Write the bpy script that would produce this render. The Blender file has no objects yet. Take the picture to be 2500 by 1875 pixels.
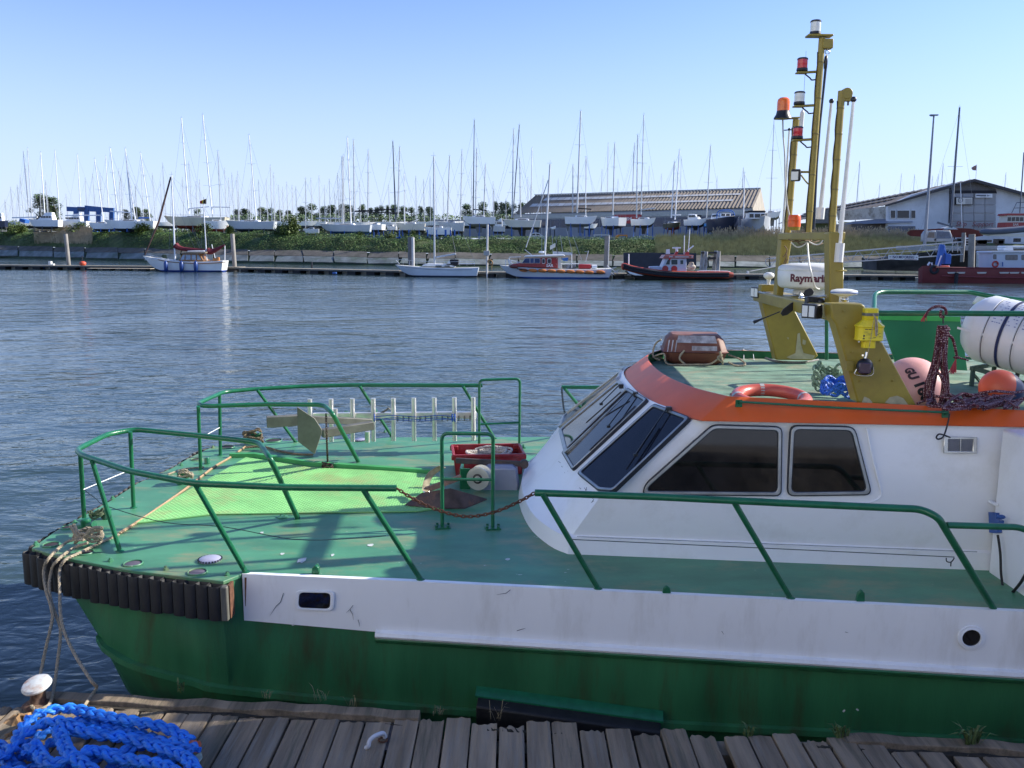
import bpy, math, random
from mathutils import Vector, Matrix, noise
R=math.radians; PI=math.pi
random.seed(7)
C=bpy.context.scene.collection
SC=bpy.context.scene
# ---------------- camera, sky, sun, exposure ----------------
CH=4.0; FPX=2133.0; PITCH=math.atan(337.5/FPX); ROLL=R(0.4)
fw=Vector((0,math.cos(PITCH),-math.sin(PITCH))); rt=Vector((1,0,0)); up=rt.cross(fw)
r2=rt*math.cos(ROLL)+up*math.sin(ROLL); u2=up*math.cos(ROLL)-rt*math.sin(ROLL)
cam=bpy.data.cameras.new('camera'); cam.sensor_width=36; cam.lens=FPX/2500*36; cam.clip_start=.05; cam.clip_end=6000
co=bpy.data.objects.new('camera',cam); C.objects.link(co)
M=Matrix((r2,u2,-fw)).transposed().to_4x4(); M.translation=Vector((0,0,CH)); co.matrix_world=M
SC.camera=co
SUN_AZ=R(77); SUN_EL=R(30)
w=bpy.data.worlds.new('World'); SC.world=w; w.use_nodes=True
nt=w.node_tree; bg=nt.nodes['Background']; sky=nt.nodes.new('ShaderNodeTexSky'); sky.sky_type='NISHITA'; sky.sun_disc=False
sky.sun_elevation=SUN_EL; sky.sun_rotation=SUN_AZ; sky.air_density=1.0; sky.dust_density=0.25; sky.ozone_density=3.0; sky.altitude=0
# clear spring air: deep blue above, paling to blue-white haze near the horizon
tcw=nt.nodes.new('ShaderNodeTexCoord'); sx=nt.nodes.new('ShaderNodeSeparateXYZ'); nt.links.new(tcw.outputs['Generated'],sx.inputs[0])
mrw=nt.nodes.new('ShaderNodeMapRange'); mrw.interpolation_type='SMOOTHERSTEP'; mrw.inputs[1].default_value=-.05; mrw.inputs[2].default_value=.34; mrw.inputs[3].default_value=.80; mrw.inputs[4].default_value=0; nt.links.new(sx.outputs[2],mrw.inputs[0])
tn=nt.nodes.new('ShaderNodeMix'); tn.data_type='RGBA'; tn.blend_type='MULTIPLY'; tn.inputs[0].default_value=1; tn.inputs[7].default_value=(.88,.92,1.20,1); nt.links.new(sky.outputs[0],tn.inputs[6])
hb_=nt.nodes.new('ShaderNodeMix'); hb_.data_type='RGBA'; nt.links.new(mrw.outputs[0],hb_.inputs[0]); nt.links.new(tn.outputs[2],hb_.inputs[6]); hb_.inputs[7].default_value=(3.5,4.15,5.7,1)
nt.links.new(hb_.outputs[2],bg.inputs[0]); bg.inputs[1].default_value=0.083
sd=Vector((math.sin(SUN_AZ)*math.cos(SUN_EL),math.cos(SUN_AZ)*math.cos(SUN_EL),math.sin(SUN_EL)))
sl=bpy.data.lights.new('sun','SUN'); sl.energy=3.4; sl.angle=R(.5); sl.color=(1,.95,.86)
so=bpy.data.objects.new('sun',sl); C.objects.link(so); so.rotation_euler=sd.to_track_quat('Z','Y').to_euler(); so.location=sd*300
SC.view_settings.view_transform='Standard'; SC.view_settings.look='None'; SC.view_settings.exposure=1.24; SC.view_settings.gamma=1
SC.view_settings.use_curve_mapping=False
SC.cycles.max_bounces=8; SC.cycles.transparent_max_bounces=12
# ---------------- pixel -> point helpers (photograph pixels to places in the world) ----------------
CAMP=Vector((0,0,CH))
def ray(x,y): return fw+r2*((x-1250)/FPX)-u2*((y-937.5)/FPX)
def on(x,y,z):
    d=ray(x,y); return CAMP+d*((z-CH)/d.z)
def at(x,y,Y):
    d=ray(x,y); return CAMP+d*(Y/d.y)
def pl(x,y,P,n):
    d=ray(x,y); return CAMP+d*((Vector(P)-CAMP).dot(n)/d.dot(n))
def V(*a): return Vector(a)
# ---------------- materials ----------------
MC={}
def mat(name,col,rough=.5,metal=0,var=.12,vs=3,bump=0,bs=40,dirt=None,da=.3,ds=2,spec=None,coat=0,alpha=None,emit=None,trans=0,stretch=None,chip=None):
    """dirt: second colour patched in by noise; chip=(colour, threshold, scale): small chips"""
    if name in MC: return MC[name]
    m=bpy.data.materials.new(name); m.use_nodes=True; n=m.node_tree.nodes; l=m.node_tree.links
    b=n['Principled BSDF']; b.inputs['Roughness'].default_value=rough; b.inputs['Metallic'].default_value=metal
    if spec is not None: b.inputs['Specular IOR Level'].default_value=spec
    if coat: b.inputs['Coat Weight'].default_value=coat; b.inputs['Coat Roughness'].default_value=.1
    if trans: b.inputs['Transmission Weight'].default_value=trans
    tc=n.new('ShaderNodeTexCoord'); src=tc.outputs['Object']
    if stretch:
        mp=n.new('ShaderNodeMapping'); mp.inputs['Scale'].default_value=stretch; l.new(src,mp.inputs[0]); src=mp.outputs[0]
    def nz(s,d=5,r=.6):
        t=n.new('ShaderNodeTexNoise'); t.inputs['Scale'].default_value=s; t.inputs['Detail'].default_value=d; t.inputs['Roughness'].default_value=r; l.new(src,t.inputs['Vector']); return t
    def ramp(v,a,bb):
        r=n.new('ShaderNodeMapRange'); r.inputs[1].default_value=a; r.inputs[2].default_value=bb; l.new(v,r.inputs[0]); return r.outputs[0]
    t=nz(vs); mx=n.new('ShaderNodeMix'); mx.data_type='RGBA'; c=Vector(col)
    mx.inputs[6].default_value=(*(c*(1-var)),1); mx.inputs[7].default_value=(*(c*(1+var)),1); l.new(ramp(t.outputs['Fac'],.35,.65),mx.inputs[0]); cur=mx.outputs[2]
    def over(colr,fac):
        nonlocal cur
        x=n.new('ShaderNodeMix'); x.data_type='RGBA'; l.new(cur,x.inputs[6]); x.inputs[7].default_value=(*colr,1); l.new(fac,x.inputs[0]); cur=x.outputs[2]
    if dirt:
        t2=nz(ds,8,.7); mu=n.new('ShaderNodeMath'); mu.operation='MULTIPLY'; mu.inputs[1].default_value=da; l.new(ramp(t2.outputs['Fac'],.5,.68),mu.inputs[0]); over(dirt,mu.outputs[0])
    if chip:
        t3=nz(chip[2],6,.75); over(chip[0],ramp(t3.outputs['Fac'],chip[1],chip[1]+.03))
    l.new(cur,b.inputs['Base Color'])
    if bump:
        t4=nz(bs,6,.6); bp=n.new('ShaderNodeBump'); bp.inputs['Strength'].default_value=1; bp.inputs['Distance'].default_value=bump; l.new(t4.outputs['Fac'],bp.inputs['Height']); l.new(bp.outputs[0],b.inputs['Normal'])
    if emit: b.inputs['Emission Color'].default_value=(*emit[0],1); b.inputs['Emission Strength'].default_value=emit[1]
    if alpha is not None: b.inputs['Alpha'].default_value=alpha
    MC[name]=m; return m
# ---------------- mesh builder ----------------
class MB:
    def __init__(s): s.v=[]; s.f=[]
    def add(s,vs,fs):
        o=len(s.v); s.v+= [tuple(p) for p in vs]; s.f+=[tuple(i+o for i in f) for f in fs]; return s
    def box(s,c,d,rot=None):
        c=Vector(c); x,y,z=d[0]/2,d[1]/2,d[2]/2
        P=[Vector(p) for p in [(-x,-y,-z),(x,-y,-z),(x,y,-z),(-x,y,-z),(-x,-y,z),(x,-y,z),(x,y,z),(-x,y,z)]]
        if rot is not None: P=[rot@p for p in P]
        return s.add([c+p for p in P],[(0,3,2,1),(4,5,6,7),(0,1,5,4),(1,2,6,5),(2,3,7,6),(3,0,4,7)])
    def bar(s,a,b,wd,h,upv=(0,0,1)):
        a=Vector(a); b=Vector(b); d=(b-a).normalized(); u=Vector(upv); sx=d.cross(u)
        if sx.length<1e-4: sx=d.cross(Vector((1,0,0)))
        sx.normalize(); uu=sx.cross(d).normalized(); q=[]
        for p in (a,b):
            for i,j in ((-1,-1),(1,-1),(1,1),(-1,1)): q.append(p+sx*i*wd/2+uu*j*h/2)
        return s.add(q,[(3,2,1,0),(4,5,6,7),(0,1,5,4),(1,2,6,5),(2,3,7,6),(3,0,4,7)])
    def tube(s,pts,r,n=8,closed=False,caps=True):
        pts=[Vector(p) for p in pts]; N=len(pts); rr=r if isinstance(r,(list,tuple)) else [r]*N
        T=[]
        for i in range(N):
            if closed: t=pts[(i+1)%N]-pts[i-1]
            else: t=pts[min(i+1,N-1)]-pts[max(i-1,0)]
            T.append(t.normalized() if t.length>1e-9 else Vector((0,0,1)))
        u=T[0].orthogonal().normalized(); vs=[]; 
        for i in range(N):
            u=(u-T[i]*u.dot(T[i])); u=u.normalized() if u.length>1e-6 else T[i].orthogonal().normalized()
            w_=T[i].cross(u)
            for k in range(n):
                a=2*PI*k/n; vs.append(pts[i]+(u*math.cos(a)+w_*math.sin(a))*rr[i])
        fs=[]; m=N if closed else N-1
        for i in range(m):
            j=(i+1)%N
            for k in range(n): fs.append((i*n+k,i*n+(k+1)%n,j*n+(k+1)%n,j*n+k))
        if caps and not closed: fs.append(tuple(range(n-1,-1,-1))); fs.append(tuple((N-1)*n+k for k in range(n)))
        return s.add(vs,fs)
    def lathe(s,prof,c,axis=(0,0,1),n=16,start=None):
        c=Vector(c); ax=Vector(axis).normalized(); u=ax.orthogonal().normalized() if start is None else Vector(start); w_=ax.cross(u); vs=[];fs=[]
        for (r,h) in prof:
            for k in range(n):
                a=2*PI*k/n; vs.append(c+ax*h+(u*math.cos(a)+w_*math.sin(a))*r)
        for i in range(len(prof)-1):
            for k in range(n): fs.append((i*n+k,i*n+(k+1)%n,(i+1)*n+(k+1)%n,(i+1)*n+k))
        if prof[0][0]>1e-5: fs.append(tuple(range(n-1,-1,-1)))
        if prof[-1][0]>1e-5: fs.append(tuple((len(prof)-1)*n+k for k in range(n)))
        return s.add(vs,fs)
    def prism(s,loop,ext):
        loop=[Vector(p) for p in loop]; e=Vector(ext); n=len(loop)
        return s.add(loop+[p+e for p in loop],[tuple(range(n-1,-1,-1)),tuple(range(n,2*n))]+[(i,(i+1)%n,n+(i+1)%n,n+i) for i in range(n)])
    def loft(s,rows,closed=False,cap0=False,cap1=False):
        n=len(rows[0]); vs=[p for r in rows for p in r]; fs=[]
        for i in range(len(rows)-1):
            for k in range(n if closed else n-1): fs.append((i*n+k,i*n+(k+1)%n,(i+1)*n+(k+1)%n,(i+1)*n+k))
        if cap0: fs.append(tuple(range(n-1,-1,-1)))
        if cap1: fs.append(tuple((len(rows)-1)*n+k for k in range(n)))
        return s.add(vs,fs)
    def ring(s,a,b,ext=None):
        """flat ring between two loops of the same length, extruded by ext"""
        a=[Vector(p) for p in a]; b=[Vector(p) for p in b]; n=len(a)
        if ext is None: return s.add(a+b,[(i,(i+1)%n,n+(i+1)%n,n+i) for i in range(n)])
        e=Vector(ext); q=a+b+[p+e for p in a]+[p+e for p in b]; f=[]
        for i in range(n):
            j=(i+1)%n
            f+= [(2*n+i,2*n+j,3*n+j,3*n+i),(i,j,2*n+j,2*n+i),(n+j,n+i,3*n+i,3*n+j),(j,i,n+i,n+j)]
        return s.add(q,f)
    def sphere(s,c,r,n=12,m=8,sc=(1,1,1),rot=None):
        c=Vector(c); vs=[];fs=[]
        for i in range(m+1):
            t=PI*i/m
            for k in range(n):
                a=2*PI*k/n; p=Vector((math.sin(t)*math.cos(a)*sc[0],math.sin(t)*math.sin(a)*sc[1],math.cos(t)*sc[2]))*r
                if rot is not None: p=rot@p
                vs.append(c+p)
        for i in range(m):
            for k in range(n): fs.append((i*n+k,(i+1)*n+k,(i+1)*n+(k+1)%n,i*n+(k+1)%n))
        return s.add(vs,fs)
    def torus(s,c,Rr,r,nrm=(0,0,1),n=24,m=10,sc=1,fl=1):
        nv=Vector(nrm).normalized(); u=nv.orthogonal().normalized(); w_=nv.cross(u)
        return s.tube([Vector(c)+u*math.cos(2*PI*k/n)*Rr+w_*math.sin(2*PI*k/n)*Rr*sc for k in range(n)],r,m,closed=True)
    def mesh(s,name,m=None,sm=35):
        me=bpy.data.meshes.new(name); me.from_pydata(s.v,[],s.f); me.validate(); me.update()
        if m: me.materials.append(m)
        if sm:
            me.shade_smooth(); me.set_sharp_from_angle(angle=R(sm))
        return me
    def build(s,name,m,parent=None,label=None,sm=35,bev=0,kind=None):
        o=bpy.data.objects.new(name,s.mesh(name,m,sm)); C.objects.link(o)
        if parent is not None:
            o.parent=parent; o.matrix_parent_inverse=Matrix.Translation(parent.location).inverted() if not parent.get('_loc') else Matrix()
            if parent.parent is not None: o.matrix_parent_inverse=Matrix()
        if label: o['label']=label
        if kind: o['kind']=kind
        if bev:
            b=o.modifiers.new('bevel','BEVEL'); b.width=bev; b.segments=2; b.limit_method='ANGLE'; b.angle_limit=R(40)
        return o
def thing(name,label,cat,loc=(0,0,0),group=None,local=False,rz=0):
    o=bpy.data.objects.new(name,None); C.objects.link(o); o.location=loc; o.rotation_euler=(0,0,rz); o.empty_display_size=.1
    o['label']=label; o['category']=cat
    if group: o['group']=group
    if local: o['_loc']=1
    return o
def tag(o,label,cat,group=None):
    o['label']=label; o['category']=cat
    if group: o['group']=group
    return o
def struct(o): o['kind']='structure'; return o
def copy_tree(o,parent=None):
    c=o.copy(); C.objects.link(c); c.parent=parent
    if parent is not None: c.matrix_parent_inverse=o.matrix_parent_inverse.copy()
    for ch in list(o.children): copy_tree(ch,c)
    return c
def fillet(pts,r=.06,n=4):
    """round the corners of a polyline"""
    pts=[Vector(p) for p in pts]; out=[pts[0]]
    for i in range(1,len(pts)-1):
        a,b,c=pts[i-1],pts[i],pts[i+1]; d1=(a-b); d2=(c-b); q=min(r,d1.length*.45,d2.length*.45)
        p=b+d1.normalized()*q; e=b+d2.normalized()*q
        for k in range(n+1):
            t=k/n; out.append(p*(1-t)**2+b*2*t*(1-t)+e*t*t)
    return out+[pts[-1]]
def roundloop(pts,r,n=4):
    pts=[Vector(p) for p in pts]; N=len(pts); out=[]
    for i in range(N):
        a,b,c=pts[i-1],pts[i],pts[(i+1)%N]; d1=(a-b); d2=(c-b); q=min(r,d1.length*.45,d2.length*.45)
        p=b+d1.normalized()*q; e=b+d2.normalized()*q
        for k in range(n+1):
            t=k/n; out.append(p*(1-t)**2+b*2*t*(1-t)+e*t*t)
    return out
def smooth(pts,n=6,closed=False):
    """Catmull-Rom through points"""
    P=[Vector(p) for p in pts]; N=len(P); out=[]
    rng=range(N if closed else N-1)
    for i in rng:
        p0=P[i-1] if (closed or i>0) else P[0]; p1=P[i]; p2=P[(i+1)%N]; p3=P[(i+2)%N] if (closed or i+2<N) else P[-1]
        for k in range(n):
            t=k/n; out.append(.5*((2*p1)+(p2-p0)*t+(2*p0-5*p1+4*p2-p3)*t*t+(3*p1-p0-3*p2+p3)*t**3))
    if not closed: out.append(P[-1])
    return out
def resample(P,step):
    P=[Vector(p) for p in P]; out=[P[0]]; acc=0
    for i in range(len(P)-1):
        a,b=P[i],P[i+1]; L=(b-a).length
        if L<1e-9: continue
        t=step-acc
        while t<=L: out.append(a+(b-a)*t/L); t+=step
        acc=(acc+L)%step if L>=step-acc else acc+L
    return out
def frames(P):
    T=[]; N=len(P)
    for i in range(N): T.append((P[min(i+1,N-1)]-P[max(i-1,0)]).normalized())
    u=T[0].orthogonal().normalized(); F=[]
    for i in range(N):
        u=(u-T[i]*u.dot(T[i])).normalized(); F.append((u.copy(),T[i].cross(u)))
    return F
def rope(mb,path,r,strands=3,turn=None,n=5,step=None):
    """laid rope: strands twisted round each other"""
    turn=turn or r*7; P=resample(path,step or r*1.1); F=frames(P); 
    for s in range(strands):
        q=[]
        for i,p in enumerate(P):
            a=2*PI*(s/strands+i*(step or r*1.1)/turn); u,w_=F[i]; q.append(p+(u*math.cos(a)+w_*math.sin(a))*r*.5)
        mb.tube(q,r*.56,n)
    return mb
def txt(s,size,bold=0.0,align='CENTER',sub=0):
    cu=bpy.data.curves.new('t','FONT'); cu.body=s; cu.size=size; cu.align_x=align; cu.align_y='CENTER'; cu.offset=bold; cu.fill_mode='FRONT'; cu.resolution_u=3
    o=bpy.data.objects.new('t',cu); C.objects.link(o); dg=bpy.context.evaluated_depsgraph_get(); me=bpy.data.meshes.new_from_object(o.evaluated_get(dg))
    if sub:
        import bmesh
        bm=bmesh.new(); bm.from_mesh(me); bmesh.ops.triangulate(bm,faces=bm.faces[:]); [(bmesh.ops.subdivide_edges(bm,edges=[e for e in bm.edges if e.calc_length()>size*.12],cuts=1),bmesh.ops.triangulate(bm,faces=bm.faces[:])) for _ in range(sub)]; bm.to_mesh(me); bm.free()
    vs=[v.co.copy() for v in me.vertices]; fs=[tuple(p.vertices) for p in me.polygons]
    bpy.data.objects.remove(o); bpy.data.curves.remove(cu); bpy.data.meshes.remove(me); return vs,fs
def put_text(mb,s,size,org,ex,ey,bold=0.0,align='CENTER'):
    vs,fs=txt(s,size,bold,align); org=Vector(org); ex=Vector(ex); ey=Vector(ey)
    return mb.add([org+ex*v.x+ey*v.y for v in vs],fs)
# ================= SETTING: water, banks, quay =================
# --- water ---
m=bpy.data.materials.new('harbour_water'); m.use_nodes=True; n=m.node_tree.nodes; l=m.node_tree.links; b=n['Principled BSDF']
b.inputs['Base Color'].default_value=(.034,.058,.056,1); b.inputs['Roughness'].default_value=.09; b.inputs['IOR'].default_value=1.33
tc=n.new('ShaderNodeTexCoord')
def wn(scale,stretch,rot,det,dist,rough=.55):
    mp=n.new('ShaderNodeMapping'); mp.inputs['Scale'].default_value=stretch; mp.inputs['Rotation'].default_value=(0,0,rot); l.new(tc.outputs['Object'],mp.inputs[0])
    t=n.new('ShaderNodeTexNoise'); t.inputs['Scale'].default_value=scale; t.inputs['Detail'].default_value=det; t.inputs['Roughness'].default_value=rough; t.inputs['Distortion'].default_value=.5; l.new(mp.outputs[0],t.inputs['Vector'])
    mu=n.new('ShaderNodeMath'); mu.operation='MULTIPLY'; mu.inputs[1].default_value=dist; l.new(t.outputs['Fac'],mu.inputs[0]); return mu.outputs[0]
a1=wn(1.25,(.65,1.0,1),R(-18),3,.088); a2=wn(4.0,(.6,1.0,1),R(12),3,.03); a3=wn(.35,(.7,1,1),R(-30),2,.22); 
s1=n.new('ShaderNodeMath'); s1.operation='ADD'; l.new(a1,s1.inputs[0]); l.new(a2,s1.inputs[1])
s2=n.new('ShaderNodeMath'); s2.operation='ADD'; l.new(s1.outputs[0],s2.inputs[0]); l.new(a3,s2.inputs[1])
wp=wn(.06,(.9,.8,1),R(-12),3,1.0); wr=n.new('ShaderNodeMapRange'); wr.inputs[1].default_value=.35; wr.inputs[2].default_value=.65; wr.inputs[3].default_value=.45; wr.inputs[4].default_value=1.35; l.new(wp,wr.inputs[0])
s3=n.new('ShaderNodeMath'); s3.operation='MULTIPLY'; l.new(s2.outputs[0],s3.inputs[0]); l.new(wr.outputs[0],s3.inputs[1])
bp=n.new('ShaderNodeBump'); bp.inputs['Strength'].default_value=1; bp.inputs['Distance'].default_value=1; l.new(s3.outputs[0],bp.inputs['Height']); l.new(bp.outputs[0],b.inputs['Normal'])
WATER=m
mb=MB(); mb.add([(-900,-2,0),(900,-2,0),(900,400,0),(-900,400,0)],[(0,1,2,3)])
struct(mb.build('water',WATER,sm=0))
# --- near quay wall and upper quay on which the photographer stands (outside the frame) ---
m_conc=mat('concrete',(.26,.24,.21),.85,var=.25,vs=.8,bump=.01,bs=8,dirt=(.1,.1,.07),da=.6,ds=.7)
mb=MB(); mb.box((0,-9,-.2),(120,22,5.2)); struct(mb.build('quay_wall',mat('old_quay_wall',(.24,.21,.17),.9,var=.3,vs=1.2,bump=.03,bs=5,dirt=(.2,.17,.12),da=.6,ds=1.5),bev=.05))

# --- unseen block added far right to throw shade on the dock ---
q2=thing('unseen_shade_block','tall grey block added unseen far right to shade the dock','shade block',(36,0,0))
mb=MB(); SB=11.85; mb.prism([V(26,7.5,2.4),V(40,10.9,2.4),V(40,SB+3.4,2.4),V(26,SB,2.4)],(0,0,22)); mb.build('wall',mat('added_block_grey',(.22,.21,.2),.9),q2); mb=MB(); mb.prism([V(26,7.5,-3),V(40,10.9,-3),V(40,SB+3.4,-3),V(26,SB,-3)],(0,0,5.38)); mb.build('foundation',mat('added_block_grey',(0,0,0)),q2)

wh=thing('unseen_bounce_block','white block added unseen behind and left to bounce sunlight onto the boat','bounce block',(-14,-14,2.4))  # added outside the frame to bounce sunlight onto the boat's near side
m_wh=mat('white_bounce_wall',(.80,.78,.72),.9,var=.08,vs=.4); rw_=Matrix.Rotation(R(-38),3,'Z')
mb=MB(); mb.box((-16,-10,8.4),(30,10,12),rw_); mb.build('wall',m_wh,wh); mb=MB(); mb.box((-16,-10,14.7),(31,11,.6),rw_); mb.build('roof',mat('added_block_grey',(0,0,0)),wh)
# ================= WOODEN DOCK =================
GZ=.80
dock=thing('wooden_dock','weathered grey plank dock with ragged ends running along the foreground','dock',(0,5,GZ-.1))
def plankmat(i):
    rnd=random.Random(i); g=.17+rnd.random()*.07; c=(g*1.3,g*1.0,g*.68)
    return mat('weathered_planks_%d'%i,c,.85,var=.35,vs=1.2,bump=.009,bs=14,dirt=(.07,.075,.045) if i%2 else (.27,.25,.21),da=.7,ds=2.2,stretch=(9,.55,9),chip=((.42,.42,.40),.715,2.6) if i!=3 else None)
PM=[plankmat(i) for i in range(5)]
def edgeY(x):
    a,b_=on(130,1690,GZ),on(2500,1815,GZ); t=(x-a.x)/(b_.x-a.x); return a.y+(b_.y-a.y)*t
rnd=random.Random(21); x=-3.62; i=0
while x<4.3:
    wd=.150+rnd.random()*.022; gap=.008+rnd.random()*.012
    Y1=edgeY(x+wd/2)-.03-rnd.random()*.03; beam=(x<-.95 or x>2.35)
    if beam: Y1-=.13
    elif rnd.random()<.4: Y1-=.01+rnd.random()*.04
    if x<-3.25: Y1-=.05
    Y0=3.2; z=GZ+rnd.uniform(-.008,.006); nseg=8
    # outline with a ragged far end
    far=[]; rag=0 if beam or rnd.random()<.6 else .055
    for k in range(nseg+1):
        far.append((x+wd*k/nseg,Y1-(rnd.random()*rag if k not in (0,nseg) or rag else 0)))
    skip=False
    if .50<x<.60 and False: skip=True
    lp=[V(x,Y0,z),V(x+wd,Y0,z)]+[V(a,b_,z+rnd.uniform(-.003,.002)) for a,b_ in far[::-1]]
    mb=MB(); mb.prism([p-V(0,0,.045) for p in lp],(0,0,.045)); mb.build('plank',PM[rnd.randrange(5)],dock,sm=0,bev=.005)
    x+=wd+gap; i+=1
    if i in (28,36,41): x+=.04
# kerb beams along the edge at both ends, frame beams below, piles
def beamseg(x0,x1,seed):
    rnd=random.Random(seed); rows=[]; N=16
    for k in range(N+1):
        x=x0+(x1-x0)*k/N; y=edgeY(x)-.0; j=rnd.uniform(-.012,.012); rows.append([V(x,y+j,GZ-.14),V(x,y+j,GZ-.0),V(x,y-.012+j,GZ+.018+j*.5),V(x,y-.115,GZ+.018+j),V(x,y-.125,GZ-.14)])
    mb=MB(); mb.loft(rows,closed=True,cap0=True,cap1=True); return mb.build('edge_beam',PM[seed%5],dock,bev=.006)
beamseg(-3.35,-.62,3); beamseg(2.2,4.4,1)
mb=MB(); mb.box((.4,edgeY(.4)-.22,GZ-.17),(8,.16,.2)); mb.build('bearer',PM[0],dock); mb=MB(); mb.box((.4,4.6,GZ-.17),(8,.16,.2)); mb.build('bearer',PM[0],dock)
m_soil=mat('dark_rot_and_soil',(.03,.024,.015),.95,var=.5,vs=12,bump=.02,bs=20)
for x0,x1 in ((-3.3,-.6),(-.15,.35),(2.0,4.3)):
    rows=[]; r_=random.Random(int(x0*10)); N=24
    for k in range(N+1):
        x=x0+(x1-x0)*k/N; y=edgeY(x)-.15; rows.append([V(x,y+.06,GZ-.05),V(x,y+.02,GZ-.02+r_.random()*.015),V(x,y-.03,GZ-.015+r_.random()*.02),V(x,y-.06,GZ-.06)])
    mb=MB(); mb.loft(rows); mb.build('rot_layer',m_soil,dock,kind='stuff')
for x,y in ((-3.3,4.9),(-3.2,5.5),(0,5.2),(3,5)): mb=MB(); mb.lathe([(.14,-2.2),(.14,-.12)],(x,y,GZ),n=14); mb.build('dock_pile',PM[1],dock)
# broken orange-brown end blocks at the dock's left corner
m_rot=mat('orange_rotten_timber',(.34,.20,.09),.9,var=.45,vs=9,bump=.02,bs=12,dirt=(.08,.05,.03),da=.8,ds=6)
for px,py,s_ in ((50,1768,.10),(30,1806,.07),(75,1760,.05)):
    c=on(px,py,GZ-.03); r_=random.Random(px); mb=MB(); mb.sphere(c,s_,9,6,(1,.8,.6)); mb.v=[tuple(Vector(v)+V(r_.uniform(-1,1),r_.uniform(-1,1),r_.uniform(-1,1))*s_*.22) for v in mb.v]; mb.build('rotten_block',m_rot,dock,sm=0)
# sunken ring fitting with a white handle
c=on(925,1795,GZ); mb=MB(); mb.box(c+V(0,0,-.012),(.20,.30,.01),Matrix.Rotation(-.12,3,'Z')); hf=mb.build('ring_plate',mat('dark_plate',(.035,.03,.035),.7,dirt=(.12,.1,.09),da=.5,ds=9),None)
hf['label']='dark recessed plate with a white curved grab ring in the planks'; hf['category']='mooring ring'; hf.name='mooring_ring'
mb=MB(); mb.tube(smooth([on(893,1826,GZ),on(899,1822,GZ+.02),on(903,1808,GZ+.05),on(915,1797,GZ+.07),on(935,1790,GZ+.06),on(940,1800,GZ+.02)],5),.014,10); mb.build('handle',m_whitep if 'm_whitep' in globals() else mat('pale_handle',(.6,.6,.62),.4),hf)
mb=MB(); mb.torus(on(935,1806,GZ+.01),.028,.006,n=16,m=6); mb.build('shackle',mat('rusty_iron',(.12,.05,.025),.8,var=.35,vs=20,bump=.002,bs=60),hf)
# mushroom bollard
bc=on(92,1722,GZ); bol=thing('bollard','white topped rusty mushroom bollard at the left end of the plank dock','bollard',tuple(bc))
ax=V(.10,.06,1).normalized()
mb=MB(); mb.lathe([(.10,0),(.085,.015),(.055,.03),(.045,.09),(.05,.13)],bc,axis=ax,n=20); mb.build('bollard_stem',mat('flaky_brown_rust',(.13,.07,.045),.85,var=.5,vs=14,bump=.006,bs=30,dirt=(.3,.2,.13),da=.6,ds=12),bol)
hc=bc+ax*.12; mb=MB(); mb.lathe([(.04,0),(.075,.012),(.098,.030),(.100,.042),(.09,.056),(.06,.064),(0,.067)],hc,axis=V(-.12,-.28,1),n=32); mb.build('bollard_head',mat('worn_white_paint',(.70,.72,.68),.4,var=.05,dirt=(.45,.22,.1),da=.9,ds=7,chip=((.3,.15,.07),.68,9)),bol)
# ---- blue plaited rope heap ----
m_brope=mat('blue_plaited_rope',(.014,.19,.72),.5,var=.22,vs=8,bump=.0012,bs=260,dirt=(.05,.26,.72),da=.5,ds=3,spec=.6)
def plait(mb,path,r,n=6,pitch=None):
    pitch=pitch or r*7.5; st=r*.42; P=resample(path,st); 
    # keep the flat of the braid facing up
    N=len(P); 
    F0=[]
    for i,p in enumerate(P):
        t=(P[min(i+1,N-1)]-P[max(i-1,0)]).normalized(); sd_=t.cross(V(0,0,1)); sd_=sd_.normalized() if sd_.length>1e-4 else V(1,0,0); F0.append((sd_,sd_.cross(t).normalized()))
    for s_ in range(3):
        q=[]
        for i,p in enumerate(P):
            sd_,u_=F0[i]; a=2*PI*(i*st/pitch)+s_*2*PI/3; q.append(p+sd_*math.sin(a)*r*.72+u_*math.sin(2*a)*r*.36)
        # each strand is itself laid from three yarns
        for y_ in range(3):
            q2=[]
            for i,p in enumerate(q):
                sd_,u_=F0[i]; b2=2*PI*(i*st/(pitch*.42)+y_/3); q2.append(p+(sd_*math.cos(b2)+u_*math.sin(b2))*r*.20)
            mb.tube(q2,r*.29,n)
rp=[]
def loopy(pts,z): return [on(x,y,GZ+zz) for (x,y),zz in zip(pts,z)]
L1=[(60,1850),(45,1800),(75,1755),(120,1735),(175,1730),(250,1748),(330,1762),(400,1775),(440,1795),(465,1812)]
L2=[(-60,1905),(-20,1860),(20,1838),(50,1800),(110,1765),(160,1765),(215,1790),(300,1800),(380,1822),(440,1842),(470,1870),(480,1910)]
L3=[(480,1830),(430,1815),(370,1812),(300,1835),(230,1850),(180,1862),(150,1900)]
L4=[(70,1840),(78,1815),(95,1840),(120,1865),(170,1855),(230,1830),(280,1850),(350,1860),(420,1880),(440,1930)]
L5=[(140,1775),(150,1800),(165,1835),(195,1860),(230,1890),(240,1930)]
L6=[(-40,1830),(0,1822),(30,1870),(80,1880),(120,1905)]
L7=[(-30,1890),(40,1885),(70,1905),(60,1960)]
L8=[(260,1875),(330,1878),(400,1860),(460,1850),(470,1905)]
heap=thing('rope_heap','thick bright blue plaited mooring rope heaped on the dock corner','rope',tuple(on(200,1850,GZ)))
H=[.10,.13,.10,.15,.09,.08,.06,.07]
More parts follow.
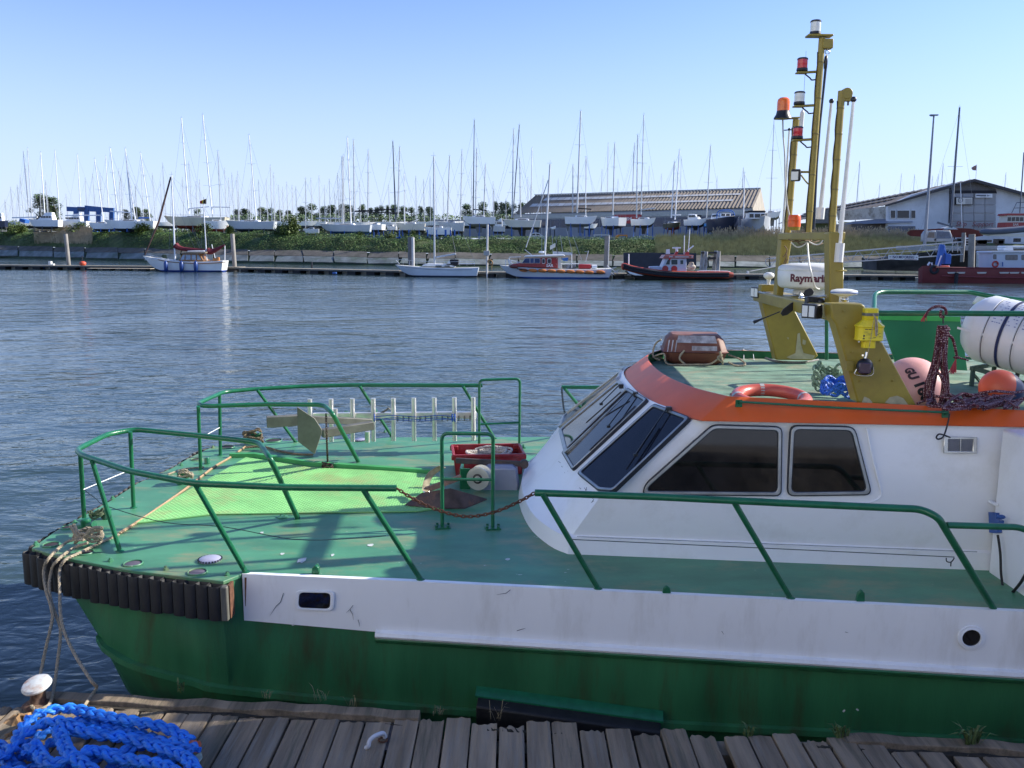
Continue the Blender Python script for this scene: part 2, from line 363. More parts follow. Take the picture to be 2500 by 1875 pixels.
for k,(L,h) in enumerate(zip([L1,L2,L3,L4,L5,L6,L7,L8],[.10,.17,.13,.20,.21,.09,.13,.09])):
    zs=[h+.02*math.sin(i*1.3+k) for i in range(len(L))]; mb=MB(); plait(mb,smooth(loopy(L,zs),8),.038); mb.build('rope_bight',m_brope,heap,sm=60)
for k,(L,h) in enumerate([([(30,1870),(90,1800),(200,1760),(330,1790),(430,1830),(380,1880),(250,1900),(110,1900)],.02),([(80,1850),(150,1800),(260,1780),(370,1810),(400,1850),(300,1880),(180,1900)],.04)]):
    mb=MB(); plait(mb,smooth([on(x,y,GZ+h+.025) for x,y in L+L[:1]],8),.034); mb.build('rope_bight',m_brope,heap,sm=60)
mb=MB(); c=on(473,1822,GZ+.06); mb.lathe([(.03,-.03),(.036,-.03),(.036,.03),(.0,.032)],c,axis=V(.9,-.35,.1),n=14); mb.build('rope_end_cap',mat('orange_tape',(.62,.16,.08),.5),heap)
mb=MB(); mb.loft([[on(x,y,GZ+.01+h) for x,y in ((470,1880),(496,1850),(492,1835),(468,1850))] for h in (0,.07)],closed=True,cap1=True); pg=mb.build('glass_block',mat('pale_translucent_plastic',(.45,.5,.4),.2,var=.3,vs=10),None,bev=.008); tag(pg,'pale translucent plastic block beside the blue rope heap','block')
mb=MB(); r_=random.Random(3); 
for k in range(9): c=on(290+r_.uniform(-20,20),1788+r_.uniform(-8,8),GZ+.05); mb.box(c,(.03,.012,.008),Matrix.Rotation(r_.random()*3,3,'Z')); 
so_=mb.build('glass_shards',mat('pale_translucent_plastic',(0,0,0)),None); tag(so_,'pale glassy shards caught among the blue rope','shards'); so_['kind']='stuff'
# ---- mooring ropes from the bow down to the dock ----
def ropething(name,lab,pts,r,m,cat='mooring rope',strands=3,group=None):
    mb=MB(); rope(mb,smooth(pts,6),r,strands); o=mb.build(name,m,None,sm=60); return tag(o,lab,cat,group)
BZ=1.6

# weeds growing out of the dock edge
m_weed=mat('olive_weed',(.10,.15,.05),.7,var=.4,vs=20); m_dry=mat('dry_grass_stalk',(.30,.25,.15),.8)
for i,(px,py,n_,h,m_,lab) in enumerate(((440,1690,7,.10,m_weed,'broad leaved weed on the dock edge beam below the bow'),(653,1705,12,.08,m_dry,'small yellow-brown grass tuft on the edge beam right of the broad weed'),(782,1712,9,.12,m_dry,'thin dry grass stalks on the edge beam left of the white ring'),(862,1725,8,.10,m_dry,'few dry stalks at the end of the left edge beam'),(1068,1745,16,.08,m_dry,'matted dry grass at the splintered plank beside the black fender'),(1208,1758,7,.16,m_dry,'long thin stalks against the left end of the black fender'),(1830,1795,12,.09,m_weed,'low green weed between planks below the hull right of centre'),(2055,1800,26,.12,m_weed,'spiky green weed clump on the dock right of centre'),(2370,1822,34,.17,m_weed,'largest leafy weed clump at the right end of the dock edge'))):
    r_=random.Random(i); c=on(px,py,GZ); mb=MB()
    for k in range(n_):
        a=r_.random()*6.3; l_=h*r_.uniform(.5,1.1); o=V(math.cos(a),math.sin(a)*.6,0)*l_*r_.uniform(.2,.9); w_=.008 if m_ is m_weed else .002; p0=c+V(r_.uniform(-.04,.04),r_.uniform(-.02,.02),0); p1=p0+o*.5+V(0,0,l_*.7); p2=p0+o+V(0,0,l_*r_.uniform(.5,1)); s_=V(-math.sin(a),math.cos(a),0)*w_
        mb.add([p0-s_*.5,p0+s_*.5,p1+s_,p1-s_,p2],[(0,1,2,3),(3,2,4)])
    o=mb.build('weed_tuft',m_,None,sm=0); tag(o,lab,'weed')
# ================= GREEN WORKBOAT =================
DZ=1.6
g_dirt=(.30,.27,.16)
m_deck=mat('green_deck_paint',(.07,.24,.125),.45,var=.18,vs=2.2,bump=.0015,bs=60,dirt=(.27,.26,.13),da=.8,ds=2.4,chip=((.5,.55,.45),.675,11),stretch=(.6,1.4,1))
m_rail=mat('green_rail_paint',(.012,.13,.055),.28,var=.15,vs=12,bump=.002,bs=50,chip=((.5,.55,.5),.735,34))
m_hullg=mat('green_hull_paint',(.036,.165,.068),.34,var=.25,vs=1.1,bump=.0012,bs=30,dirt=(.06,.055,.025),da=.75,ds=1.5,chip=((.35,.4,.3),.77,18),stretch=(2.2,2.2,.35))
m_lime=mat('light_green_deck_mat',(.22,.52,.17),.6,var=.16,vs=3,dirt=(.33,.36,.14),da=.75,ds=2.0)
m_white=mat('white_hull_paint',(.88,.88,.87),.32,var=.03,vs=1.2,dirt=(.55,.52,.46),da=.4,ds=1.6,chip=((.16,.15,.15),.735,15),stretch=(2,2,.5))
m_cab=mat('white_cabin_paint',(.86,.87,.88),.3,var=.03,vs=1,dirt=(.55,.54,.48),da=.3,ds=2,chip=((.3,.3,.3),.75,20))
m_orange=mat('orange_roof_paint',(.70,.115,.015),.42,var=.1,vs=1.5,dirt=(.55,.16,.05),da=.3,ds=4)
m_olive=mat('ochre_mast_paint',(.30,.23,.035),.42,var=.14,vs=3,bump=.001,bs=60,chip=((.45,.40,.22),.70,5),dirt=(.2,.13,.03),da=.4,ds=5)
m_rub=mat('black_rubber',(.010,.010,.011),.6,var=.3,vs=8,bump=.003,bs=30,dirt=(.022,.022,.023),da=.4,ds=9)
m_glass=mat('tinted_window_glass',(.012,.010,.009),.04,var=.5,vs=6,spec=.6); m_wsg=mat('windscreen_glass',(.010,.012,.02),.05,var=.2,vs=3,spec=.28)
m_gask=mat('window_gasket',(.02,.022,.03),.5)
m_alu=mat('grey_aluminium',(.42,.42,.40),.38,metal=.85,var=.15,vs=8,bump=.001,bs=60)
m_galv=mat('galvanised_steel',(.15,.145,.12),.6,metal=.2,var=.2,vs=6,bump=.001,bs=50)
m_black=mat('black_plastic',(.015,.016,.02),.4)
m_rust=mat('rusty_iron',(.12,.05,.025),.8,var=.35,vs=20,bump=.002,bs=60)
m_ropeg=mat('weathered_rope',(.36,.30,.21),.9,var=.25,vs=60,bump=.002,bs=200)
m_whitep=mat('white_plastic',(.72,.72,.68),.4,dirt=(.5,.48,.38),da=.4,ds=4)
m_chrome=mat('steel',(.6,.6,.58),.22,metal=1,var=.05)
boat=thing('workboat','green and white steel workboat with orange rimmed wheelhouse roof moored in the foreground','boat',(1,8.4,0))
# plan of the deck edge, from the bow's near corner aft along the near side, then the far side back
near=[on(77,1338,DZ),on(136,1356,DZ),on(177,1365,DZ),on(329,1394,DZ),on(545,1419,DZ),on(593,1400,DZ)]
near=[Vector((p.x,p.y,0)) for p in near]
sideN=[V(-.7,6.02,0),V(1.0,5.83,0),V(3.45,5.56,0),V(6.5,5.35,0),V(9.5,5.4,0)]
sideF=[V(9.5,11.3,0),V(6.5,11.35,0),V(3.45,11.15,0),V(1.0,10.9,0),V(-.7,10.83,0),V(-1.5,10.80,0),V(-2.4,10.62,0)]
frontF=[V(-2.95,10.5,0)]+[Vector((on(x,y,DZ).x,on(x,y,DZ).y,0)) for x,y in [(519,1090),(459,1119),(421,1142),(335,1180),(272,1221),(199,1262),(136,1296)]]
outl=near+sideN+sideF+frontF
def lift(loop,z): return [Vector((p.x,p.y,z)) for p in loop]
def inset(loop,d):
    n_=len(loop); out=[]
    for i in range(n_):
        a,b_,c=loop[i-1],loop[i],loop[(i+1)%n_]; t=(c-a).normalized(); nn=Vector((-t.y,t.x,0)); out.append(b_+nn*d)
    return out
# hull: rings from deck level to below the waterline; the chine rises towards the raked bow
YB=8.42
def hullring(nearp,flare=0):
    """nearp: 11 points for near[0..5]+sideN[0..4]; far side mirrored"""
    N=[Vector(p) for p in nearp]; Fm=[]
    tx=[9.5,6.5,3.45,1.0,-.7,-1.5,-2.4]; src=N[5:]
    def nearat(x):
        q=N
        for i in range(len(q)-1):
            if q[i].x<=x<=q[i+1].x: return q[i].lerp(q[i+1],(x-q[i].x)/max(1e-6,q[i+1].x-q[i].x))
        return q[-1] if x>q[-1].x else q[0]
    for x in tx:
        p=nearat(x); k=max(0,min(1,(x+2)/6)); Fm.append(V(p.x,2*YB-p.y+k*0,p.z))
    a=N[0]; c=V(a.x,2*YB-a.y,a.z); k8=[]
    for i in range(8): t=i/8; p=c.lerp(a,t); k8.append(p-V(.10*math.sin(PI*t),0,0))
    return N+Fm+k8
def sidept(i,z,off=0): 
    p=([near[5]]+sideN)[i]; return V(p.x,p.y+off,z)
ring0=lift(inset(outl,.03),DZ-.02)
q=[(166,1432),(200,1441),(258,1452),(400,1478),(545,1500)]
ring1=hullring([on(x,y,1.345) for x,y in q]+[sidept(0,1.33,.01),sidept(1,1.3,.01),sidept(2,1.3,.01),sidept(3,1.3,.01),sidept(4,1.3,.01),sidept(5,1.3,.01)])
chq=[(244,1556,1.0),(252,1570,.97),(266,1586,.945),(330,1623,.87),(480,1665,.78),(560,1683,.745),(1000,1725,.64),(1500,1760,.61),(2500,1812,.60)]
chn=[on(*c) for c in chq]+[V(6.5,5.4,.6),V(9.5,5.45,.6)]
ring2=hullring(chn)
def low(dx,dy,z): return hullring([V(p.x+dx*max(0,min(1,(1-p.x)/4.5)),p.y+dy,z+(p.z-.6)*.5) for p in chn])
stem=on(331,1682,.42); dxs=stem.x-chn[0].x
ring3=low(dxs,max(.1,stem.y-chn[0].y)*.5,.3); ring4=low(dxs+.6,.6,-.5)
mb=MB(); mb.loft([ring0,ring1,ring2,ring3,ring4],closed=True,cap1=True)
hull=mb.build('hull',m_hullg,boat,sm=60)
mb=MB(); mb.prism(lift(outl,DZ),(0,0,-.03)); deck=mb.build('deck',m_deck,boat,sm=0,bev=.006)
# spray strake along the chine
nn=(sideN[2]-near[5]); nn=Vector((nn.y,-nn.x,0)).normalized(); P0=lift([near[5]],0)[0]+nn*.01
S=smooth(chn,5); mb=MB()
mb.loft([[p+V(0,.05,.035),p+nn*.035+V(-.01,0,.025),p+nn*.035+V(-.01,0,-.02),p+V(0,.05,-.05)] for p in S],cap0=True); mb.build('spray_strake',m_hullg,boat)
# white sheer strip, 12 mm proud of the hull, with a rub lip lower down
top=[near[5]]+sideN; 
def stripbot(i): return [1.24,1.19,1.175,1.16,1.15,1.15][i]
mb=MB(); rows=[]
for i,p in enumerate(top):
    q=Vector((p.x,p.y,0)); rows.append([q+V(0,.03,DZ+.002),q+nn*.014+V(0,0,DZ+.002),q+nn*.014+V(0,0,stripbot(i)),q+V(0,.03,stripbot(i))])
mb.loft(rows,cap0=True,cap1=True); strip=mb.build('sheer_strip',m_white,boat,sm=0)
mb=MB(); rows=[]
for p,z in [(Vector((-.98,6.045,0)),1.19),(top[2],1.175),(top[3],1.16),(top[4],1.15),(top[5],1.15)]:
    q=Vector((p.x,p.y,0)); rows.append([q+V(0,.02,z+.035),q+nn*.045+V(0,0,z+.02),q+nn*.055+V(0,0,z-.005),q+nn*.045+V(0,0,z-.022),q+V(0,.02,z-.03)])
mb.loft(rows,cap0=True,cap1=True); mb.build('rub_lip',m_white,boat)
mb=MB()
mb.loft([[r_[0]+V(0,0,-.062),r_[1]-nn*.01+V(0,0,-.042),r_[2]-nn*.012+V(0,0,-.03),r_[3]-nn*.015+V(0,0,-.04),r_[4]+V(0,0,-.062)] for r_ in rows],cap0=True); mb.build('rub_rail',m_hullg,boat)
# bow fender: strips of tyre standing side by side
fo=[Vector((p.x,p.y,0)) for p in near[:5]]
fpath=resample(smooth([fo[0],fo[1],fo[2],fo[3],fo[4],fo[4].lerp(Vector((near[5].x,near[5].y,0)),.5)],6),.096)
fr=[Vector((p.x,p.y,0)) for p in [near[0]]+frontF[::-1]]
fpath2=resample(smooth(fr,4),.11)[1:]
def tyre(p,t,outw,wd,seed):
    rnd=random.Random(seed); mb=MB(); zt=DZ-.015-rnd.random()*.012; zb=DZ-.265-rnd.random()*.02; a=t*wd/2; prof=[]
    for k in range(7):
        s_=-1+2*k/6; prof.append(p+a*s_*1.0+outw*(.05+.017*(1-s_*s_)**.6))
    inner=[p+a*s_+outw*.0 for s_ in (1,-1)]
    lp=prof+inner
    mb.loft([[Vector((q.x,q.y,zb)) for q in lp],[Vector((q.x,q.y,zt-.012)) for q in lp],[Vector((q.x,q.y,zt))*1 for q in [p+(q-p)*.93 for q in lp]]],closed=True,cap0=True,cap1=False)
    # hollow rolled top edge
    lo=[Vector((q.x,q.y,zt-.03)) for q in [p+(q-p)*.6+outw*.012 for q in lp]]; hi=[Vector((q.x,q.y,zt)) for q in [p+(q-p)*.93 for q in lp]]
    mb.loft([hi,lo],closed=True,cap1=True)
    return mb
for i in range(len(fpath)-1):
    p=fpath[i]; t=(fpath[min(i+1,len(fpath)-1)]-fpath[max(i-1,0)]).normalized(); o_=Vector((t.y,-t.x,0)); tyre(p,t,o_,.0925,i).build('fender_segment',m_rub,boat,sm=45)
for i in range(len(fpath2)-1):
    p=fpath2[i]; t=(fpath2[min(i+1,len(fpath2)-1)]-fpath2[max(i-1,0)]).normalized(); o_=Vector((-t.y,t.x,0)); tyre(p,t,o_,.105,50+i).build('fender_segment',m_rub,boat,sm=45)
# steel end bracket of the fender at the white strip
e=near[4]; mb=MB(); mb.box((e.x+.045,e.y+.015,DZ-.145),(.018,.09,.25)); mb.build('fender_bracket',m_rust,boat)
mb=MB(); mb.box((e.x+.02,e.y-.035,DZ-.15),(.05,.06,.26)); mb.build('fender_bracket',m_galv,boat,bev=.01)
# deck edge flat with oval freeing holes, bolts, vents
def disc(x,y,r,m,name,h=.004,sc=1,n=20):
    c=on(x,y,DZ+.004); mb=MB(); mb.lathe([(r,0),(r,h),(r*.6,h)],c,n=n); return mb.build(name,m,boat)
m_hole=mat('dark_opening',(.03,.022,.03),.9)
m_holerim=mat('purple_grey_liner',(.10,.085,.11),.6)
for x,y,r in [(125,1329,.062),(208,1348,.062),(325,1375,.068),(482,1396,.068),(668,1075,.10),(555,1091,.08),(480,1121,.06),(165,1287,.05)]:
    c=on(x,y,DZ+.005); mb=MB(); mb.torus(c,r,.006,n=20,m=6); mb.build('hole_rim',m_deck,boat); mb=MB(); mb.lathe([(r,0),(r*.96,.0015),(0.0,.0016)],c-V(0,0,.004),n=20); mb.build('freeing_hole',m_holerim if y>1370 else m_hole,boat)
for x,y in [(88,1330),(270,1370),(405,1390),(555,1404),(183,1277),(275,1218),(443,1136),(520,1093),(775,1385),(940,1055)]:
    c=on(x,y,DZ); mb=MB(); mb.lathe([(.022,0),(.022,.012),(.012,.014),(.012,.028),(0,.03)],c,n=6); mb.build('deck_bolt',m_deck,boat,sm=20)
# mushroom vent near the bow, second one by the far rail
m_vent=mat('lilac_grey_vent',(.45,.44,.55),.35,metal=.2)
for x,y in [(513,1368),(880,1075)]:
    c=on(x,y,DZ); mb=MB(); mb.lathe([(.085,0),(.09,.008),(.075,.02),(.03,.028),(0,.029)],c,n=24); v_=mb.build('deck_vent',m_vent,boat)
    mb=MB()
    for k in range(24):
        a=2*PI*k/24; mb.box(c+V(math.cos(a)*.086,math.sin(a)*.086,.012),(.01,.012,.01),Matrix.Rotation(a,3,'Z'))
    mb.build('vent_slot',m_black,v_)
for x,y in [(690,1263),(845,1008),(1300,1135)]:
    c=on(x,y,DZ); mb=MB(); mb.lathe([(.05,0),(.05,.008),(.03,.012),(0,.012)],c,n=16); mb.torus(c+V(0,0,.014),.02,.005,nrm=(0,1,.6),n=12,m=5); mb.build('deck_plug',m_deck,boat)
for x,y,h in [(770,1402,.07),(2102,1470,.09),(1628,1450,.06)]:
    c=on(x,y,DZ); mb=MB(); mb.prism([c+V(-.03,0,0),c+V(.03,0,0),c+V(.025,0,h*.7),c+V(0,0,h),c+V(-.025,0,h*.7)],(0,.03,0)); mb.build('deck_lug',m_rail,boat,bev=.008)
m_scuff=mat('white_paint_spill',(.55,.58,.54),.5,var=.2,vs=20)
for x,y,s_ in ((735,1368,.045),(690,1352,.02),(905,1330,.025),(812,1355,.018),(640,1300,.02),(1240,1365,.02)):
    c=on(x,y,DZ+.0035); r_=random.Random(x); mb=MB(); mb.add([c+V(math.cos(a*.785)*s_*r_.uniform(.5,1.2),math.sin(a*.785)*s_*1.6*r_.uniform(.5,1.2),0) for a in range(8)],[tuple(range(8))]); mb.build('paint_spill',m_scuff,boat,sm=0)
# lime walking mat with raised studs
mat_px=[(332,1279),(520,1257),(1020,1250),(1085,1240),(1085,1170),(1050,1160),(960,1152),(757,1143),(600,1118),(572,1135),(430,1216)]
loop=[on(x,y,DZ+.004) for x,y in mat_px]
mb=MB(); mb.prism(loop,(0,0,.010)); dm=mb.build('deck_mat',m_lime,boat,sm=0)
def inside(p,lp):
    c=False; n_=len(lp)
    for i in range(n_):
        a,b_=lp[i],lp[i-1]
        if (a.y>p.y)!=(b_.y>p.y) and p.x<(b_.x-a.x)*(p.y-a.y)/(b_.y-a.y)+a.x: c=not c
    return c
ys=[p.y for p in loop]; xs=[p.x for p in loop]; mb=MB(); y=min(ys); r_=0
il=inset(loop,.03)
il=[p+ (Vector((sum(xs)/len(xs),sum(ys)/len(ys),p.z))-p)*.02 for p in loop]
while y<max(ys):
    x=min(xs)+(r_%2)*.024
    while x<max(xs):
        p=V(x,y,DZ+.014)
        if inside(p,il):
            s_=.011; mb.add([p+V(-s_,-s_,0),p+V(s_,-s_,0),p+V(s_,s_,0),p+V(-s_,s_,0),p+V(0,0,.006)],[(0,1,4),(1,2,4),(2,3,4),(3,0,4)])
        x+=.048
    y+=.026; r_+=1
mb.build('mat_studs',m_lime,dm,sm=0,kind='stuff')
# raised coaming strip along far side of the mat
mb=MB(); a=[(560,1118),(620,1117),(757,1138),(900,1148),(1050,1158)]
q=[on(x,y,DZ) for x,y in a]; 
mb.loft([[p,p+V(0,0,.045),p+V(0,.05,.05),p+V(0,.06,0)] for p in q],cap0=True,cap1=True); mb.build('deck_coaming',mat('mid_green_paint',(.06,.33,.10),.5),boat)
# ---- rails ----
rr=.021; RZ=DZ+.74
def railtube(name,pts,r,lab=None,parent=None): 
    mb=MB(); mb.tube(pts,r,12); return mb.build(name,m_rail,parent or boat,lab)
def stanch(bx,by,tx,ty,tz=RZ,r=.0185,bz=DZ): 
    a=on(bx,by,bz); b_=on(tx,ty,tz); mb=MB(); mb.tube([a,b_],r,10); o=mb.build('stanchion',m_rail,boat); 
    mb=MB(); mb.lathe([(.034,0),(.032,.006),(.02,.014)],a,n=10); mb.build('weld_foot',m_rail,o); return o
# near bow rail: comes up from the deck, round the bow, aft to the gate
bow1=[on(727,1265,DZ),on(660,1120,RZ-.03),on(632,1080,RZ),on(480,1063,RZ),on(330,1048,RZ),on(262,1060,RZ),on(186,1098,RZ),on(200,1111,RZ),on(316,1150,RZ),on(470,1180,RZ),on(700,1190,RZ),on(968,1192,RZ)]
railtube('bow_rail',fillet(bow1,.10,6),rr+.002)
stanch(206,1275,196,1108); stanch(326,1240,318,1054); stanch(293,1346,224,1122); stanch(600,1397,476,1180,r=.02); stanch(1027,1415,885,1192,r=.02)
bow2=[on(875,1127,DZ),on(812,1010,RZ-.03),on(790,988,RZ),on(640,987,RZ),on(500,992,RZ),on(482,985,RZ),on(545,957,RZ),on(620,950,RZ),on(740,943,RZ),on(860,940,RZ),on(1178,941,RZ)]
railtube('bow_rail',fillet(bow2,.10,6),rr+.002)
stanch(490,1147,484,992); stanch(538,1112,536,962); stanch(722,1079,628,952); stanch(957,1066,878,942); stanch(1208,1071,1130,943)
# side rail near
side1=[on(1306,1203,RZ),on(1600,1213,RZ),on(1930,1229,RZ),on(2248,1243,RZ),on(2290,1262,RZ-.03),on(2425,1485,DZ)]
railtube('side_rail',fillet(side1,.13,6),rr+.003)
stanch(1460,1437,1325,1206,r=.02); stanch(1930,1460,1790,1222,r=.02)
side2=[on(2312,1282,RZ-.09),on(2490,1287,RZ-.1),on(2530,1305,RZ-.14),on(2640,1500,DZ)]
railtube('side_rail',fillet(side2,.08,5),rr)
# hooks on the rail post + wire strung between posts
def wire(name,pts,r,m,sag=0,par=None,n=6):
    mb=MB(); mb.tube(pts,r,n); return mb.build(name,m,par or boat)
m_wire=mat('thin_dark_wire',(.03,.05,.05),.5)
wire('guard_wire',[on(1395,1317,RZ-.42),on(1862,1338,RZ-.42)],.0035,m_wire)
wire('guard_wire',[on(1862,1338,RZ-.42),on(2330,1360,RZ-.42)],.0035,m_wire)
mb=MB(); h=on(2330,1362,RZ-.42); mb.tube(smooth([h,h+V(-.02,0,-.03),h+V(-.05,0,-.025),h+V(-.055,0,0)],4),.004,6); mb.tube([h+V(-.02,0,-.03),h+V(-.02,0,-.06)],.004,6); mb.build('rail_hook',m_black,boat)
wire('guard_wire',smooth([on(204,1195,RZ-.35),on(235,1218,RZ-.39),on(262,1236,RZ-.4),on(400,1275,RZ-.44),on(545,1286,RZ-.44),on(720,1317,RZ-.5),on(870,1314,RZ-.5),on(942,1308,RZ-.47)],5),.0035,m_wire)
wire('guard_line',[on(204,1195,RZ-.3),on(311,1150,RZ-.3)],.004,m_white)
wire('guard_line',[on(492,1068,RZ-.3),on(536,1044,RZ-.3)],.004,m_white)
# gate hoops with base plates
def hoop(bl,br,ytop,zt,ybar):
    a=on(*bl,DZ); b_=on(*br,DZ); mb=MB(); ht=zt; pts=[a,a+V(0,0,ht),b_+V(0,0,ht),b_]; mb.tube(fillet(pts,.06,6),.016,10); o=mb.build('gate_hoop',m_rail,boat)
    mb=MB(); mb.tube([a+V(0,0,ybar),b_+V(0,0,ybar)],.013,8); mb.build('cross_bar',m_rail,o)
    for p in (a,b_):
        mb=MB(); mb.box(p+V(0,0,.006),(.13,.10,.012),Matrix.Rotation(.2,3,'Z')); 
        for i,j in ((-1,-1),(1,-1),(1,1),(-1,1)): mb.lathe([(.012,0),(.012,.022),(0,.024)],p+V(i*.048,j*.035,.01),n=6)
        mb.build('base_plate',m_rail,o)
hoop((1080,1288),(1203,1290),1030,.83,.43); hoop((1170,1098),(1268,1093),928,.84,.31)
# far side rail beyond the wheelhouse
side3=[on(1371,945,RZ),on(1520,946,RZ),on(1900,960,RZ),on(2400,985,RZ)]
railtube('side_rail',side3,rr); stanch(1462,1048,1378,948)
# ---- wheelhouse ----
YC=8.15
def ringz(z,aft,front):
    """aft=(x,Yn,Yf); front=list of (x,Y) from the near corner to the middle"""
    pts=[V(x,y,z) for x,y in front]; pts+= [V(x,2*YC-y,z) for x,y in front[-2::-1]]
    return [V(aft[0],aft[1],z)]+smooth(pts,4)+[V(aft[0],aft[2],z)]
AX=5.2
rings=[ringz(DZ,(AX,6.16,10.1),[(.45,6.60),(.31,6.80),(.15,7.30),(.07,8.15)]),
 ringz(1.73,(AX,6.17,10.1),[(.47,6.62),(.33,6.82),(.17,7.31),(.10,8.15)]),
 ringz(1.745,(AX,6.195,10.08),[(.49,6.645),(.36,6.85),(.20,7.32),(.13,8.15)]),
 ringz(2.08,(AX,6.21,10.05),[(.68,6.53),(.535,6.90),(.465,7.50),(.45,8.15)]),
 ringz(2.72,(AX,6.28,9.98),[(1.43,6.60),(1.21,7.10),(1.13,7.60),(1.115,8.15)])]
mb=MB(); mb.loft(rings); cab=mb.build('wheelhouse',m_cab,boat,sm=40)
# forward facing bulkhead where the house widens to full beam
mb=MB(); mb.box((4.4,5.93,1.99),(1.60,.72,1.42)); mb.build('aft_house',m_cab,boat,bev=.02)
# roof rim (orange), its green inner face, the roof deck
bot=[(AX,6.27),(1.44,6.51),(1.36,6.63),(1.24,6.89),(1.15,7.4),(1.11,7.8),(1.095,8.2),(1.13,8.75),(1.2,9.2),(1.42,9.7),(1.7,9.95),(AX,9.95)]
topo=[(AX,6.30,2.775),(1.66,6.60,2.87),(1.57,6.77,2.87),(1.47,7.02,2.87),(1.38,7.44,2.87),(1.345,7.8,2.87),(1.335,8.18,2.87),(1.355,8.7,2.87),(1.42,9.15,2.87),(1.56,9.5,2.87),(1.72,9.78,2.87),(AX,9.80,2.80)]
B_=smooth([V(x,y,2.695) for x,y in bot[1:-1]],4); T_=smooth([V(*p) for p in topo[1:-1]],4)
B_=[V(*bot[0],2.695)]+B_+[V(*bot[-1],2.695)]; T_=[V(*topo[0])]+T_+[V(*topo[-1])]
Ti=[p+(V(3.2,8.2,p.z)-p).normalized()*.018 for p in T_]; RD=2.765
mb=MB(); mb.loft([B_,T_,Ti]); mb.build('roof_rim',m_orange,boat,sm=50)
mb=MB(); mb.loft([Ti,[Vector((p.x,p.y,RD)) for p in Ti]]); mb.build('inner_rim',m_rail,boat,sm=50)
m_roof=mat('flaking_green_roof_paint',(.14,.235,.16),.8,var=.4,vs=3.5,bump=.006,bs=30,dirt=(.31,.28,.18),da=.95,ds=2.3,chip=((.07,.09,.06),.64,7),stretch=(1,1.6,1))
mb=MB(); mb.add([Vector((p.x,p.y,RD)) for p in Ti],[tuple(range(len(Ti)))]); mb.add([Vector((p.x,p.y,2.70)) for p in B_],[tuple(range(len(B_)-1,-1,-1))]); mb.build('roof_deck',m_roof,boat,sm=0)
# windows: gasket ring, metal frame ring, pane
def window(name,px,P,nrm,rad=.05,off=.0,fw_=.022,label=None,pm=None):
    nrm=Vector(nrm).normalized(); 
    if nrm.dot(CAMP-Vector(P))<0: nrm=-nrm
    lp=[pl(x,y,P,nrm)+nrm*off for x,y in px]; cen=sum(lp,Vector())/len(lp)
    def ins(loop,d):
        out=[]; N=len(loop)
        for i in range(N):
            a,b_,c=loop[i-1],loop[i],loop[(i+1)%N]; e1=(b_-a).normalized(); e2=(c-b_).normalized(); n1=nrm.cross(e1); n2=nrm.cross(e2)
            if n1.dot(cen-a)<0: n1=-n1
            if n2.dot(cen-b_)<0: n2=-n2
            k=(n1+n2); k=k/max(.3,k.length_squared)*2; out.append(b_+k*d)
        return out
    A=roundloop(lp,rad); Bl=roundloop(ins(lp,.008),rad*.9); Cc=roundloop(ins(lp,.008+fw_),rad*.75); Dd=roundloop(ins(lp,.014+fw_),rad*.7)
    root=MB().ring([p-nrm*.02 for p in A],[p-nrm*.02 for p in Bl],nrm*.032).build(name,m_gask,boat,label)
    MB().ring([p-nrm*.02 for p in Bl],[p-nrm*.02 for p in Cc],nrm*.036).build('frame',m_alu,root,bev=.003)
    MB().ring([p-nrm*.02 for p in Cc],[p-nrm*.02 for p in Dd],nrm*.03).build('inner_gasket',m_gask,root)
    mb=MB(); mb.add([p+nrm*.004 for p in Dd],[tuple(range(len(Dd)))]); mb.build('pane',pm or m_glass,root,sm=0)
    return root
Pn=V(.49,6.63,1.745); 
def planeN(a,b_,c): return (b_-a).cross(c-a).normalized()
pa,pb,pc=V(.68,6.55,2.08),V(AX,6.21,2.08),V(AX,6.28,2.72)
nw=planeN(pa,pb,pc)
window('side_window',[(1738,1035),(1908,1040),(1906,1210),(1566,1207),(1574,1180)],pa,nw,.05,.022)
window('side_window',[(1928,1037),(2085,1040),(2128,1208),(1919,1211)],pa,nw,.06,.010)
def wsh(px,b1,b2,t1,name='windscreen',off=.012): 
    n_=planeN(V(*b1),V(*b2),V(*t1)); return window(name,px,V(*b1),n_,.04,off,.02,pm=m_wsg)
wsh([(1412,1160),(1600,990),(1690,1024),(1500,1205),(1463,1202)],(.535,6.90,2.08),(.68,6.53,2.08),(1.21,7.10,2.72),off=.016)
wsh([(1376,1110),(1537,952),(1587,980),(1402,1154)],(.465,7.55,2.08),(.535,6.90,2.08),(1.15,7.5,2.72),off=.022)
# panes beyond the centre line, and the centre one, placed by measure
def pane3(a,b_,c,d,off=.012):
    q=[V(*p) for p in (a,b_,c,d)]; nrm=planeN(q[0],q[1],q[2]); 
    if nrm.x>0: nrm=-nrm
    cen=sum(q,Vector())/4; q=[p+nrm*off for p in q]; A=roundloop(q,.05); Bc=[p+(cen-p)*.09 for p in A]; r_=MB().ring([p-nrm*.02 for p in A],[p-nrm*.02 for p in Bc],nrm*.034).build('windscreen',m_alu,boat)
    mb=MB(); mb.add([p+nrm*.004 for p in Bc],[tuple(range(len(Bc)))]); mb.build('pane',m_wsg,r_,sm=0)
pane3((.50,7.66,2.13),(1.09,7.80,2.67),(1.09,8.55,2.67),(.50,8.66,2.13),.03)
pane3((.50,8.78,2.13),(1.10,8.72,2.67),(1.20,9.25,2.67),(.58,9.4,2.13),.03)
pane3((.60,9.50,2.13),(1.22,9.32,2.67),(1.42,9.7,2.67),(.75,9.8,2.13),.03)
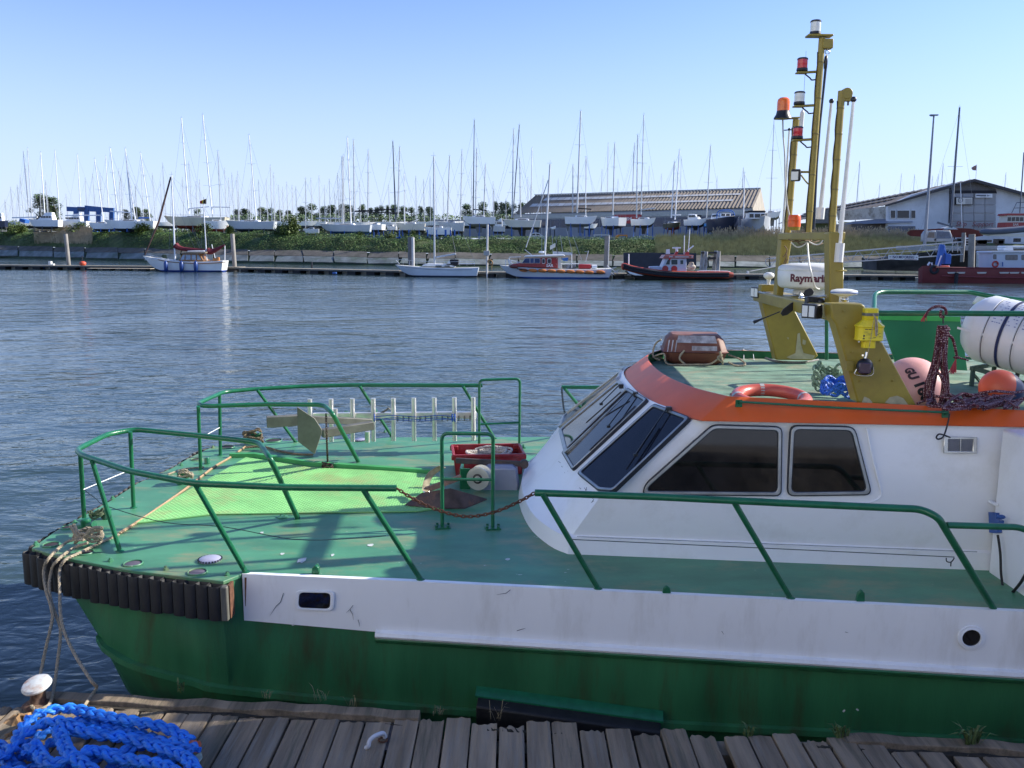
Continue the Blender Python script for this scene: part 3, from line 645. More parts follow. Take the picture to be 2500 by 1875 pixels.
# wipers
def wiper(base,mid,t0,t1,P,n_,h=.035):
    n_=Vector(n_).normalized(); 
    if n_.dot(CAMP-Vector(P))<0: n_=-n_
    f=lambda q,o=h: pl(q[0],q[1],Vector(P),n_)+n_*o
    mb=MB(); mb.tube([f(base,.05),f(mid,.06)],.0055,6); o=mb.build('wiper_arm',m_black,boat)
    mb=MB(); mb.bar(f(t0,.045),f(t1,.045),.007,.012); mb.build('wiper_blade',m_black,o)
    mb=MB(); mb.box(f(base,.03),(.04,.05,.04)); mb.box(f(mid,.055),(.03,.03,.02)); mb.build('wiper_pivot',m_black,o)
n2=planeN(V(.535,6.90,2.08),V(.68,6.53,2.08),V(1.21,7.10,2.72)); n1=planeN(V(.465,7.55,2.08),V(.535,6.90,2.08),V(1.15,7.5,2.72))
wiper((1638,1005),(1562,1122),(1610,1045),(1538,1155),V(.535,6.90,2.08),n2)
wiper((1557,968),(1496,1052),(1560,1000),(1448,1108),V(.465,7.55,2.08),n1)
wiper((1522,948),(1478,996),(1525,965),(1440,1040),V(.46,8.0,2.08),V(-.73,.0,.68))
# green hand rod along the near roof rim
n_=planeN(V(1.44,6.51,2.695),V(AX,6.27,2.695),V(1.66,6.60,2.87)); 
if n_.y>0: n_=-n_
hp=[pl(x,y,V(1.44,6.51,2.695),n_)+n_*.045 for x,y in [(1803,986),(2050,1001),(2306,1012)]]
mb=MB(); mb.tube([hp[0]-n_*.04]+hp+[hp[-1]-n_*.05],.009,8); hr=mb.build('hand_rod',m_rail,boat)
for q in (hp[0],hp[-1]): mb=MB(); mb.box(q-n_*.035,(.05,.012,.055)); mb.build('rod_bracket',m_rail,hr)
# ventilation grille on the house side
vg=[pl(x,y,pa,nw) for x,y in [(2303,1066),(2385,1067),(2384,1107),(2302,1106)]]; nv=-nw if nw.y>0 else nw
cen=sum(vg,Vector())/4; inn=[cen+(p-cen)*.74 for p in vg]
g=MB().ring([p for p in vg],inn,nv*.012).build('vent_grille',m_chrome,boat,bev=.003)
mb=MB(); mb.add([p+nv*.002 for p in inn],[(0,1,2,3)]); mb.build('grille_back',mat('dark_blue_mesh',(.06,.08,.2),.5),g,sm=0)  # dark blue backing behind the louvres
for k in range(12):
    t=(k+.5)/12; a=inn[0].lerp(inn[3],t)+nv*.007; b_=inn[1].lerp(inn[2],t)+nv*.007; mb=MB(); mb.bar(a,b_,.004,.003); mb.build('louvre',m_alu,g)
mb=MB(); mb.bar((inn[0]+inn[1])/2+nv*.009,(inn[2]+inn[3])/2+nv*.009,.008,.006); mb.build('grille_bar',m_chrome,g)
# small black hook rod hanging at the rim, cabin edge fitting
mb=MB(); q=lambda x,y,o=.06: pl(x,y,pa,nw)+nv*o
mb.tube(smooth([q(2310,1008),q(2306,1030),q(2296,1062),q(2284,1070),q(2278,1066),q(2284,1058),q(2296,1060),q(2312,1066)],5),.006,6); mb.build('hook_line',m_black,boat)
# tap fitting with blue outboard bracket and hose by the bulkhead
xw=3.60
def onx(x,y,X):
    d=ray(x,y); return CAMP+d*(X/d.x)
m_blue=mat('blue_plastic',(.03,.10,.34),.4)
mb=MB(); mb.prism([onx(2413,1250,xw-.03),onx(2430,1252,xw-.03),onx(2437,1300,xw-.03),onx(2432,1302,xw-.03),onx(2415,1300,xw-.03)],(.03,0,0)); mb.sphere(onx(2444,1262,xw-.06),.02,sc=(1.6,1,.8)); mb.box(onx(2440,1272,xw-.05),(.04,.05,.02)); mb.build('blue_cleat',m_blue,boat)
mb=MB(); mb.tube(smooth([onx(2436,1306,xw-.04),onx(2442,1350,xw-.04),onx(2444,1400,xw-.04),onx(2449,1436,xw-.04)],5),.009,8); mb.tube(smooth([onx(2505,1400,xw-.04),onx(2490,1425,xw-.04),onx(2467,1452,xw-.04)],5),.01,8); mb.build('black_hose',m_rub,boat)
mb=MB(); mb.box(onx(2425,1228,xw-.02),(.03,.10,.02)); mb.build('bracket_lip',m_cab,boat,bev=.006)
# portlights in the white strip
def onside(x,y,o=0): 
    return pl(x,y,lift([near[5]],0)[0]+nn*(.014+o),nn)
lp=[onside(x,y) for x,y in [(722,1440),(818,1442),(816,1491),(719,1487)]]; A=roundloop(lp,.045); cen=sum(lp,Vector())/4
Bq=[cen+(p-cen)*.80 for p in A]; Cq=[cen+(p-cen)*.78 for p in A]
pr=MB().ring(A,Bq,nn*.012).build('portlight',m_cab,boat,bev=.004)
mb=MB(); mb.add([p+nn*.0025 for p in Cq],[tuple(range(len(Cq)))]); mb.build('pane',m_glass,pr,sm=0)
MB().ring([cen+(p-cen)*.815 for p in A],[cen+(p-cen)*.76 for p in A],nn*.006).build('seal',m_gask,pr)
c=onside(2370,1556); u_=(sideN[2]-near[5]).normalized(); 
def circ(c,r): return [c+u_*math.cos(2*PI*k/28)*r+V(0,0,1)*math.sin(2*PI*k/28)*r for k in range(28)]
pr=MB().ring(circ(c,.088),circ(c,.066),nn*.012).build('round_portlight',m_cab,boat,bev=.003)
MB().ring(circ(c,.070),circ(c,.060),nn*.018).build('frame',m_cab,pr,bev=.003)
mb=MB(); mb.add([p+nn*.003 for p in circ(c,.062)],[tuple(range(28))]); mb.build('pane',m_glass,pr,sm=0)
# D-shaped rubber fender beam with its green shelf, low on the near side
fa,fb=pl(1168,1705,P0-nn*0+nn*.03,nn),pl(1612,1768,P0+nn*.03,nn); zt=(fa.z+fb.z)/2
mb=MB(); a=fa.copy(); b_=fb.copy(); 
sec=[(0,.03),(.12,.015),(.15,-.0),(.155,-.10),(.12,-.17),(0,-.19)]
mb.loft([[a+nn*(o-.03)+V(0,0,h) for o,h in sec],[b_+nn*(o-.03)+V(0,0,h) for o,h in sec]],cap0=True,cap1=True); mb.build('side_fender',m_rub,boat,bev=.01)
mb=MB(); sec=[(-.02,.075),(.045,.045),(.055,.035),(.055,.02),(0,.03)]
mb.loft([[a+nn*(o-.03)+V(-.02,0,h) for o,h in sec],[b_+nn*(o-.03)+V(.02,0,h) for o,h in sec]],closed=True,cap0=True,cap1=True); mb.build('fender_shelf',m_rail,boat)
# mooring bitts: near bow, far bow, and bollard in the middle of the front
def bitt(x,y,r,h,hor=True,name='mooring_bitt'):
    c=on(x,y,DZ); mb=MB(); mb.lathe([(r*1.1,0),(r*1.1,.01),(r,.015),(r,h),(r*.8,h+.01),(0,h+.012)],c,n=14)
    if hor: 
        d=V(.8,-.55,.25).normalized(); mb.tube([c+V(0,0,h*.7)-d*.13,c+V(0,0,h*.7)+d*.13],r*.62,10)
    return mb.build(name,m_rail,boat)
bitt(212,1312,.04,.15); bitt(620,1082,.04,.13); bitt(447,1180,.055,.12,False); bitt(262,1266,.035,.08,False); bitt(506,1132,.03,.06,False)
# windlass on the fore deck
wl=on(1195,1190,DZ)
mb=MB(); mb.loft([[wl+V(x,y,z) for x,y in [(-.06,-.10),(.28,-.10),(.30,.06),(-.06,.08)]] for z in (0.0,.05)]+[[wl+V(x,y,z) for x,y in [(-.04,-.10),(.27,-.10),(.28,.05),(-.04,.07)]] for z in (.20,.22)]+[[wl+V(x,y,.25) for x,y in [(-.01,-.07),(.22,-.07),(.24,.03),(-.01,.05)]]],closed=True,cap1=True)
wd=mb.build('windlass',mat('grey_blue_casing',(.30,.31,.38),.35,metal=.2),boat,bev=.012)
mb=MB(); mb.lathe([(.055,0),(.11,.01),(.115,.03),(.05,.05),(.045,.10),(.10,.13),(.115,.15),(.115,.165),(.07,.17),(.03,.165),(.03,.18),(0,.18)],wl+V(-.07,-.06,.14),axis=V(-.25,-1,.05),n=24); mb.build('gypsy_drum',mat('polished_cream_metal',(.62,.60,.52),.25,metal=.4),wd)
mb=MB(); mb.lathe([(.045,0),(.05,.012),(.028,.014),(.02,.02),(0,.02)],wl+V(-.108,-.215,.148),axis=V(-.25,-1,.05),n=18); mb.build('drum_cap',m_black,wd)
mb=MB(); mb.box(wl+V(-.28,.05,.10),(.03,.20,.22)); mb.box(wl+V(-.24,-.06,.10),(.10,.02,.22)); mb.build('chain_guard',m_rail,boat,bev=.004)
mb=MB(); mb.bar(wl+V(-.34,.02,.27),wl+V(.34,-.02,.25),.03,.055); mb.lathe([(.045,-.03),(.045,.03)],wl+V(.345,-.02,.25),axis=(0,1,0),n=14); mb.build('anchor_stock',mat('dark_iron',(.06,.05,.05),.7,var=.3,vs=8,dirt=(.2,.1,.05),da=.5,ds=6),boat,bev=.006)

# cracks and scratches in the white strip
m_crk=mat('dark_crack',(.05,.05,.06),.8)
for pts in ([(692,1448),(685,1470),(674,1480),(658,1505)],[(862,1478),(854,1488),(845,1496)],[(855,1490),(861,1500),(863,1514)],[(874,1513),(877,1522),(878,1530)],[(1246,1440),(1236,1448),(1212,1452)],[(1262,1540),(1275,1536),(1283,1534)],[(1762,1541),(1768,1550)],[(2064,1543),(2071,1545)]):
    mb=MB(); mb.tube([onside(x,y,.0008) for x,y in pts],[.0022]*(len(pts)-1)+[.0006],4); mb.build('paint_crack',m_crk,boat)
m_pspot=mat('white_speck',(.6,.6,.58),.6)
for x,y in ((738,1652),(1522,1598),(1577,1590),(2060,1735),(2093,1732),(716,1525),(1300,1585)):
    p=pl(x,y,P0,nn)+nn*.004; mb=MB(); mb.box(p,(.018,.004,.010),Matrix.Rotation(x,3,'Y')); mb.build('paint_speck',m_pspot,boat)
m_streak=mat('rust_streak',(.16,.07,.03),.7,var=.4,vs=30)
for x,y,h,w_ in ((597,1410,70,5),(566,1500,20,8),(1230,1700,18,12)):
    a=onside(x,y,.0015); b_=onside(x+w_,y,.0015); c_=onside(x+w_*.6,y+h,.0015); d_=onside(x+w_*.3,y+h,.0015); mb=MB(); mb.add([a,b_,c_,d_],[(0,1,2,3)]); mb.build('rust_streak',m_streak,boat,sm=0)

# raised moulding round the window panel and seam of the cabin side
mb=MB(); mb.tube(smooth([q(x,y,.004) for x,y in ((1560,1221),(1700,1222),(1900,1224),(2080,1227),(2130,1224),(2150,1208),(2146,1180),(2128,1110),(2116,1045))],5),.009,8); mb.build('window_moulding',m_cab,boat)
m_seam=mat('grimy_seam',(.30,.31,.30),.8,var=.3,vs=20)
mb=MB(); mb.tube([V(.52+i*.3,6.607-.0955*(i*.3+.0)+.0,1.742) for i in range(11)],.0028,5); mb.build('cabin_seam',m_seam,boat)
rr__=random.Random(5)
for k in range(26):
    t=rr__.random(); x=1385+t*75+rr__.uniform(-6,6); y=1120+t*95+rr__.uniform(-5,9); c=pl(x-14,y+10,V(.45,7.0,1.98),V(-.75,-.1,.75)); mb=MB(); a=rr__.random()*3; mb.tube([c,c+V(math.cos(a)*.012,math.sin(a)*.02,.006),c+V(math.cos(a)*.02,math.sin(a)*.03,.014)],.0018,4); mb.build('paint_crack',m_crk,boat)
# ---- mast arch on the wheelhouse roof ----
def slab(px,Y,th,name,m,par=boat,bev=.012,yfn=None):
    lp=[at(x,y,Y) for x,y in px]; mb=MB(); mb.prism(lp,(0,th,0)); return mb.build(name,m,par,bev=bev)
arch=None
slab([(2028,741),(2104,741),(2112,747),(2116,758),(2154,834),(2240,994),(2094,984),(2053,834),(2041,792),(2031,777)],6.58,.16,'arch_leg',m_olive)
slab([(1858,716),(1936,748),(1998,869),(1985,880),(1895,879),(1860,735)],9.35,.16,'arch_leg',m_olive)
# foot flange of the far leg
mb=MB(); mb.loft([[at(x,y,9.35)+V(0,dy,0) for x,y in [(1888,879),(1995,877)]] for dy in (-.08,.26)]); 
# cross beam between the legs
a=at(1868,722,9.4); b_=at(2068,768,6.74); mb=MB(); mb.bar(a,b_,.26,.11); mb.build('cross_beam',m_olive,boat,bev=.015)
# mast frame posts: centre plane at Y=8.1
YM=8.0
def vpost(pb,pt,wpx,name='frame_post',Y=YM,th=.13,wt=None):
    a=at(*pb,Y); b_=at(*pt,Y); wb=wpx/FPX*Y; wt=(wt or wpx)/FPX*Y
    mb=MB(); mb.loft([[a+V(-wb/2,-th/2,0),a+V(wb/2,-th/2,0),a+V(wb/2,th/2,0),a+V(-wb/2,th/2,0)],[b_+V(-wt/2,-th/2,0),b_+V(wt/2,-th/2,0),b_+V(wt/2,th/2,0),b_+V(-wt/2,th/2,0)]],closed=True,cap0=True,cap1=True)
    return mb.build(name,m_olive,boat,bev=.01)
vpost((1897,742),(1916,583),14,wt=26,Y=8.6); vpost((2036,756),(2035,568),34,Y=7.3)
a=at(1912,577,8.6); b_=at(2048,576,7.3); mb=MB(); mb.bar(a,b_,.11,.066); top_beam=mb.build('top_beam',m_olive,boat,bev=.008)
def pole(pb,pt,rpx,Y,name='mast_pole',cap=True):
    a=at(*pb,Y); b_=at(*pt,Y); r=rpx/FPX*Y; mb=MB(); mb.tube([a,b_],r,16); o=mb.build(name,m_olive,boat); return a,b_,o
A1=pole((1973,572),(2007,93),7.5,8.05); A2=pole((2030,568),(2055,222),8.3,7.45); A3=pole((1922,575),(1944,292),8.0,8.5)
# pole heads
mb=MB(); c=at(2011,95,8.05); mb.box(c+V(.03,0,-.045),(.09,.08,.08)); mb.box(at(2000,88,8.05),(.22,.10,.018)); mb.build('mast_head',m_olive,boat,bev=.006)
mb=MB(); c=at(2066,229,7.45); mb.lathe([(.045,-.03),(.045,.03)],c+V(0,0,0),axis=(0,1,0),n=16); mb.box(c+V(0,0,-.03),(.088,.05,.06)); mb.build('mast_head',m_olive,boat,bev=.004)
mb=MB(); c=at(2071,245,7.45); mb.tube([c,c+V(0,0,-.04)],.008,6); mb.build('head_bolt',m_black,boat)
# lights on brackets
m_lens_w=mat('clear_lens',(.75,.78,.76),.15,spec=.7,var=.04); m_lens_r=mat('red_lens',(.55,.008,.03),.15,spec=.7,var=.1); m_lens_o=mat('amber_lens',(.85,.16,.008),.18,spec=.7,var=.15,vs=9); m_lens_d=mat('amber_lens_worn',(.85,.12,.01),.3,var=.2,vs=14)
def navlight(px,py,Y,rpx,hpx,m,arm=None,name='signal_light'):
    """px,py = centre of the bracket foot under the light"""
    c=at(px,py,Y); r=rpx/FPX*Y; h=hpx/FPX*Y
    mb=MB(); mb.lathe([(r*.85,0),(r*1.05,h*.08),(r*1.0,h*.24)],c,n=20); mb.lathe([(r*1.0,h*.86),(r*1.0,h*.94),(r*.8,h),(0,h)],c,n=20); o=mb.build(name,m_black,boat)
    mb=MB(); mb.lathe([(r*.93,h*.24),(r*.95,h*.28),(r*.93,h*.5),(r*.95,h*.52),(r*.93,h*.8),(r*.93,h*.86)],c,n=20); mb.build('lens',m,o)
    if arm:
        e=at(*arm,Y); mb=MB(); mb.tube([c+V(-r*.9,0,-.01),e],.012,8); mb.box(c+V(0,0,-.01),(r*2.1,r*1.6,.014)); mb.build('light_bracket',m_olive,o,bev=.003)
        mb=MB(); mb.tube(smooth([c+V(r*.6,0,-.02),c+V(r*1.6,0,-.055),(c+e)/2+V(.02,0,-.07),e+V(0,0,-.065)],5),.006,6); mb.build('light_cable',m_black,o)
    return o
navlight(1990,87,8.05,12.5,34,m_lens_w); navlight(1958,175,8.05,12.5,31,m_lens_r,(1997,175)); navlight(1951,257,8.05,12.5,31,m_lens_w,(1991,257)); navlight(1947,340,8.05,12,29,m_lens_r,(1985,340))
# amber beacon on a flared base
c=at(1911,290,8.5); r=14.5/FPX*8.5; mb=MB(); mb.lathe([(r*1.45,0),(r*1.4,.012),(r*1.1,.04),(r*1.0,.072)],c,n=24); bc=mb.build('beacon',m_black,boat)
mb=MB(); mb.lathe([(r,.072),(r,.15),(r*.92,.175),(r*.6,.19),(0,.192)],c,n=24); mb.build('lens',m_lens_o,bc)
mb=MB(); mb.bar(at(1893,290,8.5),at(1950,288,8.5),.06,.014); mb.build('beacon_bracket',m_olive,bc)
# lower amber lamp
c=at(1938,562,8.3); r=15/FPX*8.3; mb=MB(); mb.lathe([(r*.9,0),(r,.03)],c,n=20); bc=mb.build('amber_lamp',m_olive,boat); mb=MB(); mb.lathe([(r,.03),(r,.085),(r*.96,.088),(r*1.02,.09),(r*.97,.125),(r*.85,.14),(0,.142)],c,n=24); mb.build('lens',m_lens_d,bc)
# antennas
def whip(pb,pt,r,m,name='whip_antenna',Y=8.2,coup=None):
    a=at(*pb,Y); b_=at(*pt,Y); mb=MB(); mb.tube([a,b_],[r,r*.6],8); o=mb.build(name,m,boat)
    if coup:
        mb=MB(); mb.tube([a,a.lerp(b_,coup)],r*1.9,10); mb.build('antenna_base',m_whitep,o)
    mb=MB(); mb.sphere(b_,r*1.1,8,6); mb.build('antenna_tip',m_black,o)
    return o
whip((2045,640),(2084,243),.022,m_whitep,Y=7.25,coup=.12); whip((2001,535),(2030,247),.022,m_whitep,Y=8.6,coup=.1); whip((1911,570),(1927,316),.013,m_whitep,Y=8.6)
whip((1958,322),(1968,125),.002,m_black,Y=8.4)
mb=MB(); a=at(1955,320,8.4); b_=at(1959,275,8.4); mb.tube([a,b_],[.02,.02],10); mb.lathe([(.02,0),(.01,.02),(0,.03)],b_,n=10); mb.build('antenna_body',m_whitep,boat)
mb=MB(); mb.tube([at(1914,318,8.5),at(1944,316,8.5)],.005,6); mb.build('crossbar_rod',m_black,boat)
# halyard with snap shackle
mb=MB(); mb.tube([at(2022,108,8.05),at(2019,122,8.05)],.006,6); mb.torus(at(2020,127,8.05),.018,.005,nrm=(0,1,0),n=14,m=6); mb.tube([at(2019,132,8.05),at(2018,146,8.05)],.008,8); mb.build('halyard_shackle',m_chrome,boat)
mb=MB(); mb.lathe([(.006,0),(.014,.01),(.017,.07),(.013,.11),(.005,.12)],at(2015,170,8.05),n=10); mb.build('halyard_block',m_black,boat)
m_cord=mat('dark_blue_cord',(.04,.055,.09),.8)
wire('halyard',[at(2017,168,8.05),at(2003,300,8.05),at(1990,470,8.05),at(1984,560,8.05)],.007,m_cord); wire('halyard',[at(2014,168,8.05),at(1999,330,8.05),at(1988,560,8.05)],.006,m_cord)
# spotlight on the short pole
c=at(1943,428,8.2); mb=MB(); rm=Matrix.Rotation(R(-15),3,'Z'); mb.box(c,(.085,.09,.105),rm); sp=mb.build('spotlight',m_black,boat,bev=.012)
mb=MB(); mb.box(c+rm@V(-.012,-.046,-.008),(.06,.006,.075),rm); mb.build('lamp_glass',m_lens_w,sp)
mb=MB(); mb.tube([c+V(.04,0,.03),at(1990,420,8.05)],.010,8); mb.tube(smooth([c+V(.05,0,.0),at(1965,440,8.1),at(1972,448,8.05),at(1976,450,8.05)],4),.007,6); mb.build('lamp_bracket',m_olive,sp)
# radar dome with lettering
YR=8.35; c=at(1976,705,YR); 
mb=MB(); prof=[(.20,0),(.27,.012),(.290,.035),(.298,.10),(.298,.165),(.292,.172),(.298,.178),(.292,.205),(.26,.225),(.18,.238),(.08,.243),(0,.244)]
mb.lathe(prof,c,n=48); dome=mb.build('radar_dome',m_whitep,boat,sm=50)
vs,fs=txt('Raymarine',.094,.0042); mb=MB(); a0=math.atan2(-CAMP.y*0-c.y,-c.x); a0=a0+R(2.6)
import bisect
pts=[]
for v in vs:
    a=a0+v.x/.2995; zz=.105+v.y; pts.append(c+V(math.cos(a)*.2995,math.sin(a)*.2995,zz))
mb.add(pts,fs); mb.build('brand_lettering',mat('dark_red_print',(.10,.012,.03),.5),dome,sm=0)
mb=MB(); mb.lathe([(.14,-.06),(.16,-.05),(.14,0)],c,n=20); mb.build('dome_plinth',m_whitep,dome)
mb=MB(); mb.tube(smooth([at(1971,592,8.0),at(1975,640,7.9),at(1982,672,7.85),at(1990,700,7.9),at(2000,706,8.0)],6),.008,8); mb.build('white_cable',m_whitep,boat)
mb=MB()
for p in ([(1975,590),(1990,597),(2003,594),(2010,584)],[(1932,592),(1945,603),(1960,600),(1971,590)]): mb.tube(smooth([at(x,y,8.0) for x,y in p],5),.006,6)
mb.build('slack_cable',m_whitep,boat)
m_br=mat('brown_cable',(.16,.10,.05),.8)
mb=MB(); rnd=random.Random(4)
for k in range(7): 
    y0=584+rnd.random()*12; mb.tube(smooth([at(1925+k*10+rnd.random()*6,y0-3,8.2),at(1938+k*9,y0+rnd.random()*6,8.15),at(1955+k*9,y0-4+rnd.random()*5,8.2)],4),.006,5)
for k in range(4): mb.tube(smooth([at(1915+k*4,600+k*16,8.5),at(1922-k*2,612+k*16,8.5),at(1912+k,628+k*16,8.5)],4),.006,5)
mb.build('cable_bundle',m_br,boat)
# tubular bracket on the post
mb=MB(); mb.lathe([(.075,0),(.078,.006),(.07,.012),(0,.012)],at(2044,662,7.3),n=18); mb.build('antenna_shelf',m_olive,boat)
# GPS mushrooms
def gps(px,py,Y,r,nm='gps_antenna',two=False):
    c=at(px,py,Y); mb=MB(); mb.lathe([(.02,0),(.016,.02),(.022,.045),(r*.4,.055),(r*.85,.07),(r,.085),(r*.98,.10),(r*.8,.115),(r*.4,.125),(0,.127)],c,n=24); return mb.build(nm,m_whitep,boat)
gps(1876,695,9.0,.055)
mb=MB(); mb.box(at(1874,703,9.05),(.16,.12,.07)); mb.build('antenna_pedestal',m_olive,boat,bev=.006)
c=at(2060,726,7.0); mb=MB(); mb.lathe([(.035,0),(.04,.01),(.10,.028),(.105,.04),(.10,.055),(.06,.066),(0,.07)],c,n=24); g_=mb.build('gps_antenna',m_whitep,boat)
mb=MB(); mb.tube([c+V(-.03,0,-.05),c+V(-.03,0,0)],.006,6); mb.tube([c+V(.035,0,-.05),c+V(.03,0,0)],.006,6); mb.sphere(c+V(0,-.03,-.015),.022,10,8); mb.box(c+V(0,0,-.02),(.06,.03,.04)); mb.build('antenna_mount',m_chrome,g_)
mb=MB(); mb.lathe([(.1055,.036),(.1058,.040),(.1055,.044)],c,n=24); mb.build('blue_band',m_blue,g_)
# flood lights at both beam ends
def flood(c,rm,nm='floodlight'):
    mb=MB(); mb.loft([[c+rm@V(x,0,z) for x,z in ((-.07,-.055),(.07,-.055),(.07,.055),(-.07,.055))],[c+rm@V(x,.07,z) for x,z in ((-.07,-.055),(.07,-.055),(.07,.055),(-.07,.055))],[c+rm@V(x,.13,z) for x,z in ((-.03,-.03),(.03,-.03),(.03,.03),(-.03,.03))]],closed=True,cap0=True,cap1=True); o=mb.build(nm,m_black,boat,bev=.006)
    for s_ in (-1,1): mb=MB(); mb.box(c+rm@V(s_*.032,-.003,0),(.05,.006,.085),rm); mb.build('lamp_glass',m_lens_w,o)
flood(at(1842,714,9.2),Matrix.Rotation(R(-72),3,'Z')); flood(at(1974,760,6.75),Matrix.Rotation(R(-58),3,'Z'))
# stay rod between floodlights, trumpet horn
mb=MB(); mb.tube([at(1855,713,9.1),at(1935,732,8.2)],.017,8); mb.tube([at(1962,727,8.0),at(2018,723,7.3)],.013,8); mb.build('horn_rod',m_alu,boat)
hc=at(1953,733,7.95); mb=MB(); mb.lathe([(.0,-.02),(.085,-.0),(.08,.008),(.03,.05),(.018,.09),(.015,.2)],hc,axis=V(1,-.2,.02),n=20); mb.build('trumpet_horn',m_chrome,boat)
# black air propeller blades (old wind charger)
mb=MB()
for p,q in (((1950,736),(1908,768)),((1962,722),(1986,710))):
    a=at(*p,7.8); b_=at(*q,7.8); d=(b_-a); s_=V(-d.z,0,d.x).normalized()
    mb.prism([a+s_*.012,a+d*.3+s_*.035,a+d*.8+s_*.036,b_+s_*.018,b_-s_*.012,a+d*.8-s_*.03,a+d*.3-s_*.03,a-s_*.012],(0,.012,0))
mb.build('propeller_blades',m_black,boat,bev=.003)
mb=MB(); a=at(1904,761,7.8); b_=at(1840,787,7.8); mb.tube([a,a.lerp(b_,.6),b_],[.005,.006,.016],8); mb.build('tail_rod',m_black,boat)
mb=MB(); c=at(1983,737,7.4); mb.box(c,(.11,.08,.09)); mb.sphere(c+V(.06,-.03,0),.035,10,8); mb.build('horn_compressor',m_black,boat,bev=.01)
mb=MB(); mb.lathe([(.0,-.03),(.045,-.01),(.05,.03),(.03,.12),(0,.13)],at(2004,712,8.3),axis=V(-.7,.2,.7),n=14); mb.build('green_bulb',m_rail,boat)
# search light on near leg (black round) with bracket
c=at(2111,895,6.50); mb=MB(); rm=Matrix.Rotation(R(-12),3,'Z'); mb.sphere(c,.062,18,12,(1,.8,1.05)); sl_=mb.build('deck_light',m_black,boat); 
mb=MB(); mb.box(c+rm@V(-.005,-.047,-.005),(.085,.012,.08),rm); mb.build('lamp_glass',mat('dark_lens',(.05,.03,.06),.1,spec=.8),sl_,bev=.01)
mb=MB(); mb.tube(smooth([c+V(-.06,0,-.02),c+V(-.066,0,-.06),c+V(.03,0,-.07),c+V(.068,0,-.05),c+V(.064,0,.0)],4),.005,6); mb.tube([c+V(0,0,.06),c+V(.01,0,.11)],.010,8); mb.tube([c+V(.012,.05,.08),c+V(-.02,0,.085)],.008,6); mb.build('lamp_stirrup',m_chrome,sl_)
mb=MB(); mb.box(c+V(-.10,.035,.0),(.05,.02,.07)); mb.build('leg_bracket',m_olive,boat)
# rear green screen, rails and post on the roof
m_gs=mat('green_dodger_panel',(.02,.20,.08),.45,var=.15,vs=2)
lp=[at(2136,782,8.9),at(2335,786,8.9),at(2350,905,8.9),at(2136,880,8.9)]
mb=MB(); mb.prism([at(2150,775,8.7),at(2345,778,8.7),at(2362,905,8.7),at(2190,895,8.7)],(0,.03,0)); dp=mb.build('dodger_panel',m_gs,boat,bev=.004)
mb=MB(); mb.prism([at(2150,770,8.69),at(2345,773,8.69),at(2345,785,8.69),at(2150,781,8.69)],(0,.05,0)); mb.build('panel_top_strip',mat('bright_green_strip',(.06,.42,.08),.5),dp)
railtube('roof_rail',fillet([at(2018,878,8.9),at(2018,768,8.9)],.05),.018)
railtube('roof_rail',fillet([at(2140,765,7.7),at(2330,765,7.45),at(2510,766,7.3),at(2700,768,7.2)],.05),.024)
railtube('roof_rail',fillet([at(2133,765,7.7),at(2135,712,8.2),at(2370,713,8.5),at(2410,722,8.4),at(2510,735,8.2),at(2700,760,8)],.14,6),.022)
railtube('roof_rail',[at(2416,722,8.4),at(2416,860,8.4)],.015)

# pipe clamps, cable ties and a cable run up the mast
m_tie=mat('dull_olive_tie',(.20,.16,.05),.7)
for (a,b_,r_) in ((A1[0],A1[1],7.7/FPX*8.05),(A3[0],A3[1],8.2/FPX*8.5),(A2[0],A2[1],8.5/FPX*7.45)):
    for t in (.12,.31,.52,.7,.88):
        p=a.lerp(b_,t); mb=MB(); mb.lathe([(r_*1.06,-.006),(r_*1.08,0),(r_*1.06,.006)],p,axis=(b_-a),n=14); mb.build('cable_tie',m_tie,boat)
    mb=MB(); mb.tube([a.lerp(b_,t)+V(-r_*1.1+.004*math.sin(t*31),-r_*.3,0) for t in [i/14*.93 for i in range(15)]],.005,5); mb.build('mast_cable',m_black,boat)
mb=MB(); mb.tube(smooth([at(1911,292,8.5),at(1912,330,8.45),at(1916,380,8.4),at(1917,440,8.4),at(1922,500,8.4),at(1932,545,8.4)],5),.007,6); mb.build('beacon_cable',mat('pale_cable',(.45,.45,.42),.6),boat)
for x,y in ((2066,800),(2080,860),(2100,930),(2180,930),(2150,880),(2120,760),(2060,760)):
    p=at(x,y,6.575); mb=MB(); mb.lathe([(.009,0),(.008,.006),(0,.007)],p,axis=(0,-1,0),n=8); mb.build('bolt_head',m_olive,boat)
m_bare=mat('bare_primer_patch',(.42,.38,.24),.7,var=.15,vs=12)
for pts in ([(2103,985),(2110,968),(2122,973),(2130,982),(2128,990)],[(2160,983),(2172,970),(2190,966),(2205,972),(2212,981),(2218,989),(2185,989)]):
    mb=MB(); mb.add([at(x,y,6.574) for x,y in pts],[tuple(range(len(pts)))]); mb.build('primer_patch',m_bare,boat,sm=0)
for pts in ([(1947,815),(1953,812),(1955,840),(1962,862),(1990,868),(1985,877),(1930,876),(1920,872),(1942,862)],[(1960,828),(1968,832),(1966,842),(1959,840)],[(1921,824),(1926,824),(1925,829)]):
    mb=MB(); mb.add([at(x,y,9.344) for x,y in pts],[tuple(range(len(pts)))]); mb.build('primer_patch',m_bare,boat,sm=0)
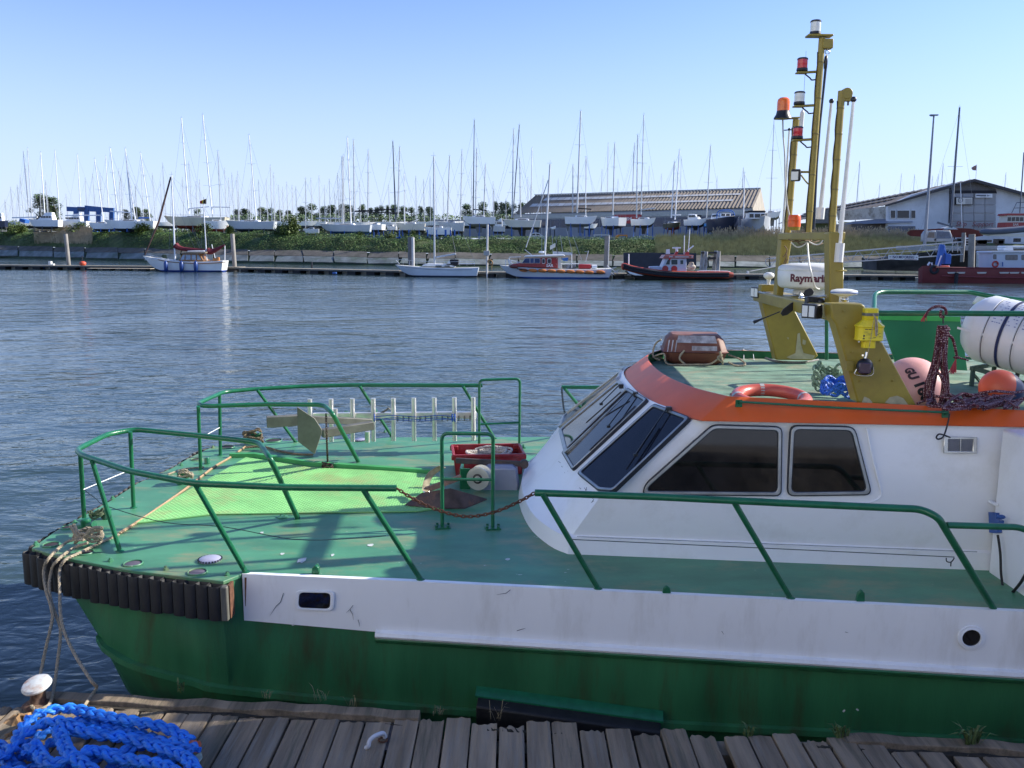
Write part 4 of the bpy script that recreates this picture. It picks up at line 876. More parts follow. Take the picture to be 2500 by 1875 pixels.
# mooring ropes led over the bow fender
fr0=lambda x,y,z=DZ+.01: on(x,y,z)
ropething('mooring_rope','outermost pale rope from the near bow bitt down to the white bollard',[fr0(205,1318,DZ+.09),fr0(166,1322,DZ+.05),fr0(120,1362),at(107,1392,6.42),at(112,1440,6.3),at(124,1478,6.2),at(128,1510,6.15),at(115,1570,6.05),at(100,1640,5.95),on(92,1700,GZ+.08)],.0125,m_ropeg)
ropething('mooring_rope','middle pale rope over the black bow fender, slack behind the bollard',[fr0(215,1325,DZ+.09),fr0(180,1338,DZ+.03),fr0(140,1368),at(126,1392,6.4),at(120,1440,6.3),at(132,1490,6.2),at(148,1540,6.15),at(140,1620,6.0),at(132,1680,5.85),on(120,1720,GZ+.03),on(90,1732,GZ+.03),on(75,1722,GZ+.03)],.0125,m_ropeg)
ropething('mooring_rope','rightmost mooring rope slanting from the bow down to the plank dock edge',[fr0(290,1305),fr0(245,1325),fr0(190,1352,DZ+.015),fr0(158,1368),at(146,1392,6.35),at(146,1440,6.2),at(148,1500,6.1),at(160,1550,6.0),at(190,1610,5.85),at(225,1665,5.75),on(236,1678,GZ+.04),on(222,1700,GZ+.02),on(205,1725,GZ+.02)],.0125,m_ropeg)
ropething('deck_rope','long tan rope stretched across the bow deck beside the lime mat',[fr0(292,1302),fr0(350,1265),fr0(450,1196),fr0(520,1142),fr0(560,1118),fr0(600,1090)],.013,mat('tan_rope',(.42,.29,.17),.9,var=.2,vs=60,bump=.002,bs=200),'rope')
def knot(px,py,z,s,m,name,lab,n=6,cat='rope',r=.013,seed=1,fl=.6,group=None,rx=1.25):
    rnd=random.Random(seed); c=on(px,py,z); pts=[]
    for k in range(n*7):
        a=k*2*PI/7+rnd.uniform(-.2,.2); q=s*(.72+.32*rnd.random()); pts.append(c+V(math.cos(a)*q*rx,math.sin(a)*q*fl,(k/(n*7)-.4)*s*1.2+rnd.uniform(-.5,.5)*s))
    mb=MB(); rope(mb,smooth(pts,5),r,3); o=mb.build(name,m,None,sm=60); return tag(o,lab,cat,group)
knot(212,1306,DZ+.09,.10,m_ropeg,'rope_turns','pale rope turns knotted round the near bow bitt',5,seed=4)
knot(618,1066,DZ+.10,.10,mat('dark_tan_rope',(.17,.13,.08),.9,var=.3,vs=60),'rope_turns','dark tan rope wound on the bitt at the far bow corner',5,seed=5)
knot(452,1160,DZ+.10,.06,m_ropeg,'rope_turns','few pale rope turns on the low bollard beside the lime mat',3,seed=6)
knot(236,1255,DZ+.05,.06,mat('green_grey_rope',(.10,.13,.07),.9),'rope_scrap','greenish rope scrap on the bow edge behind the corner post',3,seed=9,r=.011)
ropething('deck_rope','dark rope lying behind the lime mat near the far bow corner',[on(600,1092,DZ+.015),on(640,1090,DZ+.015),on(680,1100,DZ+.015),on(720,1108,DZ+.015),on(765,1110,DZ+.015)],.013,mat('dark_tan_rope',(0,0,0)),'rope')
ropething('deck_rope','faded rope along the far bow edge plate',[on(410,1158,DZ+.01),on(450,1145,DZ+.01),on(500,1140,DZ+.01)],.009,m_ropeg,'rope')
# chains
def chain(name,lab,pts,m,link=.036,r=.0042,cat='chain'):
    P=resample(smooth(pts,10),link*.72); mb=MB(); F=frames(P)
    for i in range(len(P)-1):
        c=(P[i]+P[i+1])/2; t=(P[i+1]-P[i]).normalized(); u_,w_=F[i]; s_=u_ if i%2 else w_; q=[]
        for k in range(10):
            a=2*PI*k/10; q.append(c+t*math.cos(a)*link*.5+s_*math.sin(a)*link*.28)
        mb.tube(q,r,5,closed=True)
    o=mb.build(name,m,None,sm=60); return tag(o,lab,cat)
a=on(968,1192,RZ); b_=on(1306,1203,RZ); mid=lambda t,s: a.lerp(b_,t)+V(0,0,-s)
chain('rusty_chain','rusty chain sagging across the near rail gate',[a,mid(.12,.07),mid(.3,.145),mid(.5,.185),mid(.7,.15),mid(.88,.07),b_],m_rust,r=.005)
chain('hanging_chain','dark chain hanging from the far bow rail down to the deck',[on(796,1008,RZ-.03)+V(0,0,-.01),on(796,1008,RZ-.03)+V(0,0,-.25),on(800,1130,DZ+.03)],mat('dark_rust',(.06,.035,.025),.8,var=.3,vs=20))
knot(800,1140,DZ+.018,.05,mat('dark_rust',(0,0,0)),'chain_pile','small rusty pile of chain on the deck under the hanging chain',3,'chain',r=.009,seed=3)
chain('gate_chain','thin black chain drooping from the rail end left of the windscreen',[on(1371,947,RZ),at(1377,1000,10.2),at(1388,1035,10.1),at(1393,1054,10.0)],m_black)
# aluminium passerelle rack lying on the far deck
rack=thing('gangway_rack','silver aluminium boarding frame with upright tubes lying on the far foredeck','boarding frame',tuple(on(900,1070,DZ)))
m_al2=mat('bright_aluminium',(.72,.70,.66),.35,metal=.7,var=.12,vs=10)
RYs=10.05
for i,x in enumerate([757,809,861,912,961,1011,1061,1110,1156]):
    b0=at(x,[1075,1078,1078,1077,1076,1076,1076,1076,1075][i],RYs); t0=at(x-1,974-i*.5,RYs); mb=MB(); mb.tube([b0,t0],.028,12); mb.build('upright_tube',m_al2,rack)
a=at(765,1016,RYs+.06); b_=at(1163,1013,RYs+.06); mb=MB(); mb.bar(a,b_,.06,.08); mb.build('long_rail',m_al2,rack,bev=.006)
for k in range(14):
    p=a.lerp(b_,.52+k*.034); mb=MB(); mb.box(p+V(0,-.045,-.03),(.012,.03,.06)); mb.build('clip',m_galv,rack)
a=at(651,1030,9.3); b_=at(728,1025,9.4); mb=MB(); mb.bar(a,b_,.10,.115); mb.build('box_beam',m_galv,rack,bev=.006)
a=at(726,1022,9.4); b_=at(905,1030,9.9); mb=MB(); mb.bar(a,b_,.08,.075); mb.build('box_beam',m_galv,rack,bev=.006)
a=at(787,1058,9.2); b_=at(910,1038,9.5); mb=MB(); mb.bar(a,b_,.09,.09); mb.build('box_beam',m_galv,rack,bev=.006)
mb=MB(); mb.prism([at(725,994,9.1),at(768,1022,9.1),at(786,1050,9.15),at(785,1058,9.15),at(768,1109,9.1),at(727,1078,9.1)],(0,.02,0)); mb.build('end_plate',m_galv,rack,bev=.003)
mb=MB(); mb.tube([at(897,1052,9.6),at(897,1078,9.65)],.03,12); mb.build('foot_tube',m_al2,rack); mb=MB(); mb.tube([at(819,998,9.9),at(819,1030,9.9)],.025,12); mb.build('foot_tube',m_al2,rack)
m_bl=mat('blue_twine',(.03,.10,.40),.8)
mb=MB()
for y0,y1,s_ in ((1018,1014,1),(1022,1024,-1),(1026,1020,1)): mb.tube(smooth([at(912,y0,9.97),at(960,y1,9.97),at(1020,y1+4,9.97),at(1070,y1,9.97),at(1112,y0,9.97)],4),.005,5)
for x in (914,1104,1110): mb.torus(at(x,1020,9.99),.045,.006,nrm=(1,.2,0),n=12,m=5)
o=mb.build('blue_lashing',m_bl,None); tag(o,'thin blue twine lashed along the silver boarding frame','lashing')
mb=MB(); mb.tube(smooth([at(930,1008,10.1),at(942,1002,10.1),at(948,997,10.1),at(952,1000,10.1)],3),.012,6); mb.build('cleat_loop',m_galv,rack)
# red crate with rope
crate=thing('red_crate','open red plastic crate holding grey rope on the foredeck','crate',tuple(on(1190,1160,DZ)))
m_red=mat('red_plastic',(.30,.022,.028),.4,var=.12,vs=5,dirt=(.4,.22,.2),da=.3,ds=6)
cb=[on(1095,1172,DZ+.01),on(1262,1170,DZ+.01),on(1270,1130,DZ+.01)]
cx,cy=on(1185,1150,DZ).x,on(1185,1150,DZ).y; rz_=Matrix.Rotation(R(6),3,'Z'); L_,W_,Hh=.70,.46,.22; oc=V(cx+.02,cy+.04,DZ+.01)
def cw(a,b_,t): # wall between corners
    mb=MB(); pa_,pb_=oc+rz_@V(*a,0),oc+rz_@V(*b_,0); k=1.06; pa2,pb2=oc+rz_@V(a[0]*k,a[1]*k,Hh),oc+rz_@V(b_[0]*k,b_[1]*k,Hh); n_=(pb_-pa_).cross(V(0,0,1)).normalized()*t
    mb.add([pa_,pb_,pb2,pa2,pa_-n_,pb_-n_,pb2-n_,pa2-n_],[(0,1,2,3),(5,4,7,6),(3,2,6,7),(1,0,4,5),(0,3,7,4),(2,1,5,6)]); o=mb.build('side',m_red,crate)
    mb=MB(); mb.bar((pa2+V(0,0,-.01)),(pb2+V(0,0,-.01)),.028,.03); mb.build('rim',m_red,crate,bev=.004)
c4=[(-L_/2,-W_/2),(L_/2,-W_/2),(L_/2,W_/2),(-L_/2,W_/2)]
for i in range(4): cw(c4[i],c4[(i+1)%4],.008)
mb=MB(); mb.box(oc+V(0,0,.01),(L_,W_,.012),rz_); mb.build('base',m_red,crate)
for a in c4: mb=MB(); mb.box(oc+rz_@V(a[0]*1.0,a[1]*.98,Hh-.03),(.09,.05,.05),rz_); mb.build('corner_block',m_red,crate,bev=.008)
mb=MB(); rnd=random.Random(8); pts=[]
for k in range(60):
    a=k*2*PI/9.3; q=.7+.3*rnd.random(); pts.append(oc+rz_@V(math.cos(a)*.27*q,math.sin(a)*.16*q,Hh-.10+.09*k/60+rnd.uniform(-.015,.02)))
rope(mb,smooth(pts,4),.014,3); o=mb.build('rope_coil',mat('pale_grey_rope',(.46,.42,.38),.9,var=.35,vs=40),None,sm=60); tag(o,'pale grey rope coiled inside the red crate','rope')
# anchor on the foredeck
anc=thing('anchor','rusty plough anchor lying on the lime mat in front of the windlass','anchor',tuple(on(1090,1230,DZ)))
m_anc=mat('rusty_anchor_iron',(.075,.05,.045),.65,var=.35,vs=8,dirt=(.28,.12,.06),da=.7,ds=5,bump=.002,bs=40)
f=lambda x,y,z: on(x,y,DZ+z)
tipL=f(988,1232,.03); A=f(1030,1203,.12); Bq=f(1100,1192,.20); Cq=f(1190,1218,.05); D=f(1135,1240,.015); E_=f(1040,1240,.015)
mb=MB(); mb.add([tipL,A,Bq,Cq,D,E_,f(1100,1236,.0)],[(0,1,5),(1,2,4,5),(2,3,4),(0,5,6),(5,4,6)]); mb.add([p+V(0,.012,-.012) for p in (tipL,A,Bq,Cq,D,E_)],[(5,1,0),(5,4,2,1),(4,3,2)]); mb.build('fluke',m_anc,anc,sm=60)
arm=smooth([f(1038,1200,.12),f(1042,1176,.16),f(1052,1158,.22),f(1068,1146,.27),f(1080,1140,.30)],5)
mb=MB(); mb.loft([[p+V(-.03-.0*i,0,.01),p+V(.03,0,-.01),p+V(.03,.025,-.01),p+V(-.03,.025,.01)] for i,p in enumerate(arm)],closed=True,cap0=True,cap1=True); mb.build('shank_horn',mat('pale_worn_iron',(.30,.26,.16),.6,var=.3,vs=12,dirt=(.15,.08,.04),da=.6,ds=8),anc)
mb=MB(); mb.bar(f(1040,1196,.12),f(1125,1165,.20),.03,.05); mb.build('shank',m_anc,anc); mb=MB(); mb.torus(f(1042,1200,.10),.028,.008,n=14,m=6); mb.build('shackle',m_chrome,anc)
# ---- things on the wheelhouse roof ----
# life buoy
lb=thing('life_ring','faded red life ring with a grey band lying on the near roof edge','life ring',tuple(on(1905,975,2.80)))
lc=V(2.07,6.87,2.81); m_ring=mat('faded_red_ring',(.52,.10,.07),.35,var=.12,vs=4,dirt=(.6,.3,.26),da=.5,ds=3)
mb=MB(); mb.torus(lc,.265,.052,nrm=(0,-.10,1),n=48,m=14); mb.build('ring_body',m_ring,lb,sm=80)
for a in (R(-88),R(0),R(92),R(180)):
    nv=V(0,-.10,1).normalized(); uu=nv.orthogonal().normalized(); ww=nv.cross(uu)
    seg=[]
    for k in range(5):
        b1=a+(k-2)*.035; seg.append(lc+V(math.cos(b1)*.265,math.sin(b1)*.265,math.sin(b1)*.265*.10))
    mb=MB(); mb.tube(seg,.0535,14,caps=False); mb.build('reflective_band',mat('grey_reflective_tape',(.45,.45,.43),.4),lb)
mb=MB(); mb.tube(smooth([lc+V(math.cos(a)*.32,math.sin(a)*.32,.02*math.sin(5*a)) for a in [R(d) for d in range(0,181,15)]],3),.006,6); mb.build('grab_line',m_ropeg,lb)
# rope coils
def coil(px,py,z,R0,r,turns,m,name,lab,sy=.7,seed=1,tilt=0,tall=.12,rnd_=.12):
    rnd=random.Random(seed); c=on(px,py,z); pts=[]
    for k in range(int(turns*10)):
        a=2*PI*k/10; q=R0*(1+rnd.uniform(-rnd_,rnd_)); pts.append(c+V(math.cos(a)*q,math.sin(a)*q*sy,rnd.random()*tall+math.sin(a)*tilt))
    mb=MB(); rope(mb,smooth(pts,4),r,3,n=5); o=mb.build(name,m,None,sm=60); return tag(o,lab,'rope')
coil(2020,945,2.82,.12,.012,9,mat('green_white_rope',(.20,.30,.20),.85,var=.5,vs=45),'rope_coil','green and white rope coil between the life ring and mast leg',.75,3,.05,.16)
coil(2048,962,2.82,.13,.013,8,mat('bright_blue_rope',(.02,.12,.55),.5,var=.5,vs=70),'rope_coil','small bright blue rope coil on the roof edge by the mast leg',.6,5,.02,.12)
# raft case on the roof
rc=on(1720,893,RD); m_case=mat('faded_red_brown_case',(.17,.06,.038),.6,var=.15,vs=3,dirt=(.33,.2,.13),da=.5,ds=3)
case=thing('life_raft_case','red-brown lashed life raft case near the front of the wheelhouse roof','life raft case',tuple(rc))
cc=rc+V(-.06,.30,0); rzc=Matrix.Rotation(R(-7),3,'Z')
def crect(w,d,z,ox=0): return [cc+rzc@V(ox+sx*w/2,sy*d/2,z) for sx,sy in ((-1,-1),(1,-1),(1,1),(-1,1))]
def c8(w,d,z,ch=.06,ox=0):
    return [cc+rzc@V(ox+x,y,z) for x,y in ((-w/2+ch,-d/2),(w/2-ch,-d/2),(w/2,-d/2+ch),(w/2,d/2-ch),(w/2-ch,d/2),(-w/2+ch,d/2),(-w/2,d/2-ch),(-w/2,-d/2+ch))]
mb=MB(); mb.loft([c8(.50,.42,.0),c8(.60,.50,.04),c8(.66,.56,.13),c8(.70,.60,.135)],closed=True,cap0=True,cap1=True); mb.build('case_base',m_case,case,bev=.006)
mb=MB(); mb.loft([c8(.70,.60,.137),c8(.66,.56,.15),c8(.60,.48,.26),c8(.50,.38,.315)],closed=True,cap1=True); ct=mb.build('case_lid',m_case,case,bev=.01)
m_sil=mat('silvered_label',(.42,.40,.42),.35,var=.35,vs=14,dirt=(.2,.12,.1),da=.7,ds=8)
mb=MB(); mb.add([cc+rzc@V(x,y,z) for x,y,z in ((-.20,-.257,.235),(.22,-.257,.235),(.20,-.212,.309),(-.18,-.212,.309))],[(0,1,2,3)]); mb.add([cc+rzc@V(x,y,z) for x,y,z in ((-.04,-.287,.158),(.22,-.287,.158),(.22,-.270,.205),(-.04,-.270,.205))],[(0,1,2,3)]); mb.build('silver_label',m_sil,ct,sm=0)
for ox in (-.30,-.26,-.22): mb=MB(); mb.add([cc+rzc@V(ox,-.295,.142),cc+rzc@V(ox+.012,-.295,.142),cc+rzc@V(ox+.03,-.25,.262),cc+rzc@V(ox+.018,-.25,.262)],[(0,1,2,3)]); mb.build('strap',m_sil,ct,sm=0)
mb=MB(); rope(mb,smooth([cc+rzc@V(*p) for p in ((-.45,-.1,.05),(-.40,-.28,.10),(-.33,-.33,.12),(-.30,-.34,.02),(-.15,-.36,.015),(.0,-.36,.02),(.15,-.35,.03),(.26,-.33,.10),(.28,-.32,.02))],6),.010,3); mb.build('lashing',m_ropeg,case)
for s_,pts in enumerate([((.26,-.33,.12),(.24,-.36,.16),(.27,-.35,.06),(.22,-.36,.1),(.28,-.34,.13)),((.36,-.1,.10),(.46,-.18,.07),(.52,-.26,.02),(.42,-.30,.01),(.33,-.30,.05)),((-.12,-.30,.16),(-.17,-.33,.08),(-.10,-.35,.01)),((-.36,-.2,.26),(-.42,-.16,.2),(-.44,-.2,.08),(-.37,-.28,.05))]):
    mb=MB(); rope(mb,smooth([cc+rzc@V(*p) for p in pts],5),.011,3); mb.build('lashing',m_ropeg,case)
knot(1652,862,RD+.08,.08,mat('grey_rope',(.30,.28,.26),.9,var=.3,vs=50),'rope_tangle','grey rope tangle beside the red-brown raft case',4,seed=12,r=.009)
wire('roof_cable',smooth([on(1812,855,RD+.09),on(1840,862,RD+.05),on(1865,872,RD+.01),on(1900,882,RD+.01),on(1960,884,RD+.01),on(1998,878,RD+.01)],4),.010,mat('grey_rope',(0,0,0)))
wire('roof_cable',[on(1816,878,RD),on(1816,852,RD+.09)],.004,m_white); wire('roof_cable',[on(1841,880,RD),on(1838,858,RD+.07)],.004,m_white)
# yellow beacon housing strapped on the near leg
ep=thing('rescue_beacon','bright yellow emergency beacon housing strapped to the near mast leg','emergency beacon',tuple(at(2122,830,6.5)))
m_yel=mat('bright_yellow_plastic',(.78,.62,.02),.35,var=.06,vs=5)
YE=6.46; px2m=YE/FPX
def eb(x,y): return at(x,y,YE)
mb=MB()
def oct_(c,w,d,z,ch): return [c+V(x,y,z) for x,y in ((-w+ch,-d),(w-ch,-d),(w,-d+ch),(w,d-ch),(w-ch,d),(-w+ch,d),(-w,d-ch),(-w,-d+ch))]
c=eb(2123,832); c.y+=.02
mb.loft([oct_(c,.085,.05,0,.02),oct_(c,.097,.062,.004,.025),oct_(c,.097,.062,.012,.025),oct_(c,.093,.06,.016,.025),oct_(c,.093,.06,.10,.025),oct_(c,.098,.064,.104,.025),oct_(c,.098,.064,.112,.025),oct_(c,.060,.045,.145,.02),oct_(c,.050,.038,.155,.015)],closed=True,cap0=True,cap1=True); mb.build('housing',m_yel,ep,bev=.003)
mb=MB(); mb.loft([oct_(c,.048,.036,.155,.012),oct_(c,.050,.038,.16,.012),oct_(c,.050,.038,.235,.012),oct_(c,.045,.033,.242,.012)],closed=True,cap1=True); mb.build('neck',m_yel,ep,bev=.003)
mb=MB(); mb.loft([oct_(c,.046,.034,-.055,.012),oct_(c,.046,.034,0,.012)],closed=True,cap0=True); mb.build('lower_neck',m_yel,ep,bev=.003)
mb=MB(); mb.loft([oct_(c,.052,.040,.185,.012),oct_(c,.052,.040,.207,.012)],closed=True); mb.build('clamp_band',m_galv,ep)
mb=MB()
for x,z,w,h in ((-.045,.088,.022,.006),(-.02,.088,.02,.006),(-.045,.07,.03,.002),(-.045,.062,.03,.002),(-.02,.055,.03,.002),(-.03,.047,.035,.002),(-.06,.04,.012,.014),(-.06,.02,.012,.01),(.03,.075,.02,.003),(.055,.06,.014,.003),(.04,.05,.02,.003),(.06,.035,.014,.003),(.02,.03,.02,.003),(.0,.09,.05,.002),(.0,.024,.05,.002)): mb.box(c+V(x,-.0605,z),(w,.001,h))
mb.build('printed_label',m_black,ep,sm=0)
mb=MB(); mb.tube(smooth([c+V(.0,-.045,.20),c+V(.012,-.065,.17),c+V(.016,-.07,.10),c+V(.026,-.07,.04),c+V(.03,-.068,.10),c+V(.018,-.066,.17)],4),.005,6); mb.tube([c+V(.0,-.07,.17),c+V(-.012,-.07,.03),c+V(-.02,-.06,-.08)],.002,5); mb.build('cord',m_ropeg,ep)
mb=MB(); mb.sphere(c+V(-.082,-.03,-.006),.008,8,6); mb.sphere(c+V(.08,-.03,-.006),.008,8,6); mb.build('bolt_head',m_whitep,ep)
# pink buoy with lettering
bc_=at(2225,962,7.15); rb=.272; buo=thing('pink_buoy','faded pink round buoy marked GU 166 on the wheelhouse roof','buoy',tuple(bc_))
mb=MB(); mb.sphere(bc_,rb,40,24,(1,1,1.12)); mb.build('buoy_body',mat('faded_pink_plastic',(.80,.40,.34),.4,var=.07,vs=3,dirt=(.45,.2,.15),da=.3,ds=4),buo,sm=80)
to=(CAMP-bc_).normalized(); ex=V(0,0,1).cross(to).normalized(); ey=to.cross(ex)
ang=R(-62); ex2=ex*math.cos(ang)+ey*math.sin(ang); ey2=-ex*math.sin(ang)+ey*math.cos(ang)
def onball(s,size,ox,oy,m,bold=.006):
    vs,fs=txt(s,size,bold,sub=3); P=[]
    for v in vs:
        d=to+(ex2*(v.x+ox)+ey2*(v.y+oy))/rb; d.normalize(); k=1/math.sqrt(d.x**2+d.y**2+(d.z/1.12)**2); P.append(bc_+d*rb*k*1.012)
    mb=MB(); mb.add(P,fs); return mb.build('buoy_lettering',m,buo,sm=0)
onball('GU',.11,-.185,.075,mat('faded_black_paint',(.06,.03,.03),.6)); onball('166',.12,.012,.088,mat('black_paint',(.012,.01,.01),.5))
mb=MB(); P=[]; 
for u_0,v_0 in ((-.07,.15),(-.03,.15),(-.03,.19),(-.07,.19)):
    d=to+(ex2*u_0+ey2*v_0)/rb; d.normalize(); k=1/math.sqrt(d.x**2+d.y**2+(d.z/1.12)**2); P.append(bc_+d*rb*k*1.006)
mb.add(P,[(0,1,2,3)]); mb.build('faded_patch',mat('faded_red_patch',(.42,.10,.08),.5),buo,sm=0)
# orange and blue buoy
b2=at(2440,948,6.95); ob=thing('orange_buoy','orange buoy with a dark blue end lying under the raft canister','buoy',tuple(b2)); ax=V(.93,.1,-.22).normalized()
prof=[(.0,-.155)]+[(.15*math.sin(t),-.155*math.cos(t)) for t in [i*PI/16 for i in range(1,9)]]; 
mb=MB(); mb.lathe(prof+[(.149,.03)],b2,axis=ax,n=32); mb.build('orange_half',mat('orange_buoy_plastic',(.62,.10,.035),.4,var=.08,vs=4),ob,sm=80)
mb=MB(); mb.lathe([(.149,.03),(.135,.09),(.10,.15),(.055,.20),(.04,.22),(.035,.25),(0,.25)],b2,axis=ax,n=32); mb.build('blue_end',mat('navy_buoy_plastic',(.02,.03,.09),.35),ob,sm=80)
# maroon and white rope hank on the rail and heap
m_mar=bpy.data.materials.new('maroon_flecked_rope'); m_mar.use_nodes=True; n=m_mar.node_tree.nodes; l=m_mar.node_tree.links; b=n['Principled BSDF']; b.inputs['Roughness'].default_value=.85
tc=n.new('ShaderNodeTexCoord'); vo=n.new('ShaderNodeTexVoronoi'); vo.inputs['Scale'].default_value=75; vo.inputs['Randomness'].default_value=.35; l.new(tc.outputs['Object'],vo.inputs['Vector']); rp=n.new('ShaderNodeValToRGB'); rp.color_ramp.elements[0].position=.30; rp.color_ramp.elements[0].color=(.42,.30,.30,1); rp.color_ramp.elements[1].position=.42; rp.color_ramp.elements[1].color=(.085,.012,.022,1); l.new(vo.outputs['Distance'],rp.inputs[0]); l.new(rp.outputs[0],b.inputs['Base Color'])
m_redf=mat('red_frayed_fibre',(.45,.06,.07),.9)
hk=thing('rope_hank','maroon flecked rope hank hung from the green roof rail','rope',tuple(at(2295,780,6.9)))
YH=6.75; h=lambda x,y,dy=0: at(x,y,YH+dy)
strs=[]; rnd=random.Random(14)
for k in range(7):
    o=(k-3); strs.append(smooth([h(2301+o*3,795,.0),h(2299+o*4,830,rnd.uniform(-.03,.03)),h(2294+o*5,880,rnd.uniform(-.03,.03)),h(2288+o*6+ (8 if o>0 else -6),930,rnd.uniform(-.03,.03)),h(2286+o*7+(6 if o>0 else -8),965,rnd.uniform(-.02,.02)),h(2288+o*4,995-abs(o)*3,rnd.uniform(-.02,.02))],5))
for s_ in strs: mb=MB(); mb.tube(s_,.0125,8); mb.build('rope_strand',m_mar,hk,sm=80)
mb=MB(); mb.tube(smooth([h(2262,962,-.02),h(2270,990,-.03),h(2288,1002,-.03),h(2304,994,-.03),h(2310,965,-.02),h(2300,925,-.02),h(2290,910,-.02)],5),.0125,8); mb.tube(smooth([h(2268,955,-.02),h(2276,984,-.04),h(2290,990,-.04),h(2300,980,-.04),h(2304,955,-.03)],5),.0125,8); mb.build('rope_strand',m_mar,hk,sm=80)
for k in range(5):
    mb=MB(); c=h(2303,800+k*6,0); mb.torus(c,.052-(.006*abs(k-1)),.0125,nrm=(0.1*(-1)**k,.1,1),n=18,m=8,sc=.7); mb.build('rope_turn',m_mar,hk,sm=80)
mb=MB(); mb.torus(h(2300,829,0),.040,.0125,nrm=(0,.1,1),n=18,m=8,sc=.7); mb.torus(h(2298,834,0),.038,.0125,nrm=(.15,.1,1),n=18,m=8,sc=.7); mb.build('rope_turn',m_mar,hk,sm=80)
mb=MB(); mb.tube(smooth([h(2258,775,0),h(2266,760,0),h(2280,750,0),h(2296,748,0),h(2308,755,0),h(2310,768,0)],5),.011,8); mb.tube(smooth([h(2298,758,0),h(2296,772,.02),h(2304,774,-.02)],4),.011,8); mb.build('rope_tail',m_mar,hk,sm=80)
mb=MB(); mb.tube([h(2302,768,0),h(2303,790,0)],.006,6); mb.build('rope_tie',m_black,hk)
mb=MB()
for k in range(16):
    a=rnd.uniform(-1,1); mb.tube([h(2262,762,0),h(2255+a*8,782+rnd.random()*4,rnd.uniform(-.02,.02))],.0025,4)
mb.build('frayed_end',m_redf,hk)
mb=MB(); mb.tube(smooth([h(2316,818,0),h(2326,828,0),h(2332,850,0),h(2336,870,0)],5),.011,8); mb.torus(h(2336,873,0),.016,.010,n=12,m=6); mb.tube(smooth([h(2338,874,0),h(2352,876,0),h(2364,880,0)],4),.007,6); mb.build('rope_tail',m_mar,hk,sm=80)
mb=MB()
for k in range(24):
    a=rnd.uniform(-1,1); mb.tube([h(2334,876,0),h(2326+a*11,908+rnd.random()*5,rnd.uniform(-.02,.02))],.0028,4)
mb.build('frayed_end',m_redf,hk)
hp_=thing('rope_pile','maroon flecked rope spread in loose coils on the aft roof edge','rope',tuple(on(2400,995,2.83)))
for s_ in range(9):
    pts=[]; x0=2305+s_*18; 
    for k in range(7): pts.append(on(x0+rnd.uniform(-45,60),978+rnd.uniform(-16,20),2.80+rnd.random()*.05+.03))
    mb=MB(); mb.tube(smooth(pts,6),.0115,7); mb.build('rope_bight',m_mar,hp_,sm=80)
mb=MB(); mb.tube(smooth([on(2390,960,2.95),on(2430,955,2.98),on(2480,958,2.95),on(2520,950,2.95)],5),.010,7); mb.tube(smooth([on(2400,1000,2.83),on(2440,990,2.84),on(2500,972,2.88),on(2540,966,2.9)],5),.010,7); mb.tube(smooth([on(2240,985,2.83),on(2262,978,2.85),on(2300,992,2.83)],4),.010,7); mb.build('rope_bight',m_mar,hp_,sm=80)
# white life raft canister on its cradle
cn=thing('raft_canister','white cylindrical life raft canister strapped on a cradle at the aft roof','life raft canister',tuple(at(2480,830,7.9)))
m_can=mat('white_fibreglass',(.74,.74,.76),.3,var=.03,dirt=(.6,.55,.45),da=.3,ds=3)
A_=at(2362,790,8.15); Bx=at(2660,868,7.35); axc=(Bx-A_).normalized(); Lc=(Bx-A_).length; Rc=.30
side_=axc.cross(V(0,0,1)).normalized(); upc=side_.cross(axc).normalized()
def crow(d,r):
    return [A_+axc*d+(side_*math.cos(2*PI*k/40)+upc*math.sin(2*PI*k/40))*r for k in range(40)]
prof=[(0,.02),(.01,.12),(.05,.22),(.11,.275)]+[(.16+.12*i,.30 if i%1==0 else .29) for i in range(0,int((Lc-.3)/.12))]+[(Lc-.1,.29),(Lc-.03,.2),(Lc,.02)]
mb=MB(); mb.loft([crow(d,r) for d,r in prof],closed=True,cap0=True,cap1=True); mb.build('canister_shell',m_can,cn,sm=60)
for d in (.17,.30,.43,.56,.69): 
    mb=MB(); mb.loft([crow(d,.301),crow(d+.004,.309),crow(d+.10,.309),crow(d+.104,.301)],closed=True); mb.build('shell_rib',m_can,cn,sm=20)
    mb=MB(); mb.loft([crow(d+.106,.302),crow(d+.112,.304)],closed=True); mb.build('rib_gap',m_gask,cn)
mb=MB(); mb.loft([crow(.405,.312),crow(.43,.312)],closed=True); mb.build('hold_down_strap',mat('navy_webbing',(.02,.03,.10),.7),cn)
for dd in (.30,.43,.56,.69):
    mb=MB(); r_=random.Random(int(dd*100))
    for row in range(9):
        a0_=R(22+row*6) ; d0=dd+.012
        while d0<dd+.085:
            wdt=r_.uniform(.008,.025)
            if r_.random()<.75:
                p=[A_+axc*q+(side_*math.cos(t)+upc*math.sin(t))*.3105 for q,t in ((d0,a0_),(d0+wdt,a0_),(d0+wdt,a0_+R(1.6)),(d0,a0_+R(1.6)))]; mb.add(p,[(0,1,2,3)])
            d0+=wdt+.008
    if mb.v: mb.build('printed_text_lines',mat('blue_grey_print',(.22,.25,.42),.5),cn,sm=0)
mb=MB(); mb.loft([[A_+axc*d+side_*s_*.305+upc*z for z in (-.02,.0)] for d,s_ in ((.05,1),(Lc,1))]); mb.loft([[A_+axc*d-side_*.306+upc*z for z in (-.012,.012)] for d in (.08,Lc-.05)]); mb.build('shell_seam',m_can,cn)
m_cr=mat('green_grey_frame',(.05,.09,.07),.5,metal=.3)
mb=MB(); f0=A_+axc*.25-upc*.34; f1=A_+axc*.9-upc*.34
